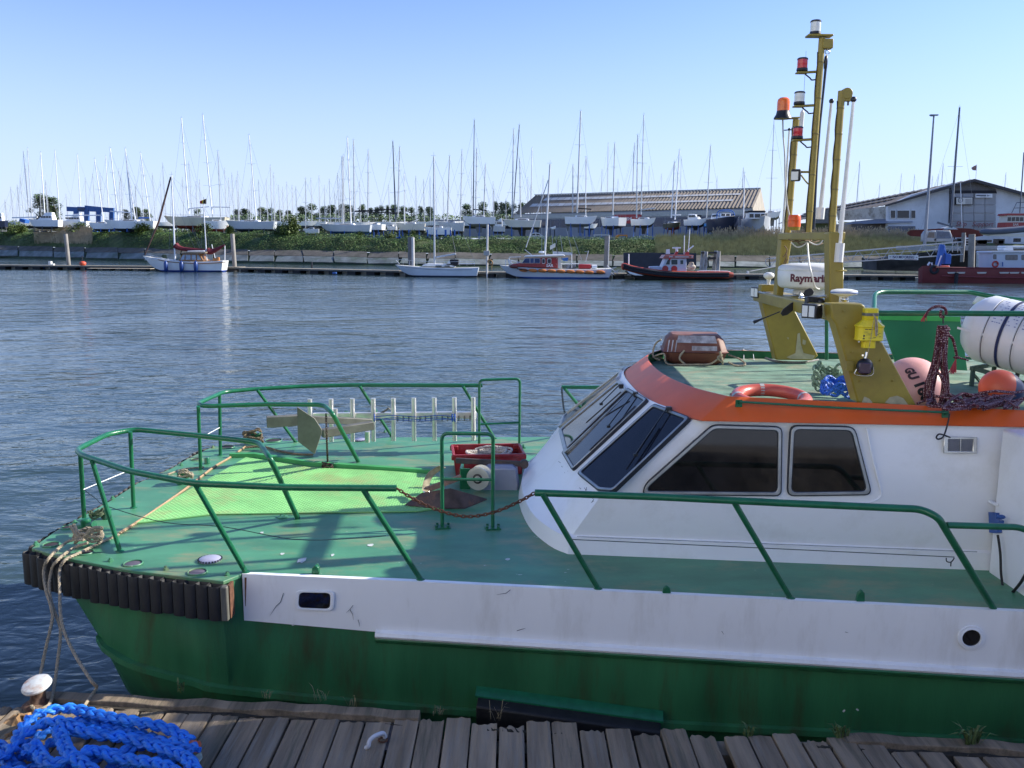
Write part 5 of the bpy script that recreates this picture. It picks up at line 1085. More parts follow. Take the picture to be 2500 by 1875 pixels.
for s_ in (-1,1): mb.bar(f0+side_*s_*.22,f1+side_*s_*.22+axc*.5,.035,.035)
for p in (f0,f1):
    for s_ in (-1,1): mb.bar(p+side_*s_*.22,V((p+side_*s_*.22).x,(p+side_*s_*.22).y,RD),.03,.03); mb.bar(p+side_*s_*.22-V(0,0,.05),V((p+side_*s_*.22).x+.15,(p).y,RD+.02),.02,.02)
    mb.bar(p-side_*.25,p+side_*.25,.035,.035)
mb.build('cradle',m_cr,cn)
mb=MB(); q=A_+axc*.44-side_*.30-upc*.12; mb.tube([A_+axc*.418-side_*.312,q,q-upc*.2],.012,6); mb.box(q-upc*.16,(.10,.05,.06)); mb.tube([q-upc*.10,q-upc*.40],.02,8); mb.build('release_unit',m_black,cn)
# white outboard cowl and pump by the far rail
mb=MB(); mb.loft([[at(x,y,8.75+dy) for x,y in ((2372,742),(2385,722),(2408,716),(2412,742))] for dy in (0,.12)],closed=True,cap0=True,cap1=True); o=mb.build('white_cowl',m_whitep,None,bev=.02); tag(o,'white motor cowl clamped behind the roof rail above the canister','motor cowl')
# ================= FAR SHORE =================
def lin(pts,x):
    if x<=pts[0][0]: a,b_=pts[0],pts[1]
    elif x>=pts[-1][0]: a,b_=pts[-2],pts[-1]
    else:
        for i in range(len(pts)-1):
            if pts[i][0]<=x<=pts[i+1][0]: a,b_=pts[i],pts[i+1]; break
    return a[1]+(b_[1]-a[1])*(x-a[0])/(b_[0]-a[0])
def hz(px): return 600-(1250-px)*.007   # horizon row of the photograph
# rows of the photograph along the bank: waterline, slab joint, slab top, crest
ROW_W=[(-300,626),(0,630),(400,640),(1000,650),(1500,655),(1850,657),(2500,660)]
ROW_J=[(-300,606),(0,611),(400,620),(1000,631),(1500,638),(1850,640),(2500,643)]
ROW_T=[(-300,594),(0,600),(400,607),(1000,616),(1500,622),(1850,624),(2500,628)]
ROW_C=[(-300,560),(0,568),(300,566),(600,569),(1000,583),(1500,585),(1850,583),(2150,582),(2300,590),(2500,596)]
def bankpts(px,jit=0):
    W=on(px,lin(ROW_W,px),0.0); Y=W.y
    J=at(px,lin(ROW_J,px),Y+3.2); T=at(px,lin(ROW_T,px),Y+6.5); Cc=at(px,lin(ROW_C,px),Y+14.5)
    return W,J,T,Cc
def gz(px): return bankpts(px)[3].z
m_slabl=mat('pale_revetment_concrete',(.17,.19,.18),.85,var=.3,vs=.5,dirt=(.06,.10,.05),da=.8,ds=.35)
m_slabd=mat('dark_revetment_concrete',(.10,.09,.075),.9,var=.3,vs=.6,dirt=(.05,.06,.03),da=.7,ds=.5)
m_foot=mat('dark_green_foot',(.03,.05,.015),.8,var=.5,vs=.8)  # dark green of the revetment base, showing below the slabs
rev=struct(MB().build('revetment',None)) if False else None
mb=MB(); rows=[]
for px in range(-500,3001,50):
    W,J,T,Cc=bankpts(px); rows.append([W+V(0,-.5,-.8),W+V(0,.0,-.15),J+V(0,0,-.2),T+V(0,0,-.2)])
mb.loft(rows); rev=struct(mb.build('revetment',m_foot,sm=0))
px=-120; rnd=random.Random(5)
while px<2300:
    wpx=62+rnd.random()*26; g=2.5
    for a,b_,mt in ((0,1,m_slabl),(1,2,m_slabd)):
        P=bankpts(px+g*(.3 if a else 1)); Q=bankpts(px+wpx-g*.5); j=rnd.uniform(-.12,.10)
        p0=P[a].lerp(P[b_],.30 if a==0 else .04)+V(0,-.03,.08+j); p1=P[b_]+V(0,-.03,.08+j); q0=Q[a].lerp(Q[b_],.30 if a==0 else .04)+V(0,-.03,.08-j*.5); q1=Q[b_]+V(0,-.03,.08-j*.5)
        sh=rnd.uniform(-.3,.6)
        p1=p1+V(sh,0,0); mb=MB(); mb.prism([p0,q0,q1,p1],(0,.25,-.25)); mb.build('concrete_slab',mt,rev,sm=0)
    px+=wpx
# grassy bank and yard ground as one sheet running to the horizon
m_soilg=mat('bank_soil_grass',(.075,.10,.03),.95,var=.4,vs=.6,bump=.2,bs=2,dirt=(.10,.085,.04),da=.5,ds=.3)
mb=MB(); rows=[]; rr_=random.Random(2)
for px in range(-500,3001,25):
    W,J,T,Cc=bankpts(px); r=[T+V(0,-.1,-.1)]
    for t in (.25,.5,.75,.95): 
        p=T.lerp(Cc,t); p.z+=math.sin(t*PI)*.5+noise.noise(p*.35)*.5; r.append(p)
    r+= [Cc,Cc+V(0,8,.05),Cc+V(0,40,.0),at(px,hz(px)+1,1800)]
    r[-1].z=Cc.z-2; rows.append(r)
mb.loft(rows); struct(mb.build('far_bank',m_soilg))
m_yard=mat('yard_gravel',(.20,.19,.17),.95,var=.2,vs=.3)
# leafy cover on the bank
def leafmat(name,c,c2): return mat(name,c,.6,var=.35,vs=.5,dirt=c2,da=.7,ds=.9,spec=.3)
m_ivy=leafmat('bank_leaves',(.065,.12,.028),(.12,.16,.05)); m_reed=mat('dry_reed',(.46,.36,.22),.9,var=.3,vs=1)
m_reedg=mat('olive_reed',(.36,.33,.14),.9,var=.3,vs=1)
def leaf(mb,p,s,rnd,up=.5):
    n_=Vector((rnd.uniform(-1,1),rnd.uniform(-1,.3),rnd.uniform(0,1)+up)).normalized(); a=n_.orthogonal().normalized(); a=Matrix.Rotation(rnd.random()*6.3,3,n_)@a; b_=n_.cross(a)
    k=len(mb.v); mb.v+= [tuple(p+a*s),tuple(p+b_*s*.6),tuple(p-a*s),tuple(p-b_*s*.6)]; mb.f.append((k,k+1,k+2,k+3))
rnd=random.Random(77); mb=MB()
for i in range(90000):
    px=rnd.uniform(-60,2260); 
    W,J,T,Cc=bankpts(px); t=rnd.random()**.8; p=T.lerp(Cc,t); p.z+=math.sin(t*PI)*.55
    cl=noise.noise(V(p.x*.22,p.y*.3,3)); 
    if px>1620 and rnd.random()<min(1,(px-1620)/120): continue
    hgt=max(0,cl+.35)*1.3*math.sin(t*PI)**.6
    if 150<px<215 or 265<px<300: 
        if t<.8: continue
    p+=V(rnd.uniform(-.3,.3),-rnd.random()*hgt*.7,rnd.random()*hgt+(.15 if t>.85 else 0)*rnd.random()*4*(px>620)); leaf(mb,p,rnd.uniform(.07,.17),rnd)
o=mb.build('bank_greenery',m_ivy,None,sm=0); tag(o,'dense green creeper and grass covering the far bank slope','greenery'); o['kind']='stuff'
def reeds(name,lab,x0,x1,n_,h0,h1,m,t0=0,t1=1,seed=1,plume=True):
    rnd=random.Random(seed); mb=MB()
    for i in range(n_):
        px=rnd.uniform(x0,x1); W,J,T,Cc=bankpts(px); t=rnd.uniform(t0,t1); p=T.lerp(Cc,t); h=rnd.uniform(h0,h1); dx=rnd.uniform(-.25,.25)*h; w_=.025
        k=len(mb.v); a=p+V(dx*.4,rnd.uniform(-.1,.1),h*.6); b_=p+V(dx,0,h)
        mb.v+=[tuple(p+V(-w_,0,0)),tuple(p+V(w_,0,0)),tuple(a+V(w_,0,0)),tuple(a-V(w_,0,0)),tuple(b_)]; mb.f+=[(k,k+1,k+2,k+3),(k+3,k+2,k+4)]
        if plume and rnd.random()<.35: k=len(mb.v); mb.v+=[tuple(b_+V(-.05,0,-.2)),tuple(b_+V(.07,0,-.1)),tuple(b_+V(.05,0,.18)),tuple(b_+V(-.06,0,.1))]; mb.f.append((k,k+1,k+2,k+3))
    o=mb.build(name,m,None,sm=0); tag(o,lab,'reeds'); o['kind']='stuff'; return o
reeds('dry_reeds','pale dry reeds on the left bank beside the leaning steel pile',85,225,4200,1.0,2.2,m_reed,.15,.95,3)
reeds('dry_reeds','brown feathery reeds on the bank crest under the motor boats',1740,2240,5200,.8,2.4,m_reed,.8,1.05,4)
reeds('olive_reeds','olive green reed slope between the dolphin and the gangway',1600,2250,16000,1.0,2.0,m_reedg,.0,.95,5,False)
reeds('bank_grass','bright grass tips along the crest at the right end of the bank',1900,2262,3500,.5,1.1,m_ivy,.7,1.0,6,False)
# trees and bushes
m_bark=mat('grey_bark',(.10,.085,.06),.9); 
m_pop=leafmat('poplar_leaves',(.10,.15,.06),(.15,.19,.09)); m_bush=leafmat('bush_leaves',(.09,.13,.03),(.15,.18,.05))
def treemesh(seed,tall,w_,n_,kind='poplar'):
    rnd=random.Random(seed); tr=MB(); tr.tube([(0,0,0),(rnd.uniform(-.1,.1),0,tall*.5),(0,0,tall*.9)],[.03*tall,.02*tall,.006*tall],6)
    for k in range(5): 
        a=rnd.random()*6.3; z=tall*rnd.uniform(.25,.6); tr.tube([(0,0,z),(math.cos(a)*w_*.3,math.sin(a)*w_*.3,z+tall*.2)],[.012*tall,.004*tall],5)
    cr=MB(); clumps=[]
    for k in range(34):
        t=rnd.uniform(.04,1) if kind=='poplar' else rnd.uniform(.1,1); r=w_*.5*(max(.62,math.sin(min(1,t*1.15)*PI*.86))**.9*(1 if t<.85 else .55) if kind=='poplar' else math.sqrt(max(0,1-(t-.25)**2/.6)))
        a=rnd.random()*6.3; q=rnd.random()**.6*r; clumps.append((V(math.cos(a)*q,math.sin(a)*q*.8,t*tall),w_*rnd.uniform(.20,.33)))
    for i in range(n_):
        c,s_=rnd.choice(clumps); d=V(rnd.gauss(0,1),rnd.gauss(0,1),rnd.gauss(0,1.3)); d=d.normalized()*s_*rnd.random()**.4; leaf(cr,c+d,w_*rnd.uniform(.03,.065),rnd,.3)
    return tr,cr
TM=[]
for k in range(4): t,c=treemesh(40+k,10,3.6,3600); TM.append((t.mesh('trunk',m_bark),c.mesh('crown',m_pop,0)))
BM_=[]
for k in range(3): t,c=treemesh(60+k,2.4,4.2,1100,'bush'); BM_.append((t.mesh('trunk',m_bark),c.mesh('crown',m_bush,0)))
ORD=['first','second','third','fourth','fifth','sixth','seventh','eighth','ninth','tenth','eleventh','twelfth','thirteenth','fourteenth','fifteenth','sixteenth','seventeenth','eighteenth','nineteenth','twentieth']
def ordw(i):
    if i<20: return ORD[i]
    t={2:'twenty',3:'thirty',4:'forty',5:'fifty',6:'sixty',7:'seventy',8:'eighty',9:'ninety'}; n_=i+1
    if n_%10==0: return {20:'twentieth',30:'thirtieth',40:'fortieth',50:'fiftieth',60:'sixtieth',70:'seventieth',80:'eightieth',90:'ninetieth'}[n_]
    return t[n_//10]+'-'+ORD[n_%10-1]
trees=[(102,478,34,560),(122,482,26,560),(136,484,26,560),(310,515,16,560),(335,508,20,560),(360,512,16,560),(484,512,18,560),(580,515,20,565),(600,512,20,565),(642,508,20,565),(660,510,22,565),(683,516,18,565),(706,516,16,565),(738,506,22,568),(762,500,26,568),(790,508,20,568),(812,504,22,568),(836,500,20,568),(855,503,22,568),(886,504,18,568),(906,510,12,568),(920,508,14,568),(933,504,14,568),(948,506,12,568),(962,503,20,568),(985,506,22,568),(1005,508,20,568),(1028,508,14,568),(1048,508,20,568),(1141,500,22,575),(1178,496,24,575),(1210,498,16,575),(1225,498,14,575),(1238,496,16,575),(1252,500,18,575),(1272,500,22,575)]
for i,(px,ty,wpx,by) in enumerate(trees):
    Y=310; c=at(px,by,Y); top=at(px,ty,Y); tr,cr=TM[i%4]; t=thing('poplar_tree','wind-swept poplar beyond the boatyard, %s from the left in the tree line'%ordw(i),'tree',tuple(c),'poplars behind the boatyard',local=True,rz=i*1.3)
    k=(top.z-c.z)/9.8; kw=(wpx*1.35/FPX*Y)/3.6
    for nm,me in (('trunk',tr),('crown',cr)): o=bpy.data.objects.new(nm,me); C.objects.link(o); o.parent=t
    t.scale=(kw*1.15,kw*1.15,k)
bushes=[(30,556,46,'at the far left edge below the moored motor boats'),(52,562,40,'below the blue sail cover at the far left'),(95,572,22,'beside the dry reeds at the left'),(150,568,36,'just left of the reeds pile top'),(195,562,52,'large one above the leaning steel pile'),(350,564,52,'in front of the white yacht bow left of the ketch mast'),(385,566,30,'beside the raked forestay of the ketch'),(500,562,46,'under the rust streaked yacht'),(563,562,26,'small one beside yacht props left of the second pile'),(690,562,42,'left one of the tall pair under the poplars'),(712,548,54,'tallest one, right of the pale grey yacht'),(675,584,24,'low yellow-green one below the tall pair'),(955,576,30,'between the white sterns near the yellow-green gap'),(1005,574,30,'beside the blue cradle posts'),(880,574,24,'in front of the white hull in the middle of the yard'),(2118,585,18,'among the reeds below the white gable')]
for i,(px,cy,wpx,lab) in enumerate(bushes):
    W,J,T,Cc=bankpts(px); c=Cc+V(0,-.5,-.3); Y=c.y; w_=wpx/FPX*Y; top=at(px,cy-wpx*.28,Y); tr,cr=BM_[i%3]; t=thing('bush','bush '+lab,'bush',tuple(c),'bushes on the bank crest',local=True,rz=i*2.1)
    for nm,me in (('trunk',tr),('crown',cr)): o=bpy.data.objects.new(nm,me); C.objects.link(o); o.parent=t
    t.scale=(w_/4.2,w_/4.2,max(.35,(top.z-c.z)/2.6))
# hedge and low buildings at the back of the yard
rnd=random.Random(9); mb=MB()
for i in range(20000):
    px=rnd.uniform(-20,1330); Y=288+rnd.uniform(-3,3); top=(524 if 560<px<1330 else 556)+9*noise.noise(V(px*.05,0,0))+4*noise.noise(V(px*.3,0,0)); p=at(px,rnd.uniform(top,575),Y); leaf(mb,p,rnd.uniform(.25,.5),rnd)
o=mb.build('back_hedge',m_pop,None,sm=0); tag(o,'low hedge along the back of the boatyard','hedge'); o['kind']='stuff'
mb=MB(); mb.prism([at(1060,580,275),at(1320,580,275),at(1320,537,275),at(1060,536,275)],(0,8,0)); o=mb.build('low_store',mat('pale_grey_store',(.30,.31,.33),.8,var=.1),None); tag(o,'long low grey store behind the raised yachts left of the shed','store')
mb=MB(); mb.prism([at(-20,582,296),at(1060,584,296),at(1060,563,296),at(-20,561,296)],(0,1,0)); o=mb.build('yard_fence',mat('grey_clutter_boards',(.16,.15,.14),.9,var=.5,vs=.4),None); tag(o,'low grey board fence behind the yachts across the yard','fence')
# ---- pontoon ----
m_pdeck=mat('pontoon_timber',(.30,.26,.19),.8,var=.2,vs=1.5); m_pside=mat('pontoon_side_board',(.13,.12,.10),.8,var=.3,vs=1); m_float=mat('pontoon_float_dark',(.02,.02,.022),.8); m_pale=mat('pale_float',(.45,.45,.42),.7,var=.2,vs=1)
def pont(x0,y0,x1,y1,name,lab,nfl,skip=()):
    a=on(x0,y0,0); b_=on(x1,y1,0); a.z=b_.z=0; root=thing(name,lab,'pontoon',tuple(a),'floating pontoons'); d=(b_-a).normalized(); s_=V(-d.y,d.x,0)
    L=(b_-a).length; mb=MB(); mb.bar(a+s_*1.2+V(0,0,.62),b_+s_*1.2+V(0,0,.62),2.4,.07); mb.build('deck_boards',m_pdeck,root)
    mb=MB(); mb.bar(a+V(0,0,.50),b_+V(0,0,.50),.10,.17); mb.build('side_board',m_pside,root); mb=MB(); mb.bar(a+s_*2.4+V(0,0,.50),b_+s_*2.4+V(0,0,.50),.10,.17); mb.build('side_board',m_pside,root)
    for k in range(nfl):
        p=a+d*L*(k+.5)/nfl; mb=MB(); mb.box(p+s_*1.2+V(0,0,.12),(L/nfl*.42,2.3,.60),Matrix.Rotation(math.atan2(d.y,d.x),3,'Z')); mb.build('float',m_float,root)
        q=p+d*L/nfl*.5; mb=MB(); mb.box(q+s_*1.7+V(0,0,.12),(L/nfl*.44,1.0,.42),Matrix.Rotation(math.atan2(d.y,d.x),3,'Z')); mb.build('pale_float',m_pale,root)
    return root,a,b_
pont(-60,657,585,663,'pontoon','long left pontoon on dark floats with the wooden ketch alongside',15)
pont(575,664,975,673,'pontoon','middle pontoon between the steel pile and the white sloop',9)
pont(975,674,1320,678,'pontoon','pontoon stretch behind the white sloop and the search and rescue launch',7)
pont(1320,679,2250,685,'pontoon','right pontoon behind the orange inflatable and below the gangway',17)
mb=MB(); a=on(355,650,.72); b_=on(215,650,.72); mb.bar(on(218,655,.68),on(372,656,.68),1.4,.05); o=mb.build('timber_stack',mat('pale_timber',(.48,.40,.28),.8,var=.15,vs=1),None); tag(o,'pale timber boards stacked on the left pontoon beside the ketch bow','timber')  # pale tan boards
def smallbox(px,py,w_,h,Y,m,name,lab,cat,dpt=.5):
    c=at(px,py,Y); mb=MB(); mb.box(c+V(0,0,h/2),(w_,dpt,h)); o=mb.build(name,m,None,bev=.03); return tag(o,lab,cat)
for px,w_,h,m,lab in [(108,.3,.25,m_blue,'small blue can on the left pontoon'),(124,.4,1.1,m_whitep,'white service pedestal on the left pontoon'),(131,.25,.75,m_whitep,'lower white box beside the service pedestal on the left pontoon'),(196,.5,.25,m_blue,'blue bundle near the steel pile on the left pontoon'),(226,.5,.3,m_yel,'yellow bag on the left pontoon'),(322,.9,.35,m_black,'dark coil of hose on the pale boards'),(730,.5,.3,m_whitep,'white bucket on the middle pontoon left of the stub post'),(775,.5,.3,m_blue,'blue bucket right of the stub post on the middle pontoon'),(817,.5,.25,m_blue,'blue and white bundle on the middle pontoon'),(965,.6,.25,m_ropeg,'rope heap on the pontoon by the sloop bow'),(1825,.25,.6,m_whitep,'little white lamp post on the right pontoon')]:
    smallbox(px,656 if px<600 else 669 if px<1000 else 673,w_,h,132 if px<600 else 124 if px<800 else 118 if px<1000 else 114,m,'pontoon_item',lab,'pontoon item')
c=at(202,645,131); mb=MB(); mb.sphere(c+V(0,0,.1),.45,14,8,(1.1,1,.8)); o=mb.build('orange_float',mat('orange_red_float',(.62,.09,.04),.5),None); tag(o,'round orange-red float lying on the left pontoon','float')
mb=MB(); mb.tube([c,c+V(0,0,1.2)],.08,6); o=mb.build('stub_post',m_black,None); tag(o,'short black post standing behind the orange-red float','post')
mb=MB(); c=at(762,665,125); mb.tube([c,c+V(0,0,1.5)],.12,8); o=mb.build('stub_post',m_black,None); tag(o,'short black stub post on the middle pontoon','post')
# ---- steel piles ----
m_pile=mat('grey_steel_pile',(.27,.25,.22),.7,var=.2,vs=.6,dirt=(.12,.11,.09),da=.6,ds=.4)
def pile(xt,yt,xb,yb,wpx,Y,lab,m=m_pile):
    t=at(xt,yt,Y); b_=at(xb,yb,Y); b_=b_+(b_-t).normalized()*1.5; mb=MB(); mb.tube([b_,t],wpx/2/FPX*Y,18); o=mb.build('steel_pile',m,None); tag(o,lab,'pile','steel mooring piles'); return o
pile(160,571,168,646,9,134,'leaning grey steel pile at the left end of the pontoon'); pile(567,571,573,652,10,131,'grey steel pile behind the stern of the wooden ketch')
m_pilew=mat('pale_pile',(.55,.54,.52),.6,var=.1,vs=1)
pile(1003,578,1004,660,15,119,'dark wide pile behind the forestay of the white sloop',mat('dark_pile',(.14,.14,.14),.7)); pile(1008,580,1009,665,7,117,'pale thin pile beside the dark one at the sloop bow',m_pilew)
pile(1482,576,1479,660,11,116,'grey pile between the rescue launch and the inflatable'); pile(1487,574,1484,655,3,115.8,'thin white tube against the pile behind the rescue launch',m_pilew)
pile(1190,548,1189,663,5,113,'slim white pole with a grey box right of the sloop stern',m_pilew)
mb=MB(); c=at(1188,618,112.8); mb.box(c,(.75,.35,.6)); o=mb.build('meter_box',mat('grey_box',(.42,.42,.40),.6),None,bev=.03); tag(o,'grey meter box on the slim white pole','box')
mb=MB(); c=at(1197,640,112.8); mb.torus(c,.22,.09,nrm=(0,1,0),n=16,m=8,sc=1.5); mb.tube([c+V(.25,0,0),at(1200,660,112.8)],.03,6); o=mb.build('hose_reel',mat('ochre_hose',(.35,.20,.08),.8),None); tag(o,'ochre hose coil hung beside the slim white pole','hose')
pile(2373,572,2371,652,15,124,'tall grey pile behind the red workboat in line with the gangway'); pile(2353,568,2350,614,9,128,'shorter grey post at the gangway head')
# wooden dolphin
dol=thing('dolphin','weathered pale timber dolphin with four posts and a cross beam','dolphin',tuple(at(1733,655,118)))
m_dol=mat('bleached_timber',(.38,.37,.35),.85,var=.4,vs=2,dirt=(.08,.07,.06),da=.9,ds=1.4,stretch=(1,1,.4))
for xt,xb,y0,Y in ((1716,1712,613,118),(1724,1720,614,117),(1748,1742,612,118),(1755,1752,613,117)):
    mb=MB(); mb.tube([at(xb,662,Y)+V(0,0,-.6),at(xt,y0,Y)],[.30,.24],10); mb.build('post',m_dol,dol)
mb=MB(); mb.bar(at(1712,617,117.5),at(1757,617,117.5),.4,.25); mb.build('cross_beam',mat('dark_timber',(.06,.055,.05),.9),dol)
mb=MB(); mb.bar(at(1722,632,117.5),at(1747,630,117.5),.4,.3); mb.build('cross_beam',mat('dark_timber',(.06,.055,.05),.9),dol)
# dark steel wall behind the inflatable and under the gangway
m_sw=mat('dark_sheet_wall',(.045,.045,.055),.8,var=.2,vs=.5)
mb=MB(); a=at(1524,654,140); b_=at(1700,656,140); mb.prism([at(1524,654,140),at(1700,656,140),at(1700,618,140),at(1571,617,140),at(1524,617,140)],(0,1,0)); o=mb.build('steel_wall',m_sw,None); tag(o,'dark steel sheet wall at the foot of the bank behind the inflatable','steel wall')
for k in range(12):
    pass
quay=thing('quay_abutment','dark grey concrete quay below the gangway head at the right','quay',tuple(at(2300,650,135)))
mb=MB(); mb.prism([at(2140,660,150),at(2600,668,125),at(2600,606,125),at(2330,612,130),at(2260,622,140),at(2140,632,150)],(0,6,0)); mb.build('wall_face',mat('dark_quay_concrete',(.09,.085,.08),.9,var=.3,vs=.4,dirt=(.16,.15,.12),da=.5,ds=.3),quay)  # wall face in dark grey concrete with paler patches
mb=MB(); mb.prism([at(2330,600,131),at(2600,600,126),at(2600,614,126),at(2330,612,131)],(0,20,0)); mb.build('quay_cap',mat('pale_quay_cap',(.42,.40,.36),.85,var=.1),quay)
for i,px in enumerate((2392,2418)):
    mb=MB(); mb.prism([at(px-5,652,122),at(px+5,652,122),at(px+5,617,122),at(px-4,617,122)],(0,.5,0)); o=mb.build('fender_post',mat('white_fender_pile',(.6,.6,.58),.6,dirt=(.3,.29,.27),da=.5,ds=1),None,bev=.05); tag(o,('left' if i==0 else 'right')+' white fender pile against the quay beside the grey cabin','fender pile')
# gangway truss
gw=thing('gangway','long galvanised truss gangway sloping from the quay down to the pontoon','gangway',tuple(at(1880,640,116)))
m_gw=mat('galvanised_gangway',(.40,.41,.42),.5,metal=.3,var=.1)
def gp(t,top,side=0): 
    x=1880+(2350-1880)*t; yt=631+(590-631)*t; yb=652+(621-652)*t; y=yt if top else yb; Y=116+8*t+side; 
    if top==2: y=yt*.55+yb*.45
    return at(x,y,Y)
for side in (0,1.6):
    for lv,rd in ((1,.10),(0,.09),(2,.05)): mb=MB(); mb.bar(gp(0,lv,side),gp(1,lv,side),rd*1.4,rd*1.6); mb.build('chord',m_gw,gw)
    N=12
    for k in range(N):
        t0,t1=k/N,(k+1)/N; mb=MB(); mb.bar(gp(t0,0,side),gp((t0+t1)/2,1,side),.06,.06); mb.build('brace',m_gw,gw); mb=MB(); mb.bar(gp((t0+t1)/2,1,side),gp(t1,0,side),.06,.06); mb.build('brace',m_gw,gw)
mb=MB(); mb.add([gp(0,0,0),gp(1,0,0),gp(1,0,1.6),gp(0,0,1.6)],[(0,1,2,3)]); mb.build('walkway',mat('gangway_tread',(.12,.12,.12),.8),gw,sm=0)
mb=MB(); mb.tube(smooth([gp(0,1,0),gp(0,1,0)+V(-.5,0,-.1),gp(0,0,0)+V(-.55,0,.4),gp(0,0,0)],5),.05,6); mb.bar(gp(.0,0,0)+V(.8,0,.1),at(1832,662,114),.08,.1); mb.build('end_rail',m_gw,gw)
for k,px in enumerate((2285,2300,2325,2338)): mb=MB(); mb.tube([at(px,616,125),at(px,592,125)],.04,6); mb.build('landing_post',m_gw,gw)
# NO MOORING sign
sg=thing('no_mooring_sign','white board reading NO MOORING hung on the gangway','sign',tuple(at(2205,628,119)))
s0,s1,s2,s3=at(2169,634,119.4),at(2242,635,119.6),at(2242,623,119.6),at(2169,622,119.4)
mb=MB(); mb.prism([s0,s1,s2,s3],(0,.06,0)); mb.build('board',m_whitep,sg,sm=0)
m_navy=mat('navy_print',(.02,.025,.12),.5); exs=(s1-s0).normalized(); eys=V(0,0,1); sc_=(s0+s1+s2+s3)/4-V(0,.03,0)
mb=MB(); put_text(mb,'NO MOORING',.46,sc_+V(0,0,.03),exs*.98,eys,.008); mb.build('lettering',m_navy,sg,sm=0)
mb=MB()
for s_ in (-1,1):
    c=sc_+exs*s_*1.83+V(0,0,.05); mb.add([c+exs*s_*.13,c+exs*s_*.0+V(0,0,.09),c+exs*s_*.0-V(0,0,.09)],[(0,1,2)]); mb.add([c+V(0,0,.025),c-V(0,0,.025),c-exs*s_*.14-V(0,0,.025),c-exs*s_*.14+V(0,0,.025)],[(0,1,2,3)])
mb.build('arrows',m_navy,sg,sm=0)
mb=MB(); mb.add([sc_+exs*a+V(0,0,z) for a,z in ((-1.9,-.27),(-1.2,-.27),(-1.2,-.22),(-1.9,-.22))],[(0,1,2,3)]); mb.add([sc_+exs*a+V(0,0,z) for a,z in ((.1,-.26),(1.9,-.26),(1.9,-.21),(.1,-.21))],[(0,1,2,3)]); mb.build('small_print_bar',mat('dull_red_print',(.35,.1,.1),.6),sg,sm=0)
# ================= BOATS =================
def pw(name,c,rough=.35,**k): return mat(name,c,rough,var=.05,vs=.6,**k)
HW=pw('white_gelcoat',(.82,.82,.80)); HC=pw('cream_gelcoat',(.66,.63,.55)); HG=pw('pale_grey_gelcoat',(.52,.55,.58)); HN=pw('navy_gelcoat',(.012,.02,.05)); HD=pw('dark_green_gelcoat',(.04,.045,.03)); HRUST=mat('rust_streaked_cream_hull',(.55,.52,.40),.6,var=.1,vs=.3,dirt=(.30,.13,.05),da=.9,ds=.55,stretch=(1,1,.3))
AN=pw('navy_antifouling',(.03,.04,.07),.7); AK=pw('black_antifouling',(.03,.03,.032),.7); AR=pw('red_antifouling',(.20,.03,.025),.7); AG=pw('grey_antifouling',(.16,.165,.17),.7); AB=pw('blue_antifouling',(.03,.10,.28),.7)
M_MW=pw('white_mast',(.80,.81,.82),.4); M_MG=mat('grey_aluminium_mast',(.50,.52,.54),.4,metal=.3,var=.08); M_MD=pw('dark_mast',(.10,.12,.15),.4); M_ST=mat('rigging_wire',(.22,.23,.25),.5,var=.05)
M_WIN=mat('boat_window_glass',(.02,.025,.035),.08,var=0); M_BLU=pw('blue_canvas',(.03,.13,.42),.8); M_BLK=pw('black_canvas',(.02,.02,.025),.8); M_CRA=pw('blue_cradle_paint',(.03,.12,.42),.5); M_CRG=pw('grey_prop_paint',(.10,.11,.12),.6); M_TEAK=mat('varnished_teak',(.26,.13,.05),.45,var=.25,vs=2); M_DK=pw('pale_deck',(.58,.57,.52),.6)
def hullgeo(L,B,D,wl=.45,rake=.14,sheer=.12,full=.8,trans=.72,N=14,fine=2.2):
    """returns topside, underbody, deck builders; stern at x=0, bow at x=L, bottom z=0, deck z=D"""
    def hb(s): 
        return B/2*(trans+(1-trans)*min(1,s/.4)**.8 if s<.4 else max(0.0,1-((s-.4)/.6)**fine))
    top=MB(); und=MB(); dk=MB(); rt_=[];ru=[];rd=[]
    for i in range(N+1):
        s=i/N; h=hb(s); zd=D*(1+sheer*((s-.35)/.65)**2 if s>.35 else 1+sheer*.25*((.35-s)/.35)**2); zk=D*(.02+.62*max(0,(s-.72)/.28)**2.0+.16*max(0,(.25-s)/.25)); 
        def xx(z): return L*s-rake*L*(1-z/D)*max(0,(s-.5)/.5)**2+ .03*L*(1-z/D)*(1-s)**6
        zw=max(D*wl,zk+.02*D); P=[]
        for f_,zf in ((0,0),(.55,.28),(full,.62),(.93,1)): P.append((h*f_,zk+(zw-zk)*zf))
        Q=[(h*.93,zw),(h*.985,zw+(zd-zw)*.5),(h,zd)]
        ru.append([V(xx(z),-y,z) for y,z in P[::-1]]+[V(xx(z),y,z) for y,z in P[1:]])
        rt_.append(([V(xx(z),-y,z) for y,z in Q[::-1]],[V(xx(z),y,z) for y,z in Q]))
        rd.append([V(xx(zd),-h,zd),V(xx(zd),0,zd+B*.02),V(xx(zd),h,zd)])
    top.loft([a for a,b_ in rt_]); top.loft([b_ for a,b_ in rt_]); a,b_=rt_[0]; top.add(a+b_,[tuple(range(5,-1,-1))])
    und.loft(ru); und.add(ru[0],[tuple(range(len(ru[0])-1,-1,-1))]); dk.loft(rd)
    return top,und,dk,hb
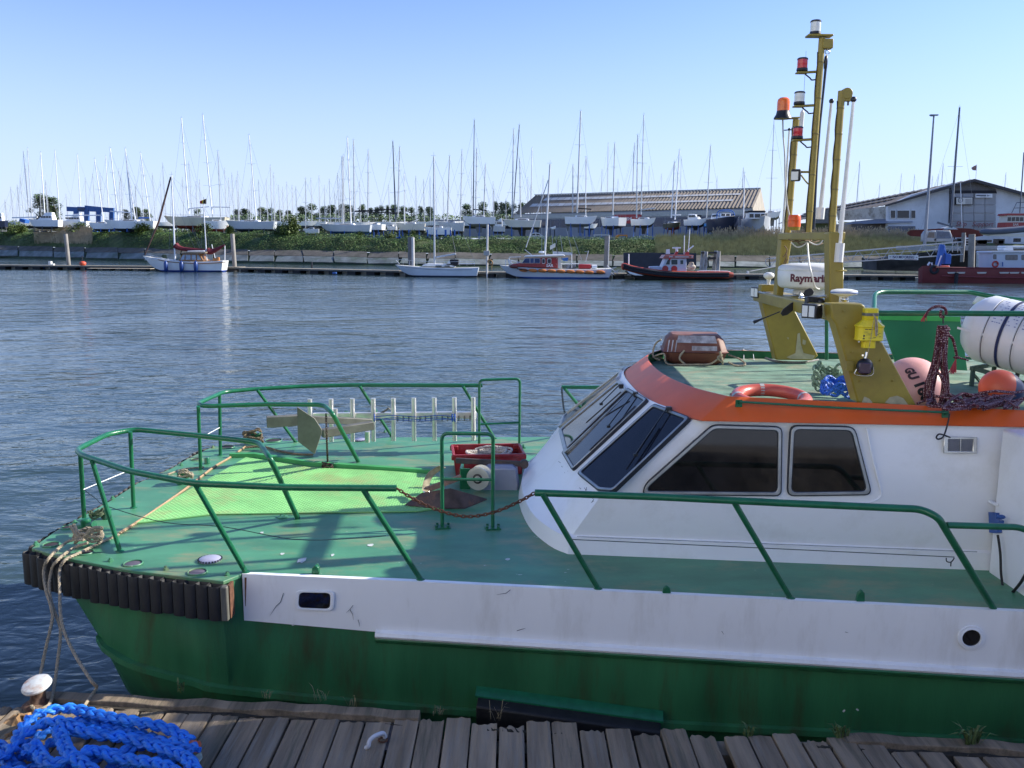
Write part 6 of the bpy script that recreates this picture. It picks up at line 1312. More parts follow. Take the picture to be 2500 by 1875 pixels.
def cabin(L,B,D,x0,x1,h,w_=.62,slope=.35):
    mb=MB(); a=L*x0;b_=L*x1;y=B*w_/2; mb.loft([[V(a,-y,D),V(b_,-y*.7,D),V(b_,y*.7,D),V(a,y,D)],[V(a+.05*L*slope,-y*.88,D+h),V(b_-(h*1.8*slope+.1),-y*.55,D+h*.85),V(b_-(h*1.8*slope+.1),y*.55,D+h*.85),V(a+.05*L*slope,y*.88,D+h)]],closed=True,cap1=True); return mb
def stayset(par,top,ends,r=.016):
    mb=MB()
    for e in ends: mb.tube([top,e],r,3,caps=False)
    return mb.build('stays',M_ST,par)
def mastparts(par,base,top,r,m,spr=2,boom=None,rnd=random,endx=4,stays=True,n=6):
    mb=MB(); mb.tube([base,top],[r,r*.72],n); mb.build('mast',m,par); d=top-base
    if spr:
        for k in range(spr):
            c=base+d*((k+1)/(spr+1)*.92+.06); w_=d.length*.055*(1.15-.3*k); mb=MB(); mb.bar(c-V(w_,0,0),c+V(w_,0,0),.05,.04); mb.build('spreader',m,par)
    mb=MB(); mb.tube([top,top+V(0,0,.5)],.015,4); mb.tube([top+V(-.35,0,.12),top+V(.25,0,.15)],.015,4); mb.build('wind_vane',M_ST,par)
    if boom: mb=MB(); mb.bar(base+d.normalized()*boom[2],base+d.normalized()*boom[2]+V(boom[0],0,boom[1]),.22,.26); mb.build('boom',boom[3] if len(boom)>3 else m,par,bev=.05)
    if stays: 
        e=[base+V(endx,0,0),base-V(endx*1.1,0,0),base+V(.1,1.5,0)]; stayset(par,base+d*.97,e)
def yardboat(x0,x1,yd,yb,Y,th,hm,um,lab,masts=(),kind='yacht',keel=True,cradle=M_CRA,stand=True,cat='sailing yacht',dkm=None,capx=None):
    cx=(x0+x1)/2; c=at(cx,yb,Y); Wm=(x1-x0)/FPX*Y; D=(yb-yd)/FPX*Y; thr=R(th)
    B=Wm/(abs(math.sin(thr))+3.0*abs(math.cos(thr))); L=B*3.0
    root=thing('laid_up_boat' if kind=='yacht' else 'motor_boat',lab,cat,tuple(c)); rot=Matrix.Rotation(thr,3,'Z'); off=V(-L/2,0,0)
    if abs(math.cos(thr))<=.62: off=V(-L/2,0,0)
    def place(mb): mb.v=[tuple(c+rot@(Vector(v)+off)) for v in mb.v]; return mb
    top,und,dk,hb=hullgeo(L,B,D,wl=.30 if kind=='yacht' else .30,full=.8 if kind=='yacht' else .9,trans=.72 if kind=='yacht' else .85,fine=2.2 if kind=='yacht' else 3)
    place(top).build('hull',hm,root,sm=40); place(und).build('underbody',um,root,sm=40); place(dk).build('deck',dkm or M_DK,root)
    if kind=='yacht':
        place(cabin(L,B,D,.32,.72,.38)).build('coachroof',HW,root,bev=.06)
        for s_ in (-1,1): w_=MB(); w_.box((L*.5,s_*B*.292,D+.2),(L*.22,.03,.14)); place(w_).build('cabin_window',M_WIN,root)
        hoop=MB()
        for s_ in (-1,1):
            for k in range(7): hoop.tube([(L*(.05+.14*k),s_*hb(.05+.14*k)*.97,D),(L*(.05+.14*k),s_*hb(.05+.14*k)*.97,D+.6)],.018,4)
            hoop.tube([(L*(.05+.14*k),s_*hb(.05+.14*k)*.97,D+.6) for k in range(7)]+[(L,0,D*1.1+.65)],.016,4)
        place(hoop).build('guard_rail',M_ST,root)
    else:
        place(cabin(L,B,D,.18,.70,1.25,.75,.5)).build('deckhouse',HW,root,bev=.08)
        for s_ in (-1,1):
            for k in range(4): w_=MB(); w_.box((L*(.27+.085*k),s_*B*.345,D+.75),(L*.065,.05,.42)); place(w_).build('window',M_WIN,root)
        for k in range(3): w_=MB(); w_.box((L*.66,(k-1)*B*.2,D+.78),(.16,B*.16,.4)); place(w_).build('window',M_WIN,root)
        if abs(math.cos(thr))>.6: place(cabin(L,B,D+1.2,.2,.5,.7,.55,.3)).build('flybridge',HW,root,bev=.06)
    if keel:
        kb=MB(); kd=1.25 if kind=='yacht' else .5
        kb.loft([[V(L*.40,-.14,D*.1),V(L*.62,-.05,D*.1),V(L*.62,.05,D*.1),V(L*.40,.14,D*.1)],[V(L*.42,-.12,-kd),V(L*.56,-.10,-kd),V(L*.56,.10,-kd),V(L*.42,.12,-kd)]],closed=True,cap1=True); place(kb).build('keel',um,root)
        rb=MB(); rb.loft([[V(.05*L,-.04,D*.2),V(.13*L,-.04,D*.12),V(.13*L,.04,D*.12),V(.05*L,.04,D*.2)],[V(.07*L,-.03,-kd*.7),V(.11*L,-.03,-kd*.7),V(.11*L,.03,-kd*.7),V(.07*L,.03,-kd*.7)]],closed=True,cap1=True); place(rb).build('rudder',um,root)
    for (xt,yt,xb,yb_,r,m_,spr,bm) in masts:
        b0=at(xb,yb_,Y); b0=V(b0.x,c.y,b0.z); t0=at(xt,yt,Y); t0=V(t0.x,c.y,t0.z); mastparts(root,b0,t0,r,m_,spr,bm)
    if stand:
        g=gz(cx); zb=c.z; s_=thing('boat_cradle',('blue props under the ' if cradle is M_CRA else 'grey props under the ')+' '.join(lab.split(',')[0].split()[:11]),'boat cradle',(c.x,c.y,g),'cradles under laid-up boats')
        for k in (.2,.5,.78):
            for sd_ in (-1,1):
                y=sd_*hb(k)*.95; a=c+rot@(V(L*k,y,D*.35)+off); b_=c+rot@(V(L*k,y*1.25,0)+off); b_.z=g; 
                if a.z-b_.z>.3: mb=MB(); mb.bar(b_,a,.13,.13); mb.build('prop',cradle,s_)
        mb=MB(); 
        for k in (.2,.5,.78): a=c+rot@(V(L*k,-B*.6,0)+off); b_=c+rot@(V(L*k,B*.6,0)+off); a.z=b_.z=g+.15; mb.bar(a,b_,.18,.2)
        mb.build('base_frame',cradle,s_)
    return root,c,rot,L,B,D
W1,W2,W3=.17,.14,.11
BM=lambda l,z,h,m=None:(l,z,h)+((m,) if m else ())
yardboat(-22,20,540,560,215,170,HN,AK,'dark hulled boat cut by the left frame edge, under a blue tarp',[],'motor',False,M_CRG,cat='boat')
yardboat(72,150,538,560,222,178,HW,AK,'white motor boat with flybridge behind the leftmost tall bush',[],'motor',False,M_CRG,cat='motor boat')
yardboat(140,216,541,562,226,182,HW,AK,'second white motor boat, with orange life ring at its rail',[],'motor',False,M_CRG,cat='motor boat')
yardboat(219,284,546,565,214,180,HW,AK,'small white yacht right of the big bush above the reeds',[(231,388,253,542,W2,M_MW,1,BM(-9,-.1,1.6))])
yardboat(259,381,541,566,210,180,HW,AN,'long white yacht with navy bottom left of the raked forestay',[(269,362,289,540,W1,M_MW,2,None),(306,363,322,538,W1,M_MW,2,BM(-5,.3,1.8)),(311,413,331,540,W1,M_MW,2,None),(343,373,367,540,W2,M_MW,2,None)])
yardboat(405,555,532,560,214,180,HRUST,AR,'large rust streaked cream two masted yacht with maroon bottom',[(443,288,461,522,.19,M_MW,3,BM(5,.5,1.2)),(495,280,518,522,.19,M_MW,3,BM(4.6,0,1.6))],cradle=M_CRG)
yardboat(500,560,541,567,206,8,HW,AR,'short white yacht with red bottom behind two wooden props',[(532,369,539,538,W2,M_MG,1,None)],cradle=M_CRG)
yardboat(555,673,542,567,202,180,HG,AN,'pale grey yacht with sloping mast right of the second pile top',[(608,330,626,541,.16,M_MW,2,None)],cradle=M_CRG)
yardboat(742,779,560,574,200,180,HW,AR,'small white yacht with red line beside the brown hulled stern',[(746,437,746,556,W3,M_MG,1,None)])
yardboat(784,906,550,572,198,180,HG,AB,'long blue-white yacht in the middle of the yard behind a low boat',[(835,383,837,548,W1,M_MG,2,BM(-6,0,1.3)),(848,336,857,545,W1,M_MW,3,None)])
yardboat(893,945,549,567,203,140,HW,AK,'white yacht showing a broad bright transom, dark boom cover above',[(863,342,865,540,W1,M_MG,2,BM(10,-.3,2.2,M_BLK))])
yardboat(940,973,553,566,206,150,HW,AK,'small white stern between the broad transom and the cream hull',[(899,367,898,530,W2,M_MG,2,None)])
yardboat(968,1038,547,569,204,180,HC,AK,'cream-grey yacht with thick dark mast and navy sail cover',[(959,345,966,542,.17,M_MD,2,BM(-11,-.6,2.9,M_BLK)),(976,359,971,530,W1,M_MG,2,None)])
yardboat(1037,1102,557,580,196,180,HW,AN,'white training yacht with dark writing along its low hull',[(987,424,988,548,W3,M_MW,2,None)])
yardboat(1070,1133,545,573,208,180,HG,AK,'pale hull standing behind the row of blue cradle posts',[(1128,367,1124,538,.14,M_MG,2,None),(1098,381,1092,540,W1,M_MG,0,None)])
yardboat(1129,1210,531,554,196,186,HW,AG,'white racing yacht raised high on blue props with fin keel',[(1164,363,1161,530,.15,M_MG,3,None),(1158,293,1155,527,.12,M_MD,0,BM(3,-.2,1.4,M_BLK)),(1185,402,1181,530,W2,M_MG,1,None)])
yardboat(1197,1233,553,571,208,180,HG,AK,'grey motor boat squeezed between two raised yachts left of the shed',[],'motor',False,cat='motor boat')
yardboat(1229,1321,539,562,194,176,HC,AK,'cream yacht with black bimini frame and fender at its bow',[(1268,305,1252,532,.13,M_MD,0,None),(1254,316,1250,532,W2,M_MG,3,None),(1269,387,1271,530,W2,M_MG,3,None)])
yardboat(1378,1457,531,554,190,-10,HW,AG,'white yacht with light keel bulb and black mast boot, before the shed',[(1418,271,1409,520,.20,M_MG,2,BM(3,-.2,1.0,M_BLK)),(1399,403,1398,520,W2,M_MG,3,None)])
yardboat(1420,1458,548,562,205,0,HW,AK,'small white hull half hidden behind the keel bulb yacht',[(1430,384,1430,540,W3,M_MW,2,None)])
yardboat(1457,1528,534,560,190,118,HW,AN,'white yacht showing its lettered transom below the red shed sign',[(1501,350,1496,525,W2,M_MG,2,None)])
yardboat(1540,1604,536,557,190,-55,HW,AK,'white yacht with stripes and white boom right of the red sign',[(1572,280,1565,524,.13,M_MG,3,BM(3,.4,1.0)),(1557,330,1554,532,W2,M_MG,2,None)])
yardboat(1621,1665,546,562,190,-80,HD,AR,'dark green classic yacht seen bow on with maroon keel',[(1647,395,1639,532,.14,M_MW,2,BM(2,.0,.6)),(1659,367,1648,536,.14,M_MW,2,None)])
yardboat(1672,1725,537,557,190,-62,HW,AK,'white cabin yacht bow on, right of the dark green classic',[],'motor',cat='cabin cruiser')
yardboat(1717,1742,546,556,202,-60,pw('sky_blue_hull',(.06,.30,.62)),AK,'sky blue striped boat half hidden left of the navy motor yacht',[(1735,356,1724,540,W2,M_MG,1,BM(1.5,.1,.6))])
yardboat(1737,1798,536,573,186,-88,HN,AN,'big navy motor yacht seen bow on with canopy frame',[],'motor',False,M_CRG,cat='motor yacht')
yardboat(1866,1905,520,538,200,-75,HW,AG,'white yacht on a dark stand right of the shed gable',[(1890,294,1881,515,.11,M_MG,2,None)],cradle=M_CRG)
# pale grey wooden trawler yacht, bow on
r_,c,rot,L,B,D=yardboat(1814,1880,536,578,184,-94,HG,HG,'pale grey wooden cruiser bow on with dark wheelhouse roof',[(1818,423,1815,535,W3,M_MW,0,None)],'motor',False,M_CRG,cat='cruiser')
mb=MB(); mb.prism([at(1826,519,178),at(1868,519,178),at(1870,516,178),at(1866,514,178),at(1828,514,178)],(0,3,0)); mb.build('wheelhouse_roof',M_BLK,r_)
mb=MB(); mb.prism([at(1828,534,178),at(1870,534,178),at(1868,519,178),at(1829,519,178)],(0,2.5,0)); mb.build('wheelhouse',HW,r_)
for x0,x1 in ((1830,1840),(1843,1856),(1858,1867)): mb=MB(); mb.prism([at(x0,531,177.95),at(x1,531,177.95),at(x1,522,177.95),at(x0,522,177.95)],(0,.1,0)); mb.build('window',M_WIN,r_)
mb=MB()
for k in range(12): a=PI*k/11
mb.tube(smooth([at(1750,534,182),at(1752,518,182),at(1765,513,182),at(1782,513,182),at(1792,520,182),at(1793,534,182)],4),.10,6); mb.tube(smooth([at(1757,530,181),at(1759,517,181),at(1784,517,181),at(1787,530,181)],3),.07,6); o=mb.build('canopy_frame',M_BLU,None); tag(o,'blue canopy frame arched over the navy motor yacht','canopy')
# ---- background masts of yachts further back ----
hl,hu,hd,_=hullgeo(9.5,3,1.9); SH=[hl.mesh('hull',HW,40),hu.mesh('underbody',AN,40),hd.mesh('deck',M_DK,40)]
bgm=[(12,490,0),(26,458,0),(42,453,0),(49,428,0),(63,406,0),(57,370,2),(67,362,1),(99,372,2),(98,465,0),(111,441,0),(112,452,0),(134,367,2),(161,476,0),(189,377,2),(208,437,0),(226,426,0),(244,424,0),(258,381,2),(290,413,0),(295,428,0),(330,451,0),(344,405,0),(372,424,0),(392,445,0),(397,399,0),(445,434,0),(461,395,0),(478,445,0),(487,441,0),(515,460,0),(548,411,0),(558,437,0),(566,423,0),(577,436,0),(580,420,0),(604,486,0),(608,467,0),(613,438,0),(631,440,0),(650,438,0),(660,404,1),(668,424,0),(680,454,0),(690,459,0),(700,446,0),(713,454,0),(722,457,0),(759,436,0),(779,430,1),(792,454,0),(804,438,0),(817,470,0),(824,424,0),(830,448,0),(838,378,1),(878,446,0),(949,453,0),(986,506,0),(1015,431,0),(1034,439,0),(1050,432,0),(1082,453,0),(1151,418,0),(1204,445,0),(1206,463,0),(1235,487,0),(1289,434,0),(1296,452,0),(1299,361,2),(1326,431,0),(1363,438,0),(1432,384,0),(1470,415,0),(1485,350,1),(1509,438,0),(1547,372,0),(1549,350,1),(1585,408,0),(1615,426,0),(1645,400,0),(1664,384,0),(1751,432,0),(1815,411,1),(2099,395,1),(2148,450,0),(2201,425,0),(2233,427,0),(2277,430,0),(2291,427,0),(2303,400,1),(2456,423,0),(2480,460,0)]
bgm.sort(); cnt={}
def zone(x):
    if x<150: return 'at the left edge'
    if x<420: return 'around the blue boat lift'
    if x<670: return 'behind the rust streaked yacht'
    if x<960: return 'in the middle of the yard'
    if x<1300: return 'between the blue props and shed'
    if x<1900: return 'behind the long shed roof'
    return 'behind the white gabled shed'
tot={}
for x,y,k in bgm: tot[zone(x)]=tot.get(zone(x),0)+1
rnd=random.Random(31)
for i,(x,y,k) in enumerate(bgm):
    Y=(330 if x>1340 and k==0 else 262)+rnd.uniform(-22,22); yb=556; z=zone(x); cnt[z]=cnt.get(z,0)+1; base=at(x,yb,Y); t=at(x,y,Y)
    lean=(x-1150)*-.000; xb=x+ (x-1150)*-.0 
    # masts keep upright; the lens makes them fan out
    g=base.z-1.6; root=thing('laid_up_yacht','yacht with %s %s mast, %s from the left %s'%('tall' if y<400 else 'short' if y>445 else 'medium',('thin grey','grey','white')[k],ordw(cnt[z]-1),z),'sailing yacht',(base.x,base.y,g+1.3),'yachts laid up further back in the yard',local=True,rz=rnd.choice((0,PI,.3,-.4,PI-.3)))
    for nm,me in zip(('hull','underbody','deck'),SH): o=bpy.data.objects.new(nm,me); C.objects.link(o); o.parent=root
    topz=t.z-(g+1.3); # vertical mast in local space, slightly raked
    ax=V(4.2,0,1.9); ta=V(4.2+rnd.uniform(-.25,.1),rnd.uniform(-.15,.15),topz); m_=(M_MG,M_MG,M_MW)[k]; r=(.10,.13,.16)[k]
    # shift the hull so that the mast stands where the photograph shows it
    rz=root.rotation_euler[2]; off=Matrix.Rotation(rz,3,'Z')@V(ta.x,ta.y,0); root.location=(t.x-off.x,t.y-off.y,g+1.3)
    for q in (0,):
        mb=MB(); mb.tube([ax,ta],[r,r*.7],5); o=bpy.data.objects.new('mast',mb.mesh('mast',m_)); C.objects.link(o); o.parent=root
        ns=2 if y<430 else 1
        for s_ in range(ns): cc=ax.lerp(ta,(s_+1)/(ns+1)); mb=MB(); mb.bar(cc-V(0,.9,0),cc+V(0,.9,0),.05,.04,); o=bpy.data.objects.new('spreader',mb.mesh('spreader',m_)); C.objects.link(o); o.parent=root
        mb=MB(); 
        for e in (V(9.3,0,2),V(.2,0,1.9),V(4.0,1.4,1.9),V(4.0,-1.4,1.9)): mb.tube([ta-V(0,0,.3),e],.014,3,caps=False)
        mb.tube([ta,ta+V(0,0,.45)],.014,3); mb.tube([ta+V(-.3,0,.1),ta+V(.2,0,.1)],.014,3)
        o=bpy.data.objects.new('stays',mb.mesh('stays',M_ST)); C.objects.link(o); o.parent=root
# ---- moored ketch ----
def moored(name,lab,cat,x0,x1,yd,ywl,Y,bowleft,hm,um,B,sheer,rake,trans=.72,wl=.13,fine=2.2,N=16,full=.9):
    L=(x1-x0)/FPX*Y; D=(ywl-yd)/FPX*Y+.35; c=at((x0+x1)/2,ywl,Y); c.z=-.35; root=thing(name,lab,cat,tuple(c)); rot=Matrix.Rotation(PI if bowleft else 0,3,'Z')
    def place(mb): mb.v=[tuple(c+rot@(Vector(v)+V(-L/2,0,0))) for v in mb.v]; return mb
    top,und,dk,hb=hullgeo(L,B,D,wl=wl+.35/D,rake=rake,sheer=sheer,trans=trans,fine=fine,N=N,full=full)
    place(top).build('hull',hm,root,sm=40); place(und).build('boot_stripe',um,root,sm=40); place(dk).build('deck',M_DK,root,sm=0)
    return root,c,L,D,hb,place
YK=127; ya=lambda x,y,d=0: at(x,y,YK+d)
kt,c,L,D,hb,place=moored('wooden_ketch','white two masted ketch with wooden deckhouse and maroon sails on the left pontoon','ketch',362,551,640,664,YK,True,HW,pw('royal_blue_stripe',(.02,.05,.25)),3.6,.42,.13)
mb=MB(); mb.tube(smooth([ya(366,628,-.0),ya(400,637,-1.4),ya(450,642,-1.82),ya(500,643,-1.8),ya(551,640,-1.4)],5),.06,5); mb.tube(smooth([ya(366,628,0),ya(400,637,1.4),ya(450,642,1.82),ya(551,640,1.4)],5),.06,5); mb.build('cap_rail',M_TEAK,kt)
mb=MB(); mb.prism([ya(436,643,-1.2),ya(497,643,-1.2),ya(497,634,-1.2),ya(437,634,-1.2)],(0,2.4,0)); mb.build('deckhouse_side',M_TEAK,kt)
mb=MB(); mb.prism([ya(437,635,-1.15),ya(495,635,-1.15),ya(486,619,-1.15),ya(446,619,-1.15)],(0,2.3,0)); mb.build('deckhouse',M_TEAK,kt)
for q in ([(440,634),(450,634),(451,622),(447,622)],[(453,634),(465,634),(465,622),(453,622)],[(468,634),(478,634),(478,622),(468,622)],[(481,634),(491,634),(484,622),(481,622)]): mb=MB(); mb.prism([ya(x,y,-1.2) for x,y in q],(0,.06,0)); mb.build('window',mat('pale_blue_window',(.25,.32,.4),.15,var=.3,vs=2),kt)  # pale blue-grey panes
mb=MB(); mb.prism([ya(442,619,-1.4),ya(500,619,-1.4),ya(502,615,-1.4),ya(460,614,-1.4),ya(443,617,-1.4)],(0,2.8,0)); mb.build('deckhouse_roof',mat('weathered_roof_wood',(.30,.24,.17),.6),kt,bev=.08)
mb=MB(); mb.prism([ya(456,615,-.6),ya(500,615,-.6),ya(498,611,-.6),ya(458,612,-.6)],(0,1.4,0)); mb.build('roof_hatch',HW,kt,bev=.05)
mb=MB(); mb.prism([ya(405,641,-1.0),ya(437,643,-1.0),ya(437,637,-1.0),ya(412,636,-1.0)],(0,2.0,0)); mb.build('coachroof',M_TEAK,kt,bev=.05)
mb=MB(); mb.prism([ya(495,643,-1.0),ya(540,643,-1.0),ya(540,638,-1.0),ya(496,636,-1.0)],(0,2.0,0)); mb.build('cockpit_coaming',M_TEAK,kt,bev=.05)
mastparts(kt,ya(428,645),ya(419,428),.14,M_MW,0,None,stays=False); mastparts(kt,ya(505,640),ya(497,500),.10,M_MW,0,None,stays=False)
mb=MB(); mb.tube([ya(354,622),ya(388,540),ya(417,432)],[.07,.15,.12],6); mb.build('furled_headsail',mat('dark_brown_sail',(.08,.04,.035),.8),kt)
mb=MB(); mb.tube(smooth([ya(427,594),ya(432,605),ya(445,607),ya(460,610),ya(480,611),ya(502,611)],4),[.2,.45]+[.38]*8+[.3]*11+[.2],8) if False else mb.tube(smooth([ya(428,598),ya(436,604),ya(450,608),ya(475,610),ya(500,611)],4),[.45,.5,.48,.44,.4,.36,.34,.32,.3,.3,.28,.27,.26,.25,.24,.22,.2],8); mb.build('furled_mainsail',mat('maroon_sailcloth',(.13,.012,.02),.75,var=.2,vs=1),kt)
mb=MB(); mb.tube(smooth([ya(507,612),ya(515,614),ya(527,610),ya(540,603),ya(548,598)],4),[.5,.5,.48,.45,.42,.4,.36,.33,.3,.27,.25,.22,.2,.17,.15,.12,.1],8); mb.build('furled_mizzen',mat('maroon_sailcloth',(0,0,0)),kt)
mb=MB()
for a,b_ in (((419,430),(497,502)),((419,430),(355,622)),((497,502),(549,600)),((419,432),(412,640)),((419,432),(440,641)),((498,505),(488,640)),((498,505),(515,640)),((419,432),(497,615)),((470,560),(490,612)),((440,520),(478,612))): mb.tube([ya(*a),ya(*b_)],.014,3)
mb.build('stays',M_ST,kt)
mb=MB()
for pts in ([(354,624),(366,622),(380,626),(405,632),(425,633)],[(354,633),(366,630),(380,634),(405,638)]): mb.tube([ya(x,y,-.9) for x,y in pts],.025,4)
for x in (354,367,380,395,410): mb.tube([ya(x,624+max(0,x-366)*.14,-.9),ya(x,636,-.9)],.025,4)
mb.tube([ya(356,633,0),ya(368,633,0)],.08,6); mb.tube([ya(549,640),ya(549,600)],.07,6); mb.tube([ya(517,597),ya(527,638)],.06,6); mb.build('pulpit_rail',M_MW,kt)
for x in (405,443,478): mb=MB(); mb.lathe([(0,-.85),(.12,-.75),(.28,-.5),(.30,0),(.28,.5),(.12,.75),(0,.85)],ya(x,650.5,-2.05),n=10); o=mb.build('blue_fender',pw('deep_blue_fender',(.015,.05,.20)),kt)
mb=MB()
for x,y in ((523,637),(528,636),(533,634),(531,638)): mb.lathe([(.2,-.35),(.22,0),(.2,.35),(0,.36)],ya(x,y,-.9),n=8)
mb.build('orange_cans',mat('amber_buckets',(.50,.20,.05),.5),kt)
fl=thing('belgian_flag','black yellow and red flag flying from the ketch mizzen','flag',tuple(ya(498,500)))
for (xa,xb),colr in (((498,504),(.01,.01,.01)),((493,498),(.75,.55,.03)),((488,493),(.55,.03,.03))):
    mb=MB(); N=4; rows=[]
    for k in range(N+1): x=xa+(xb-xa)*k/N; rows.append([ya(x,485+(504-x)*.35,-.2+.15*math.sin(x)),ya(x,498-(504-x)*.05,-.2+.15*math.sin(x+1))])
    mb.loft(rows); mb.build('flag_band',pw('flag_%d'%xa,colr,.8),fl)
mb=MB(); mb.tube([ya(497.5,500,-.2),ya(497,481,-.2)],.03,4); mb.build('flag_pole',M_ST,fl)
# ---- white sloop ----
YS=113; ya=lambda x,y,d=0: at(x,y,YS+d)
sl_,c,L,D,hb,place=moored('white_sloop','white sloop with bare mast and dark sprayhood moored in the middle of the pontoon','sloop',973,1168,652,673.5,YS,True,pw('cool_white_gelcoat',(.60,.66,.72)),pw('black_boot',(.02,.03,.06)),3.3,.22,.15,trans=.8)
mb=MB(); mb.tube([ya(990,652.5,-1.1),ya(1040,657,-1.66),ya(1100,659,-1.66),ya(1153,658.5,-1.5)],.03,4); mb.build('hull_stripe',M_MD,sl_)
mb=MB(); mb.prism([ya(1030,650,-.9),ya(1112,652,-.9),ya(1098,645,-.9),ya(1042,643.5,-.9),ya(1033,646,-.9)],(0,1.8,0)); mb.build('coachroof',HW,sl_,bev=.06)
for q in ((1062,650,1078),(1084,650,1098)): mb=MB(); mb.prism([ya(q[0],650.5,-.95),ya(q[2],651,-.95),ya(q[2],648.5,-.95),ya(q[0]+2,648.5,-.95)],(0,.05,0)); mb.build('cabin_window',M_WIN,sl_)
mb=MB(); mb.prism([ya(1088,646,-1),ya(1118,648,-1),ya(1119,634,-1),ya(1100,633,-1)],(0,2,0)); mb.build('sprayhood',M_BLK,sl_,bev=.1)
mb=MB(); mb.prism([ya(1090,644,-1.03),ya(1100,644,-1.03),ya(1097,635,-1.03)],(0,.04,0)); mb.build('hood_window',HW,sl_)
mastparts(sl_,ya(1061,645),ya(1059,382),.13,M_MG,0,None,stays=False)
mb=MB(); mb.bar(ya(1064,628),ya(1113,620),.2,.22); mb.build('boom',HG,sl_,bev=.05)
mb=MB()
for a,b_ in (((1058,388),(984,634)),((1060,388),(1159,640)),((1060,388),(1050,645)),((1060,388),(1072,645)),((1113,620),(1100,555)),((1113,621),(1116,640))): mb.tube([ya(*a),ya(*b_)],.014 if a[1]<400 else .02,3)
mb.build('stays',M_ST,sl_)
mb=MB(); mb.tube([ya(966,634,-.8),ya(981,633,-.8),ya(1010,637,-1.3),ya(1050,638.5,-1.5),ya(1100,639,-1.5),ya(1158,638,-1.3)],.022,4)
for x in (972,984,1000,1018,1038,1060,1085,1122,1140,1158): mb.tube([ya(x,635+min(3,(x-970)*.05),-1.3),ya(x,649,-1.3)],.02,4)
mb.tube([ya(966,634,-.6),ya(976,645,-.6)],.03,4); mb.tube([ya(1120,644,-1.3),ya(1160,644,-1.3)],.06,5); mb.build('guard_rail',M_MW,sl_)
# ---- search and rescue launch ----
YL=111; ya=lambda x,y,d=0: at(x,y,YL+d)
sr,c,L,D,hb,place=moored('rescue_launch','white and red search and rescue launch with a row of orange fenders','rescue boat',1228,1488,655,677,YL,True,pw('launch_white',(.62,.66,.70)),pw('launch_blue_boot',(.03,.08,.30)),4.2,.28,.10,trans=.9,fine=3.2)
M_RED=pw('rescue_red',(.36,.045,.04),.45); 
mb=MB(); mb.prism([ya(1245,650,-1.5),ya(1362,655,-1.5),ya(1362,629,-1.5),ya(1285,630,-1.5),ya(1275,642,-1.5),ya(1250,645,-1.5)],(0,3,0)); mb.build('wheelhouse',M_RED,sr,bev=.05)
mb=MB(); mb.prism([ya(1280,627.5,-1.8),ya(1380,625,-1.8),ya(1376,621,-1.8),ya(1284,624.5,-1.8)],(0,3.6,0)); mb.build('roof',HW,sr,bev=.08)
mb=MB(); mb.prism([ya(1362,655,-1.4),ya(1368,655,-1.4),ya(1370,629,-1.4),ya(1362,629,-1.4)],(0,2.8,0)); mb.build('aft_panel',HC,sr)
M_BWIN=mat('blue_reflecting_glass',(.03,.06,.16),.1,var=.3,vs=1)
for q in ([(1275,642),(1293,642),(1293,631),(1282,631)],[(1295,642),(1303,642),(1303,631),(1295,631)],[(1305,642),(1318,642),(1318,631),(1305,631)]): 
    f_=MB(); lo=[ya(x,y,-1.56) for x,y in q]; cc=sum(lo,Vector())/4; f_.prism([cc+(p-cc)*1.13 for p in lo],(0,.06,0)); fr_=f_.build('window',HW,sr); mb=MB(); mb.prism([p-V(0,.04,0) for p in lo],(0,.04,0)); mb.build('pane',M_BWIN,fr_)
for x0,x1 in ((1323,1331),(1336,1346)):
    lp=roundloop([ya(x,y,-1.56) for x,y in ((x0,644),(x1,644),(x1,631),(x0,631))],.15); mb=MB(); mb.prism(lp,(0,.06,0)); fr_=mb.build('window',HW,sr); cc=sum(lp,Vector())/len(lp); mb=MB(); mb.prism([cc+(p-cc)*.78-V(0,.04,0) for p in lp],(0,.04,0)); mb.build('pane',mat('smoke_glass',(.05,.05,.07),.1),fr_)
mb=MB(); put_text(mb,'SAR',.50,ya(1342,648.8,-1.58),V(1,0,0),V(0,0,1),.012); mb.build('lettering',HW,sr,sm=0)
mb=MB(); cc=ya(1352,638,-1.58)
for k in range(4):
    a=PI/4+k*PI/2; mb.bar(cc+V(math.cos(a)*.38,0,math.sin(a)*.38),cc+V(math.cos(a)*.62,0,math.sin(a)*.62),.02,.14,(0,1,0))
mb.build('emblem_arms',HC,sr,sm=0); mb=MB(); mb.lathe([(.24,0),(.24,.03),(0,.03)],cc,axis=(0,-1,0),n=16); mb.build('emblem_disc',pw('emblem_red',(.45,.03,.03)),sr)
for i in range(10):
    x,y=((1254,651) if i==0 else (1278+(i-1)*23.0,659.5+min(i-1,7)*.75)) if i<9 else (1466,664); mb=MB(); p=ya(x,y,-2.2+ .9*max(0,(1300-x)/70)); mb.lathe([(.0,-.55),(.12,-.5),(.20,-.3),(.22,0),(.20,.3),(.12,.5),(0,.55)],p,axis=V(1,0,-.08),n=10); mb.build('orange_fender',pw('orange_fender',(.55,.17,.03),.5) if i else pw('dark_red_fender',(.15,.04,.03),.5),sr)
mb=MB(); mb.tube([ya(1262,656,-2.15),ya(1290,660,-2.2),ya(1400,666,-2.2),ya(1478,668,-2.2)],.07,5); mb.build('fender_line',M_BLK,sr)
mb=MB(); mb.prism([ya(1414,656,-1.2),ya(1443,656,-1.2),ya(1443,646,-1.2),ya(1414,645,-1.2)],(0,1.5,0)); mb.build('red_locker',pw('locker_red',(.50,.03,.03)),sr,bev=.05)
mb=MB(); mb.lathe([(.0,-.35),(.3,-.3),(.3,.3),(0,.35)],ya(1451,652,-1),axis=(1,0,0),n=12); mb.build('raft_drum',HW,sr)
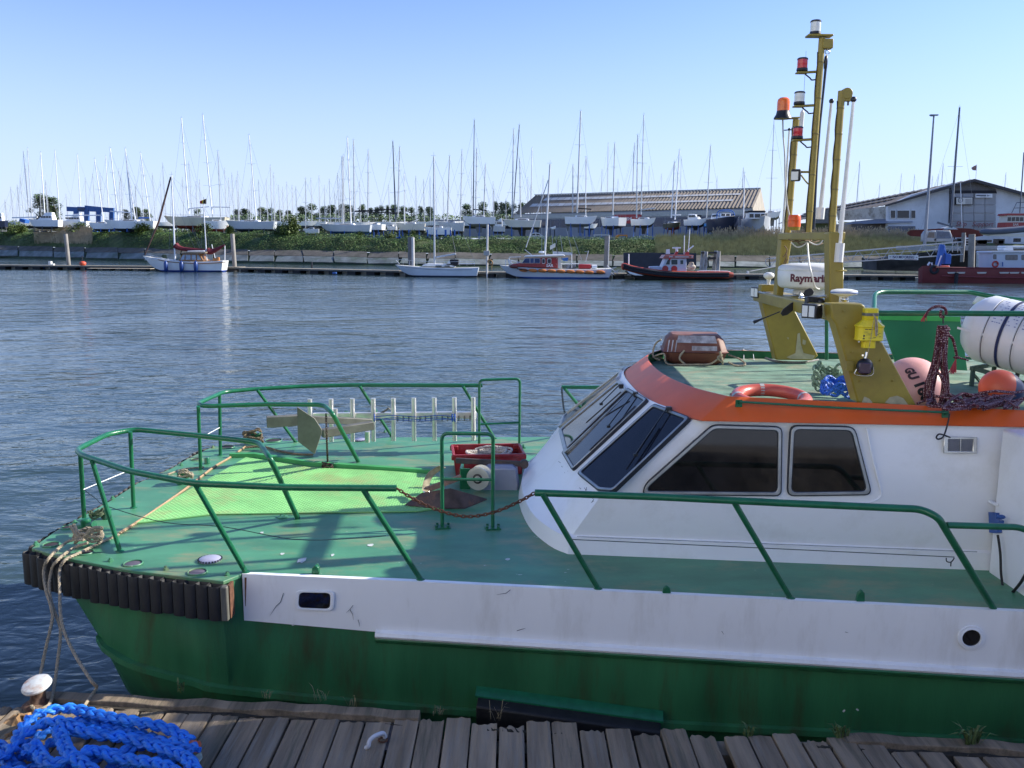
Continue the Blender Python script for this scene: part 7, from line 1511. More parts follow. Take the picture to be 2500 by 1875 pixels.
mb=MB(); mb.prism([ya(1371,631,-.8),ya(1388,629,-.8),ya(1386,637,-.8),ya(1376,637,-.8)],(0,1.2,0)); mb.build('blue_canopy',M_BLU,sr)
mb=MB(); mb.prism([ya(1315,618,-.5),ya(1329,618,-.5),ya(1328,613,-.5),ya(1316,613,-.5)],(0,1,0)); mb.build('radar',HW,sr,bev=.1)
mb=MB(); rnd=random.Random(6)
for k in range(22): 
    x=1366+rnd.random()*46; mb.box(ya(x,653-rnd.random()*5,-1+rnd.random()),(.3,.3,.3))
mb.build('deck_gear',mat('mixed_gear',(.28,.28,.30),.6,var=.8,vs=3),sr)
mb=MB()
for pts in ([(1234,651),(1235,634),(1240,634),(1246,650)],[(1243,628),(1272,627)],[(1243,628),(1243,640),(1260,648)],[(1240,634),(1270,641)],[(1246,636),(1250,648)],[(1262,639),(1266,650)],[(1414,644),(1368,644)],[(1478,655),(1500,672)],[(1482,648),(1508,668)],[(1488,672),(1510,660)],[(1480,660),(1505,652)],[(1370,655),(1370,643)],[(1396,655),(1396,620)]): mb=MB(); mb.tube([ya(x,y,-1.2) for x,y in pts],.045,5); mb.build('rail_tube',M_MW,sr)
mastparts(sr,ya(1330,624),ya(1343,401),.14,M_MG,0,None,stays=False)
mb=MB()
for a,b_ in (((1322,470),(1323,622)),((1358,585),(1360,620)),((1348,575),(1350,620)),((1383,560),(1397,616)),((1368,575),(1374,618)),((1427,614),(1437,614))): mb.tube([ya(*a),ya(*b_)],.03,4)
mb.tube([ya(1281,609),ya(1300,624)],.05,5); mb.bar(ya(1350,617),ya(1397,620),.3,.35); mb.tube([ya(1430,638),ya(1437,612)],.05,5)
mb.tube([ya(1338,440),ya(1284,604)],.06,5); mb.tube([ya(1398,573),ya(1420,635)],.02,3); mb.build('aerial_set',M_MG,sr,kind='stuff')
fl=thing('white_flag','small white flag above the rescue launch roof','flag',tuple(ya(1350,600))); mb=MB(); rows=[[ya(x,y0,-.3),ya(x,y0+10,-.3)] for x,y0 in ((1343,600),(1347,598),(1352,595),(1356,593))]; mb.loft(rows); mb.build('flag_cloth',HC,fl); mb=MB(); mb.tube([ya(1357,588,-.3),ya(1362,620,-.3)],.04,4); mb.build('flag_pole',M_BLK,fl)
# ---- orange rigid inflatable with wheelhouse ----
YR_=109; ya=lambda x,y,d=0: at(x,y,YR_+d)
rb_=thing('rescue_inflatable','long orange and black rigid inflatable with grey wheelhouse at the right pontoon','inflatable boat',tuple(ya(1650,680)))
M_OR=pw('orange_tube',(.42,.06,.028),.5); tubec=[(1520,651),(1527,651),(1545,657),(1580,663),(1630,668.5),(1700,671),(1790,671)]
for dd,nm in ((-1.5,'near'),(1.5,'far')):
    P=[ya(x,y,dd*(.25+.75*min(1,(x-1515)/60))) for x,y in tubec]; S=smooth(P,5); mb=MB(); mb.tube(S,[.42]*(len(S)-1)+[.25],14); mb.build('tube',M_OR,rb_)
    off=V(0,(-1 if dd<0 else 1)*.405,0.02); mb=MB(); 
    for u_ in (.20,-.10): mb.tube([p+off*1.0+V(0,0,u_-.05) for p in S[2:-1]],[.17]*(len(S)-3),6)
    mb.build('black_rubbing_band',M_BLK,rb_)
mb=MB(); mb.loft([[ya(1524,656,-.3),ya(1524,656,.3)],[ya(1540,668,-.9),ya(1540,668,.9)],[ya(1575,676,-1.3),ya(1575,676,1.3)]]); mb.prism([ya(1530,662,-1.2),ya(1572,673.5,-1.5),ya(1552,673,-1.4),ya(1538,670,-1.3)],(0,2.4,0)); mb.prism([ya(1538,670,-1.3),ya(1790,677,-1.3),ya(1780,684,-1.0),ya(1560,682,-1.0)],(0,2.6,0)); mb.build('rigid_hull',AK,rb_)
mb=MB(); mb.prism([ya(1531,661,-1.5),ya(1571,673,-1.62),ya(1550,672,-1.6),ya(1537,668,-1.5)],(0,.1,0)); mb.build('white_chine',HW,rb_)
mb=MB(); mb.box(ya(1660,670),(250/FPX*YR_,2.2,.3)); mb.build('deck',pw('grey_deck',(.3,.3,.3)),rb_)
M_GW=pw('pale_grey_wheelhouse',(.50,.55,.63))
mb=MB(); mb.prism([ya(1612,662,-1.1),ya(1676,663,-1.1),ya(1676,631,-1.1),ya(1626,631,-1.1)],(0,2.2,0)); mb.build('wheelhouse',M_GW,rb_,bev=.05)
mb=MB(); mb.prism([ya(1587,660,-.8),ya(1614,661,-.8),ya(1612,650,-.8),ya(1588,651,-.8)],(0,1.6,0)); mb.build('console',M_GW,rb_,bev=.05)
mb=MB(); mb.prism([ya(1618,631,-1.3),ya(1693,631,-1.3),ya(1693,623,-1.3),ya(1624,622.5,-1.3)],(0,2.6,0)); rf=mb.build('roof_fascia',pw('salmon_red_fascia',(.42,.12,.10)),rb_,bev=.03)
mb=MB(); put_text(mb,'SAR',.26,ya(1638,626.8,-1.33),V(1,0,0),V(0,0,1),.004); put_text(mb,'5',.3,ya(1690,627,-1.33),V(1,0,0),V(0,0,1),.01); mb.add([ya(x,y,-1.32) for x,y in ((1648,628),(1682,628),(1682,626.5),(1648,626.5))],[(0,1,2,3)]); mb.build('lettering',HW,rf,sm=0)
for q in ([(1625,646),(1635,646),(1636,634),(1630,634)],[(1639,646),(1654,646),(1654,634),(1639,634)],[(1661,645),(1668,645),(1668,635),(1661,635)]):
    lo=[ya(x,y,-1.14) for x,y in q]; cc=sum(lo,Vector())/4; mb=MB(); mb.prism([cc+(p-cc)*1.15 for p in lo],(0,.05,0)); w_=mb.build('window',HW,rb_); mb=MB(); mb.prism([p-V(0,.03,0) for p in lo],(0,.03,0)); mb.build('pane',mat('green_grey_glass',(.07,.09,.09),.1),w_)
for x,m_ in ((1624,M_RED),(1646,pw('emblem_red',(0,0,0)))): mb=MB(); mb.lathe([(.38,0),(.38,.04),(0,.04)],ya(x,656,-1.14),axis=(0,-1,0),n=16); mb.build('round_emblem',m_,rb_)
mb=MB(); mb.prism([ya(1687,640,-.6),ya(1694,640,-.6),ya(1696,660,-.6),ya(1676,662,-.6)],(0,1,0)); mb.sphere(ya(1688,652,-.3),.45,10,8,(1.3,1,.8)); mb.build('stern_gear',mat('tan_gear_cover',(.42,.36,.28),.7,var=.4,vs=2),rb_,bev=.1)
mb=MB(); mb.tube([ya(1535,620),ya(1535,650)],.07,6); mb.tube([ya(1671,575),ya(1670,621)],.06,5); mb.tube([ya(1684,560),ya(1680,622)],.05,5); mb.tube([ya(1678,612),ya(1693,600)],.09,5); mb.prism([ya(1626,620,0),ya(1636,620,0),ya(1635,608,0),ya(1627,609,0)],(0,.2,0)); mb.bar(ya(1642,605),ya(1662,605),.25,.18); mb.tube([ya(1652,605),ya(1652,614)],.16,8)
mb.tube([ya(1663,656,-1.0),ya(1680,656,-1.0)],.03,4); mb.tube(smooth([ya(1704,666,-1),ya(1708,661,-1),ya(1775,662,-1),ya(1783,666,-1)],3),.04,4); mb.build('aerial_set',M_MW,rb_,kind='stuff')
mb=MB(); mb.prism([ya(1645,623,-.3),ya(1652,623,-.3),ya(1658,614,-.3),ya(1651,614,-.3)],(0,.5,0)); mb.prism([ya(1672,623,-.3),ya(1682,623,-.3),ya(1683,615,-.3),ya(1675,615,-.3)],(0,.5,0)); mb.build('radar_bracket',M_RED,rb_)
mb=MB(); mb.sphere(ya(1635,632,-1.3),.12,8,6); mb.build('red_lamp',pw('red_lens_far',(.6,.02,.02)),rb_)
mb=MB(); mb.lathe([(.12,0),(.14,.15),(0,.5)],ya(1583,640,25),n=8); 
# ---- red workboat at the right ----
YW=106; ya=lambda x,y,d=0: at(x,y,YW+d)
rw=thing('red_workboat','long dark red steel workboat with grey deckhouse and blue crane at the right','workboat',tuple(ya(2400,684)))
M_DR=mat('dark_red_steel',(.19,.032,.034),.6,var=.15,vs=.5,dirt=(.10,.03,.03),da=.6,ds=.5)
rows=[]
for x,yt,yb,hw in ((2242,657,683,.3),(2252,649,686,1.2),(2285,648,687,1.9),(2300,654,688,2.1),(2360,654,690,2.2),(2500,656,692,2.2),(2680,657,694,2.2)):
    rows.append([ya(x,yb,-hw*.8)+V(0,0,-.4),ya(x,(yt+yb)/2,-hw),ya(x,yt,-hw),ya(x,yt,hw),ya(x,(yt+yb)/2,hw),ya(x,yb,hw*.8)+V(0,0,-.4)])
mb=MB(); mb.loft(rows,closed=True,cap0=True,cap1=True); mb.build('hull',M_DR,rw)
mb=MB(); mb.tube([ya(x,y,-2.25) for x,y in ((2300,674),(2400,677),(2680,681))],.10,6); mb.tube([ya(x,y,-2.2) for x,y in ((2285,653),(2400,654.5),(2680,657))],.09,6); mb.build('rubbing_strake',M_DR,rw)
for x in (2325,2345,2397,2452,2477,2505): mb=MB(); mb.prism([ya(x-10,668,-2.26),ya(x+10,668,-2.26),ya(x+12,664,-2.26),ya(x-12,664,-2.26)],(0,.05,0)); mb.build('freeing_port',mat('pale_port',(.5,.47,.42),.7),rw)
mb=MB(); mb.torus(ya(2281,658,-2.0),.42,.16,nrm=(0,1,0),n=18,m=8); mb.lathe([(.2,-.9),(.22,0),(.2,.5),(.0,.6)],ya(2335,676,-2.5),n=10); mb.build('tyre_fender',M_BLK,rw)
mb=MB(); mb.box(ya(2306,652,-1.5),(.9,.7,.35)); mb.build('orange_bundle',pw('bright_orange',(.75,.12,.04)),rw,bev=.08)
mb=MB(); mb.prism([ya(2424,655,-1.6),ya(2700,656,-1.6),ya(2700,616,-1.6),ya(2424,616,-1.6)],(0,3.2,0)); mb.build('deckhouse',M_GW,rw,bev=.06)
mb=MB(); mb.prism([ya(2420,617,-1.8),ya(2700,617,-1.8),ya(2700,612,-1.8),ya(2424,613,-1.8)],(0,3.6,0)); mb.build('deckhouse_roof',HG,rw,bev=.04)
for q in ([(2455,635),(2485,635),(2485,622),(2455,622)],[(2494,635),(2520,635),(2520,622),(2494,622)],[(2425,633),(2433,633),(2433,621),(2425,621)]):
    lp=roundloop([ya(x,y,-1.64) for x,y in q],.12); mb=MB(); mb.prism(lp,(0,.05,0)); mb.build('window',mat('grey_brown_glass',(.12,.12,.13),.12,var=.2),rw)
mb=MB(); mb.tube([ya(2448,650,-1.66),ya(2448,640,-1.66)],.05,5); mb.build('blue_strut',M_BLU,rw)
mb=MB(); mb.torus(ya(2430,645,-1.75),.32,.10,nrm=(0,1,0),n=18,m=8); mb.build('life_ring',pw('life_ring_red',(.45,.05,.04)),rw)
mb=MB(); mb.prism([ya(2452,612,-1),ya(2475,612,-1),ya(2473,603,-1),ya(2450,605,-1)],(0,1.5,0)); mb.prism([ya(2454,604,-1),ya(2700,604,-1),ya(2700,599,-1),ya(2456,600,-1)],(0,1.8,0)); mb.build('roof_locker',HW,rw,bev=.05)
mb=MB(); mb.bar(ya(2290,648),ya(2300,597),.5,.55); mb.bar(ya(2298,600),ya(2306,618),.35,.35); mb.bar(ya(2304,600),ya(2309,628),.25,.25); mb.box(ya(2304,652),(1.0,1.0,.4)); mb.build('crane',pw('crane_blue',(.02,.12,.45)),rw,bev=.04)
mb=MB(); mb.prism([ya(2308,645,-.5),ya(2322,645,-.5),ya(2323,620,-.5),ya(2310,620,-.5)],(0,1,0)); mb.build('blue_tank',pw('crane_blue',(0,0,0)),rw,bev=.05)
mb=MB(); mb.tube([ya(2289,650,-.4),ya(2298,624,-.4)],.08,6); mb.tube([ya(2265,648),ya(2270,640)],.12,6); mb.tube([ya(2275,647),ya(2275,641)],.1,6); mb.build('hydraulic_ram',M_MW,rw)
# ================= YARD BUILDINGS AND GEAR =================
m_roofc=mat('brown_grey_corrugated_roof',(.20,.165,.125),.85,var=.15,vs=.3,dirt=(.30,.25,.18),da=.4,ds=.25)
m_panel=mat('grey_cladding_panel',(.27,.28,.31),.7,var=.1,vs=.2); m_fasc=mat('pale_fascia',(.45,.45,.42),.7,var=.1); m_bluew=mat('dark_blue_glazing',(.025,.04,.09),.15,var=.3,vs=.3)
sh=thing('long_shed','long shed with brown corrugated roof and skylight strips behind the yachts','shed',tuple(at(1550,580,225)))
eR=at(1838,507,200.5); eL=at(1255,522,249); rR=at(1858,462,219); rL=at(1306,478,253); gR=2*V(rR.x,rR.y,0)-V(eR.x,eR.y,0); eR2=V(gR.x,gR.y,eR.z)
# corrugated roof: real ridges
mb=MB(); rows=[]; N=150
for k in range(N+1):
    t=k/N; a=eL.lerp(eR,t); b_=rL.lerp(rR,t); h=.22*(k%2); rows.append([a+V(0,-.3,h-.05),b_+V(0,0,h)])
mb.loft(rows); mb.build('roof',m_roofc,sh,sm=0)
mb=MB(); mb.add([rL,rR,eR2,eL+ (eR2-eR)],[(0,1,2,3)]); mb.build('rear_roof',m_roofc,sh,sm=0)
mb=MB(); mb.bar(rL+V(0,0,.25),rR+V(0,0,.25),.6,.25); mb.build('ridge_cap',m_fasc,sh)
m_sky=mat('skylight_sheet',(.50,.50,.48),.8,var=.15,vs=.5)
for (x0,y0,x1,y1) in ((1323,489,1811,475.6),(1304,504.5,1802,492.6)):
    f0,f1=(.66,.665) if y0<495 else (.33,.335); lo=[]
    t0=(x0-1280)/(1848-1280); t1=(x1-1280)/(1848-1280); n_=26
    for k in range(n_):
        ta=t0+(t1-t0)*k/n_; tb=t0+(t1-t0)*(k+.93)/n_
        fa=f0; A=eL.lerp(eR,ta).lerp(rL.lerp(rR,ta),fa)+V(0,-.12,.24); B_2=eL.lerp(eR,tb).lerp(rL.lerp(rR,tb),fa)+V(0,-.12,.24); up_=(rL.lerp(rR,ta)-eL.lerp(eR,ta)).normalized()*1.5
        mb=MB(); mb.add([A,B_2,B_2+up_,A+up_],[(0,1,2,3)]); mb.build('skylight_panel',m_sky,sh,sm=0)
gz1=eR.z-8.5
def wq(t0,t1,z0,z1,o=0): 
    a=eL.lerp(eR,t0);b_=eL.lerp(eR,t1); return [V(a.x,a.y-o,z0),V(b_.x,b_.y-o,z0),V(b_.x,b_.y-o,z1),V(a.x,a.y-o,z1)]
mb=MB(); mb.prism(wq(0,1,gz1,eR.z-.1),(0,1,0)); mb.build('wall',m_panel,sh)
mb=MB(); mb.prism(wq(0,1,eR.z-1.5,eR.z-.4,.2),(0,.2,0)); mb.build('fascia',m_fasc,sh)
for k in range(22):
    mb=MB(); mb.prism(wq((k+.04)/22,(k+.96)/22,eR.z-3.9,eR.z-1.8,.1),(0,.08,0)); mb.build('glazing_panel',m_bluew,sh)
    mb=MB(); mb.prism(wq((k+.01)/22,(k+.99)/22,gz1,eR.z-4.1,.12),(0,.1,0)); mb.build('cladding_panel',m_panel,sh)
mb=MB(); mb.prism([V(eR.x,eR.y,gz1),V(eR2.x,eR2.y,gz1),eR2,rR,eR],(-.5,0,0)); mb.build('gable_wall',mat('beige_block_gable',(.38,.34,.28),.85,var=.12,vs=.3),sh)
mb=MB(); c=eR.lerp(rR,.25)+V(.15,3,-1.2); mb.prism([c,c+V(0,4,0),c+V(0,4,2),c+V(0,0,2)],(.2,0,0)); mb.build('gable_opening',M_WIN,sh)
# red sign with partly hidden letters
sg=thing('red_sign','red sign on the shed wall with the white letters RSH between two yachts','sign',tuple(at(1548,532,205)))
f_=lambda x,y,o=0: at(x,y,eL.lerp(eR,(x-1255)/583.).y-3+o)
mb=MB(); mb.prism([f_(1500,546),f_(1566,545),f_(1566,523),f_(1500,524)],(0,.3,0)); mb.build('board',pw('sign_red',(.42,.02,.03)),sg)
e=(f_(1560,535)-f_(1500,536)).normalized(); mb=MB(); put_text(mb,'YARD',.1,f_(1500,600),e,V(0,0,1)) if False else put_text(mb,'RSHI',1.05,f_(1534,534.5,-.06),e,V(0,0,1),.02); mb.build('lettering',HW,sg,sm=0)
# white gabled shed at the right
gb=thing('gabled_shed','white gabled shed with weathered roof at the right end of the yard','shed',tuple(at(2330,590,185)))
YG=185; G=lambda x,y,d=0: at(x,y,YG+d)
m_wr=mat('white_rendered_wall',(.66,.68,.70),.85,var=.10,vs=.25,dirt=(.40,.40,.40),da=.5,ds=.3)
front=[G(2166,598),G(2560,600),G(2560,492),G(2500,473),G(2378,441),G(2325,448),G(2230,474),G(2168,502)]
mb=MB(); mb.prism(front,(0,1,0)); mb.build('gable_wall',m_wr,gb,sm=0)
bk=lambda p,d,dx=0: p+V(dx,d,0)
A=G(2168,501,-1.2); P_=G(2380,438.5,-1.2); Ar=at(1898,547,330); Pr=at(1985,511,330); 
Ar.z=A.z-.2; Pr.z=P_.z-.6
mb=MB(); rows=[]; N=60
for k in range(N+1):
    t=k/N; mb_h=.25*(k%2); rows.append([A.lerp(Ar,t)+V(0,0,mb_h),P_.lerp(Pr,t)+V(0,0,mb_h)])
mb.loft(rows); mb.build('roof',mat('weathered_brown_roof',(.15,.125,.105),.85,var=.2,vs=.2,dirt=(.25,.23,.2),da=.5,ds=.15),gb,sm=0)
for f0 in (.38,.72):
    mb=MB(); a=A.lerp(P_,f0)+V(0,0,.35); b_=Ar.lerp(Pr,f0)+V(0,0,.35); mb.bar(a.lerp(b_,.12),b_,.9,.08); mb.build('skylight_strip',mat('dull_skylight',(.45,.42,.36),.5),gb)
mb=MB(); mb.add([P_,G(2620,505,-1.2),G(2620,505,60),Pr+V(60,0,0)],[(0,1,2,3)]); mb.build('roof',mat('weathered_brown_roof',(0,0,0)),gb,sm=0)
mb=MB(); mb.prism([G(2164,504,-1.6),G(2300,465,-1.6),G(2378,443,-1.6),G(2620,510,-1.6),G(2620,502,-1.6),G(2380,436.5,-1.6),G(2295,459,-1.6),G(2162,500,-1.6)],(0,.5,0)); mb.build('barge_board',mat('dark_barge_board',(.07,.065,.065),.8),gb)
mb=MB(); mb.prism([G(2322,471,-.3),G(2433,471,-.3),G(2431,462,-.3),G(2378,444,-.3),G(2326,456,-.3)],(0,.4,0)); mb.build('gable_panel',mat('dark_gable_sheet',(.16,.15,.14),.85,var=.15),gb)
mb=MB(); mb.prism([G(2320,472,-.5),G(2434,472,-.5),G(2432,465,-.5),G(2322,465,-.5)],(0,.4,0)); mb.build('door_rail',M_BLK,gb)
for k in range(4):
    for j,(y0,y1) in enumerate(((472,500),(501,520),(521,540),(541,562))):
        mb=MB(); x0=2324+k*27; mb.prism([G(x0+.5,y1-.5,-.4),G(x0+26,y1-.5,-.4),G(x0+26,y0,-.4),G(x0+.5,y0,-.4)],(0,.3,0)); mb.build('door_panel',mat('grey_door_panel',(.36,.36,.36),.7,var=.08,vs=.3),gb)
mb=MB(); mb.prism([at(2318,545,183.5),at(2323,545,183.5),at(2323,455,183.5),at(2321,455,183.5)],(0,.5,0)); mb.build('downpipe',M_BLK,gb)
for x0,x1 in ((2174,2187),(2190,2221),(2224,2236)):
    mb=MB(); mb.prism([G(x0,533.5,-.25),G(x1,533.5,-.25),G(x1,512.5,-.25),G(x0,512.5,-.25)],(0,.2,0)); fr_=mb.build('window',HW,gb); mb=MB(); mb.prism([G(x0+1.3,532,-.33),G(x1-1.3,532,-.33),G(x1-1.3,514,-.33),G(x0+1.3,514,-.33)],(0,.1,0)); mb.build('pane',M_WIN,fr_)
for x0,x1 in ((2170,2201),(2204,2235)): mb=MB(); mb.prism([G(x0,566,-.25),G(x1,566,-.25),G(x1,552,-.25),G(x0,552,-.25)],(0,.2,0)); mb.build('lower_window',mat('blue_grey_glass',(.09,.11,.15),.2,var=.3,vs=.5),gb)
mb=MB(); mb.prism([G(2166,545,-.5),G(2228,543,-.5),G(2228,539,-.5),G(2166,540,-.5)],(0,.3,0)); mb.build('awning_edge',pw('grey_awning',(.3,.33,.4)),gb)
# writing on the gable
sb=thing('framed_notice','framed notice board with an oval logo and text lines on the gable','sign',tuple(G(2355,490))); mb=MB(); mb.prism([G(2333,500,-.9),G(2376,500,-.9),G(2376,481,-.9),G(2333,481,-.9)],(0,.3,0)); mb.build('frame',M_BLK,sb); mb=MB(); mb.prism([G(2335,498.7,-.95),G(2374,498.7,-.95),G(2374,482.5,-.95),G(2335,482.5,-.95)],(0,.1,0)); mb.build('board',HC,sb)
mb=MB(); mb.torus(G(2345,488.5,-1.0),.45,.07,nrm=(0,1,0),n=20,m=5,sc=1); 
for k in range(6): mb.add([G(x,y,-.98) for x,y in ((2357,486+k*2.2),(2372,486+k*2.2),(2372,486.8+k*2.2),(2357,486.8+k*2.2))],[(0,1,2,3)])
put_text(mb,'e',.7,G(2345,488.5,-1.0),V(1,0,0),V(0,0,1)); mb.build('print',M_MD,sb,sm=0)
s2=thing('white_wall_sign','small white sign with dark lettering and an arrow-like bird under the gable','sign',tuple(G(2403,478))); mb=MB(); mb.prism([G(2382,482.5,-.9),G(2423,482.5,-.9),G(2423,473,-.9),G(2382,473,-.9)],(0,.2,0)); mb.build('board',HW,s2)
mb=MB(); put_text(mb,'YACHTSMAN',.1,G(2396,470),V(1,0,0),V(0,0,1)) if False else put_text(mb,'SHIPYARD',.42,G(2397,477,-.96),V(1,0,0),V(0,0,1),.01) if False else mb.add([G(x,y,-.96) for x,y in ((2384,478.6),(2408,478.6),(2408,475.4),(2384,475.4))],[(0,1,2,3)]); mb.add([G(x,y,-.96) for x,y in ((2410,475),(2414,477),(2421,476.6),(2414,478),(2411,480))],[(0,1,2,3,4)]); mb.add([G(x,y,-.96) for x,y in ((2394,481),(2408,481),(2408,480.2),(2394,480.2))],[(0,1,2,3)]); mb.build('print',M_MD,s2,sm=0)
wt=thing('wall_lettering','dark red italic words Ship Support painted low on the shed door','lettering',tuple(G(2375,548))); vs,fs=txt('Ship   Support',1.35,.01); mb=MB(); o_=G(2380,547.5,-.96); mb.add([o_+V(v.x+v.y*.25,0,v.y) for v in vs],fs); mb.build('painted_words',pw('dark_red_letters',(.22,.05,.05)),wt,sm=0)
# flaky side wall and lean-to left of the gable
m_flk=mat('flaking_white_wall',(.50,.49,.45),.85,var=.1,dirt=(.15,.13,.10),da=.9,ds=.5)
ln=thing('lean_to','dark board lean-to with flaking white wall left of the white gable','lean-to',tuple(at(2120,590,196)))
mb=MB(); mb.prism([at(2050,538,204),at(2168,534,187),at(2168,503,187),at(2045,515,204)],(0,1,0)); mb.build('flaking_wall',m_flk,ln)
mb=MB(); mb.prism([at(2083,580,192),at(2166,582,186.5),at(2166,544,186.5),at(2083,546,192)],(0,1,0)); mb.build('board_wall',mat('dark_brown_boards',(.11,.095,.085),.85,var=.2,vs=.5),ln)
for k in range(16): 
    x=2084+k*5.1; mb=MB(); d=192-5.5*k/16; mb.prism([at(x,580,d-.05),at(x+4.4,580,d-.05),at(x+4.4,547,d-.05),at(x,547,d-.05)],(0,.05,0)); mb.build('board',mat('dark_brown_boards',(0,0,0)),ln)
mb=MB(); mb.add([at(2060,548,196),at(2166,545,183),at(2168,532,188),at(2080,541,200)],[(0,1,2,3)]); mb.build('lean_to_roof',mat('blue_grey_sheet_roof',(.22,.23,.26),.7),ln)
mb=MB(); mb.prism([at(2040,585,205),at(2085,583,195),at(2085,543,195),at(2040,548,205)],(0,1,0)); mb.build('beige_wall',mat('beige_block_gable',(0,0,0)),ln)
hg=thing('green_container','olive green shed behind the mast frame left of the lean-to','container',tuple(at(2000,575,205))); mb=MB(); mb.prism([at(1955,580,208),at(2042,582,208),at(2042,540,208),at(1955,545,208)],(0,4,0)); mb.build('body',mat('olive_green_sheet',(.12,.14,.05),.7,var=.15),hg); mb=MB(); mb.prism([at(1984,545,207),at(2030,545,207),at(2030,512,207),at(1984,514,207)],(0,3,0)); mb.build('grey_cabin',mat('grey_brown_cabin',(.22,.21,.19),.8,var=.2),hg)
# lamp post and other poles
def lamp(): 
    t=thing('lamp_post','tall grey lamp post with a flat head in front of the white shed','lamp post',tuple(at(2257,600,150))); mb=MB(); mb.tube([at(2257,602,150),at(2280,282,150)],[.27,.13],10); mb.build('post',mat('grey_lamp_post',(.25,.27,.30),.5),t); mb=MB(); mb.box(at(2280,281,150),(1.3,.5,.18)); mb.box(at(2276,283,149.6),(.5,.4,.12)); mb.build('lamp_head',M_MD,t)
lamp()
tm=thing('tall_bare_mast','tall dark bare mast standing by the white gable above the rusty red boat','mast',tuple(at(2320,560,165))); mastparts(tm,at(2320,560,165),at(2343,262,165),.22,M_MD,1,None,stays=True,endx=5)
tm=thing('flag_pole','flagpole with small tattered flag on the white gable ridge','flag pole',tuple(G(2381,440))); mb=MB(); mb.tube([G(2382,440),G(2385,401)],.06,5); mb.build('pole',M_MW,tm); mb=MB(); mb.loft([[G(2384,403),G(2384,416)],[G(2378,405,.3),G(2378,416,.3)],[G(2371,410,.1),G(2374,415,.1)]]); mb.build('flag_cloth',mat('faded_flag',(.4,.25,.2),.9,var=.4,vs=1),tm)
tm=thing('white_pole','thin white pole standing in front of the shed door','pole',tuple(at(2348,560,168))); mb=MB(); mb.tube([at(2345,446,168),at(2349,556,168)],.07,5); mb.build('pole_tube',M_MW,tm)
# blue boat lift
bl=thing('boat_lift','blue gantry boat lift standing behind the left yachts','boat lift',tuple(at(220,560,240))); m_tl=pw('lift_blue',(.03,.10,.30),.5); Lf=lambda x,y,d=0: at(x,y,240+d)
for (x0,y0,x1,y1,d) in ((164,510,208,512,0),(190,510,278,513,7),(208,507,278,514,0)): mb=MB(); mb.bar(Lf(x0,y0,d),Lf(x1,y1,d),.7,1.2); mb.build('top_beam',m_tl,bl)
for x,y0,d in ((186,512,0),(212,510,0),(241,512,7),(273,513,7)): mb=MB(); mb.bar(Lf(x,y0,d),Lf(x,560,d),1.1,.9,(0,1,0)); mb.build('leg',m_tl,bl)
mb=MB(); mb.prism([Lf(189,513,-.6),Lf(206,513,-.6),Lf(206,507,-.6),Lf(189,507,-.6)],(0,.2,0)); mb.build('name_board',pw('dark_navy_board',(.03,.05,.12)),bl); 
# yard oddments
def prismthing(name,lab,cat,px,Y,th,m,bev=0):
    mb=MB(); mb.prism([at(x,y,Y) for x,y in px],(0,th,0)); o=mb.build(name,m,None,bev=bev); return tag(o,lab,cat)
prismthing('blue_tarp','blue tarpaulin over a boat at the far left','tarpaulin',[(46,540),(60,545),(62,537),(48,533)],212,2,M_BLU)
prismthing('blue_sail_cover','blue boom cover above the long white yacht near the raked forestay','sail cover',[(336,534),(366,533),(362,530),(340,530)],211,1,M_BLU)
prismthing('white_boom','white boom laid level above the white motor boats at the left','boom',[(29,533),(90,531),(90,528.5),(29,530)],210,.4,HW)
prismthing('orange_trestle','orange steel trestle between the lettered transom and striped yacht','trestle',[(1502,583),(1504,576),(1510,573),(1532,573),(1532,584),(1529,584),(1529,576),(1512,576),(1508,584)],184,1.5,pw('orange_steel',(.55,.20,.02)))
prismthing('grey_trestle','grey steel frame beside the pile top right of the rescue launch mast','trestle',[(1450,581),(1450,572),(1487,572),(1487,581),(1484,581),(1484,575),(1453,575),(1453,581)],183,1,pw('pale_steel',(.45,.45,.45)))
prismthing('tender','small upturned white boat on a post frame left of the grey wall','dinghy',[(1343,555),(1348,560),(1356,559),(1357,551),(1350,554)],186,1.2,HW,.1)
for x in (1342,1353): prismthing('post','dark post holding the small upturned boat, '+('left' if x==1342 else 'right')+' one','post',[(x,585),(x+2,585),(x+2,560),(x,560)],186,.3,M_BLK)
for i,(x,w_) in enumerate(((1044,4),(1066,3),(1088,7),(1100,5),(1110,5),(975,4),(998,4))):
    cr=thing('blue_prop','upright blue prop on the bank crest, %s from the left of the blue row'%ordw([2,3,4,5,6,0,1][i]),'prop',tuple(at(x,582,182)),'blue props standing on the crest'); mb=MB(); mb.bar(at(x,584,182),at(x,561,182),w_/FPX*120,.3,(0,1,0)); mb.build('post',M_CRA,cr); mb=MB(); mb.bar(at(x-w_*1.3,580,182),at(x+w_*1.3,580,182),.3,.3); mb.build('foot',M_CRA,cr)
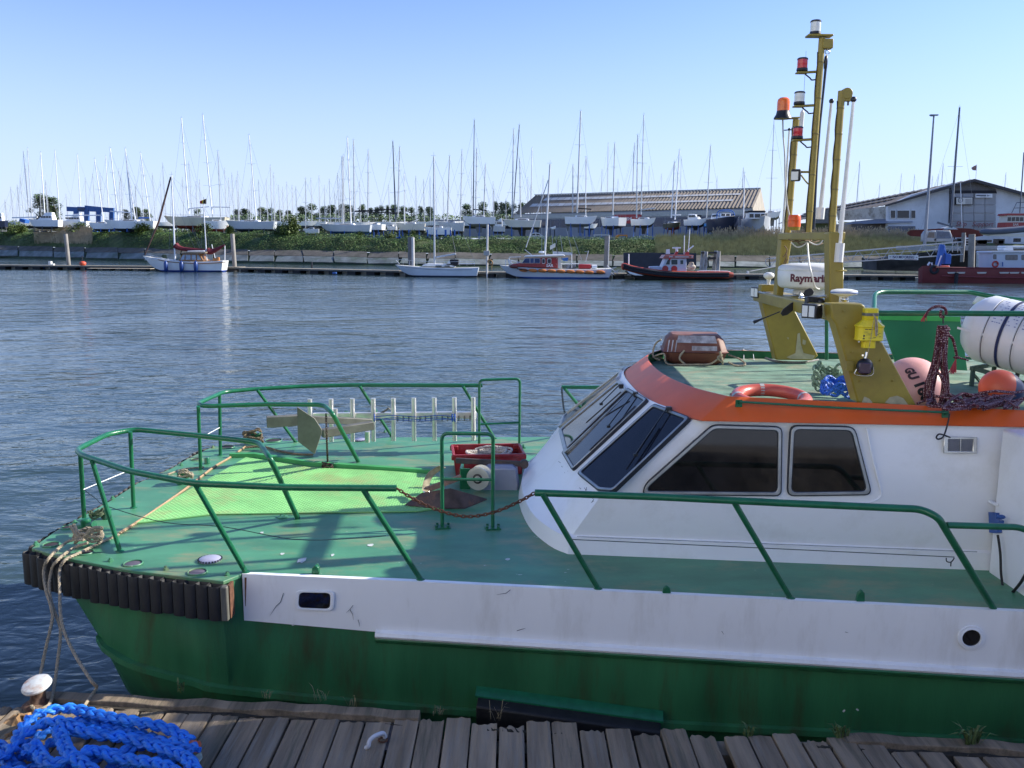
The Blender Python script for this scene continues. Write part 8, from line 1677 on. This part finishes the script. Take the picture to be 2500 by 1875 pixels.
# parked car and van
car=thing('white_car','small white car parked on the bank crest in front of the shed corner','car',tuple(at(1311,583,188)))
kc=lambda x,y,d=0: at(x,y,188+d); 
side=[(1292,583),(1328,584),(1328,577),(1321,573),(1317,569.5),(1308,567.5),(1299,569),(1295,574),(1292,577)]
mb=MB(); mb.prism([kc(x,y) for x,y in side],(0,1.7,0)); mb.build('body',pw('white_car_paint',(.7,.7,.7),.2),car,bev=.08)
for q in ([(1297,574.5),(1307,574.5),(1307,570),(1300,570.5)],[(1309,574.5),(1320,575),(1316,570.5),(1309,570)]): mb=MB(); mb.prism([kc(x,y,-.03) for x,y in q],(0,.05,0)); mb.build('window',M_WIN,car)
for x in (1298,1321): mb=MB(); mb.lathe([(.32,0),(.32,.2),(0,.2)],kc(x,583,-.02),axis=(0,1,0),n=14); mb.build('wheel',M_BLK,car)
van=thing('parked_van','silver-grey van seen from the front right below the rusty red boat','van',tuple(at(2295,592,150)))
kv=lambda x,y,d=0: at(x,y,150+d)
mb=MB(); mb.prism([kv(2260,590),(kv(2284,591)),kv(2285,563),kv(2267,563),kv(2261,572)],(0,2,0)); mb.prism([kv(2284,591),kv(2326,589),kv(2325,575),kv(2320,563),kv(2286,562)],(0,2.1,0)); mb.build('body',pw('silver_van',(.32,.34,.36),.3),van,bev=.12)
mb=MB(); mb.prism([kv(2286,583,-.05),kv(2322,582,-.05),kv(2317,566,-.05),kv(2288,565,-.05)],(0,.08,0)); mb.build('windscreen',mat('sky_blue_windscreen',(.06,.09,.15),.08,var=.3,vs=1),van); mb=MB(); mb.prism([kv(2264,580,-.05),kv(2282,581,-.05),kv(2282,567,-.05),kv(2268,567,-.05)],(0,.08,0)); mb.build('side_window',mat('brown_side_glass',(.12,.10,.09),.1,var=.3,vs=1),van)
mb=MB(); mb.box(kv(2330,580),(.15,.2,.5)); mb.box(kv(2283,585),(.3,.2,.3)); mb.build('mirror',M_BLK,van)
# rusty red hull ashore, grey inflatable, rescue boat at the right edge
rs=thing('rusty_red_boat','long rust red hull laid up behind the van under a covered boom','boat',tuple(at(2300,570,162)))
rows=[]
for x,yt,yb,hw in ((2215,567,572,.2),(2222,562,576,1.0),(2260,560,579,1.6),(2320,556,580,1.8),(2370,558,580,1.6),(2400,566,576,.8)): rows.append([at(x,yb,162-hw*.6),at(x,yt,162-hw),at(x,yt,162+hw),at(x,yb,162+hw*.6)])
mb=MB(); mb.loft(rows,closed=True,cap0=True,cap1=True); mb.build('hull',mat('rust_red_hull',(.17,.035,.03),.7,var=.25,vs=.5),rs)
mb=MB(); mb.prism([at(2303,560,160),at(2340,560,160),at(2325,553,160),at(2312,555,160)],(0,2,0)); mb.build('cabin_cover',HG,rs); mb=MB(); mb.bar(at(2288,543,160),at(2325,554,160),.25,.3); mb.build('boom',M_MD,rs)
gi=thing('grey_inflatable','grey inflatable boat on a trailer at the right edge before the door','inflatable boat',tuple(at(2450,575,158)))
mb=MB(); P=[at(x,y,158) for x,y in ((2392,566),(2410,565),(2440,564),(2480,561),(2530,557),(2600,555))]; mb.tube(smooth(P,4),[.15,.3,.4,.5,.55]+[.6]*16,12); mb.build('tube',pw('slate_grey_tube',(.09,.11,.15),.6),gi); mb=MB(); mb.prism([at(2400,571,158),at(2420,576,158),at(2600,580,158),at(2600,570,158)],(0,1,0)); mb.build('rigid_hull',HC,gi)
lbt=thing('rescue_boat_ashore','red and cream rescue boat with dark window row cut by the right edge','rescue boat',tuple(at(2500,560,168)))
q=lambda x,y,d=0: at(x,y,168+d)
mb=MB(); mb.prism([q(2455,555),q(2620,555),q(2620,542),q(2457,543)],(0,3,0)); mb.build('red_side',M_RED,lbt); mb=MB(); mb.prism([q(2457,543),q(2620,543),q(2620,526),q(2460,526)],(0,2.8,0)); mb.build('cabin',HC,lbt); mb=MB(); mb.prism([q(2456,526,-.2),q(2620,526,-.2),q(2620,521,-.2),q(2458,521,-.2)],(0,3,0)); mb.build('roof',M_RED,lbt)
for k in range(5): mb=MB(); x=2460+k*10; mb.prism([q(x,540,-.06),q(x+8,540,-.06),q(x+9,530,-.06),q(x+1,530,-.06)],(0,.1,0)); mb.build('window',M_WIN,lbt)
mb=MB(); put_text(mb,'SAR',.62,q(2480,548.5,-.06),V(1,0,0),V(0,0,1),.01); mb.build('lettering',HC,lbt,sm=0)
mb=MB(); mb.tube([q(2490,520),q(2500,372)],.12,6); mb.tube([q(2470,520),q(2482,495),q(2520,492)],.08,5); mb.tube([q(2476,508),q(2520,506)],.06,5); mb.build('mast_frame',M_MD,lbt)
mb=MB(); rnd=random.Random(12)
pp=thing('quay_clutter','pale ladders and dark clutter on the quay under the grey inflatable','clutter',tuple(at(2380,596,140)))
for k in range(12): x=2335+rnd.random()*150; mb.box(at(x,594-rnd.random()*8,145),(rnd.uniform(.5,2),1,rnd.uniform(.3,1)))
mb.build('dark_heap',mat('dark_clutter',(.06,.055,.05),.9,var=.5),pp)
mb=MB()
for x in (2356,2364): mb.tube([at(x,615,135),at(x+2,575,135)],.05,4)
for k in range(6): mb.tube([at(2356,612-k*6,135),at(2365,612-k*6,135)],.03,4)
mb.build('ladder',M_MW,pp)
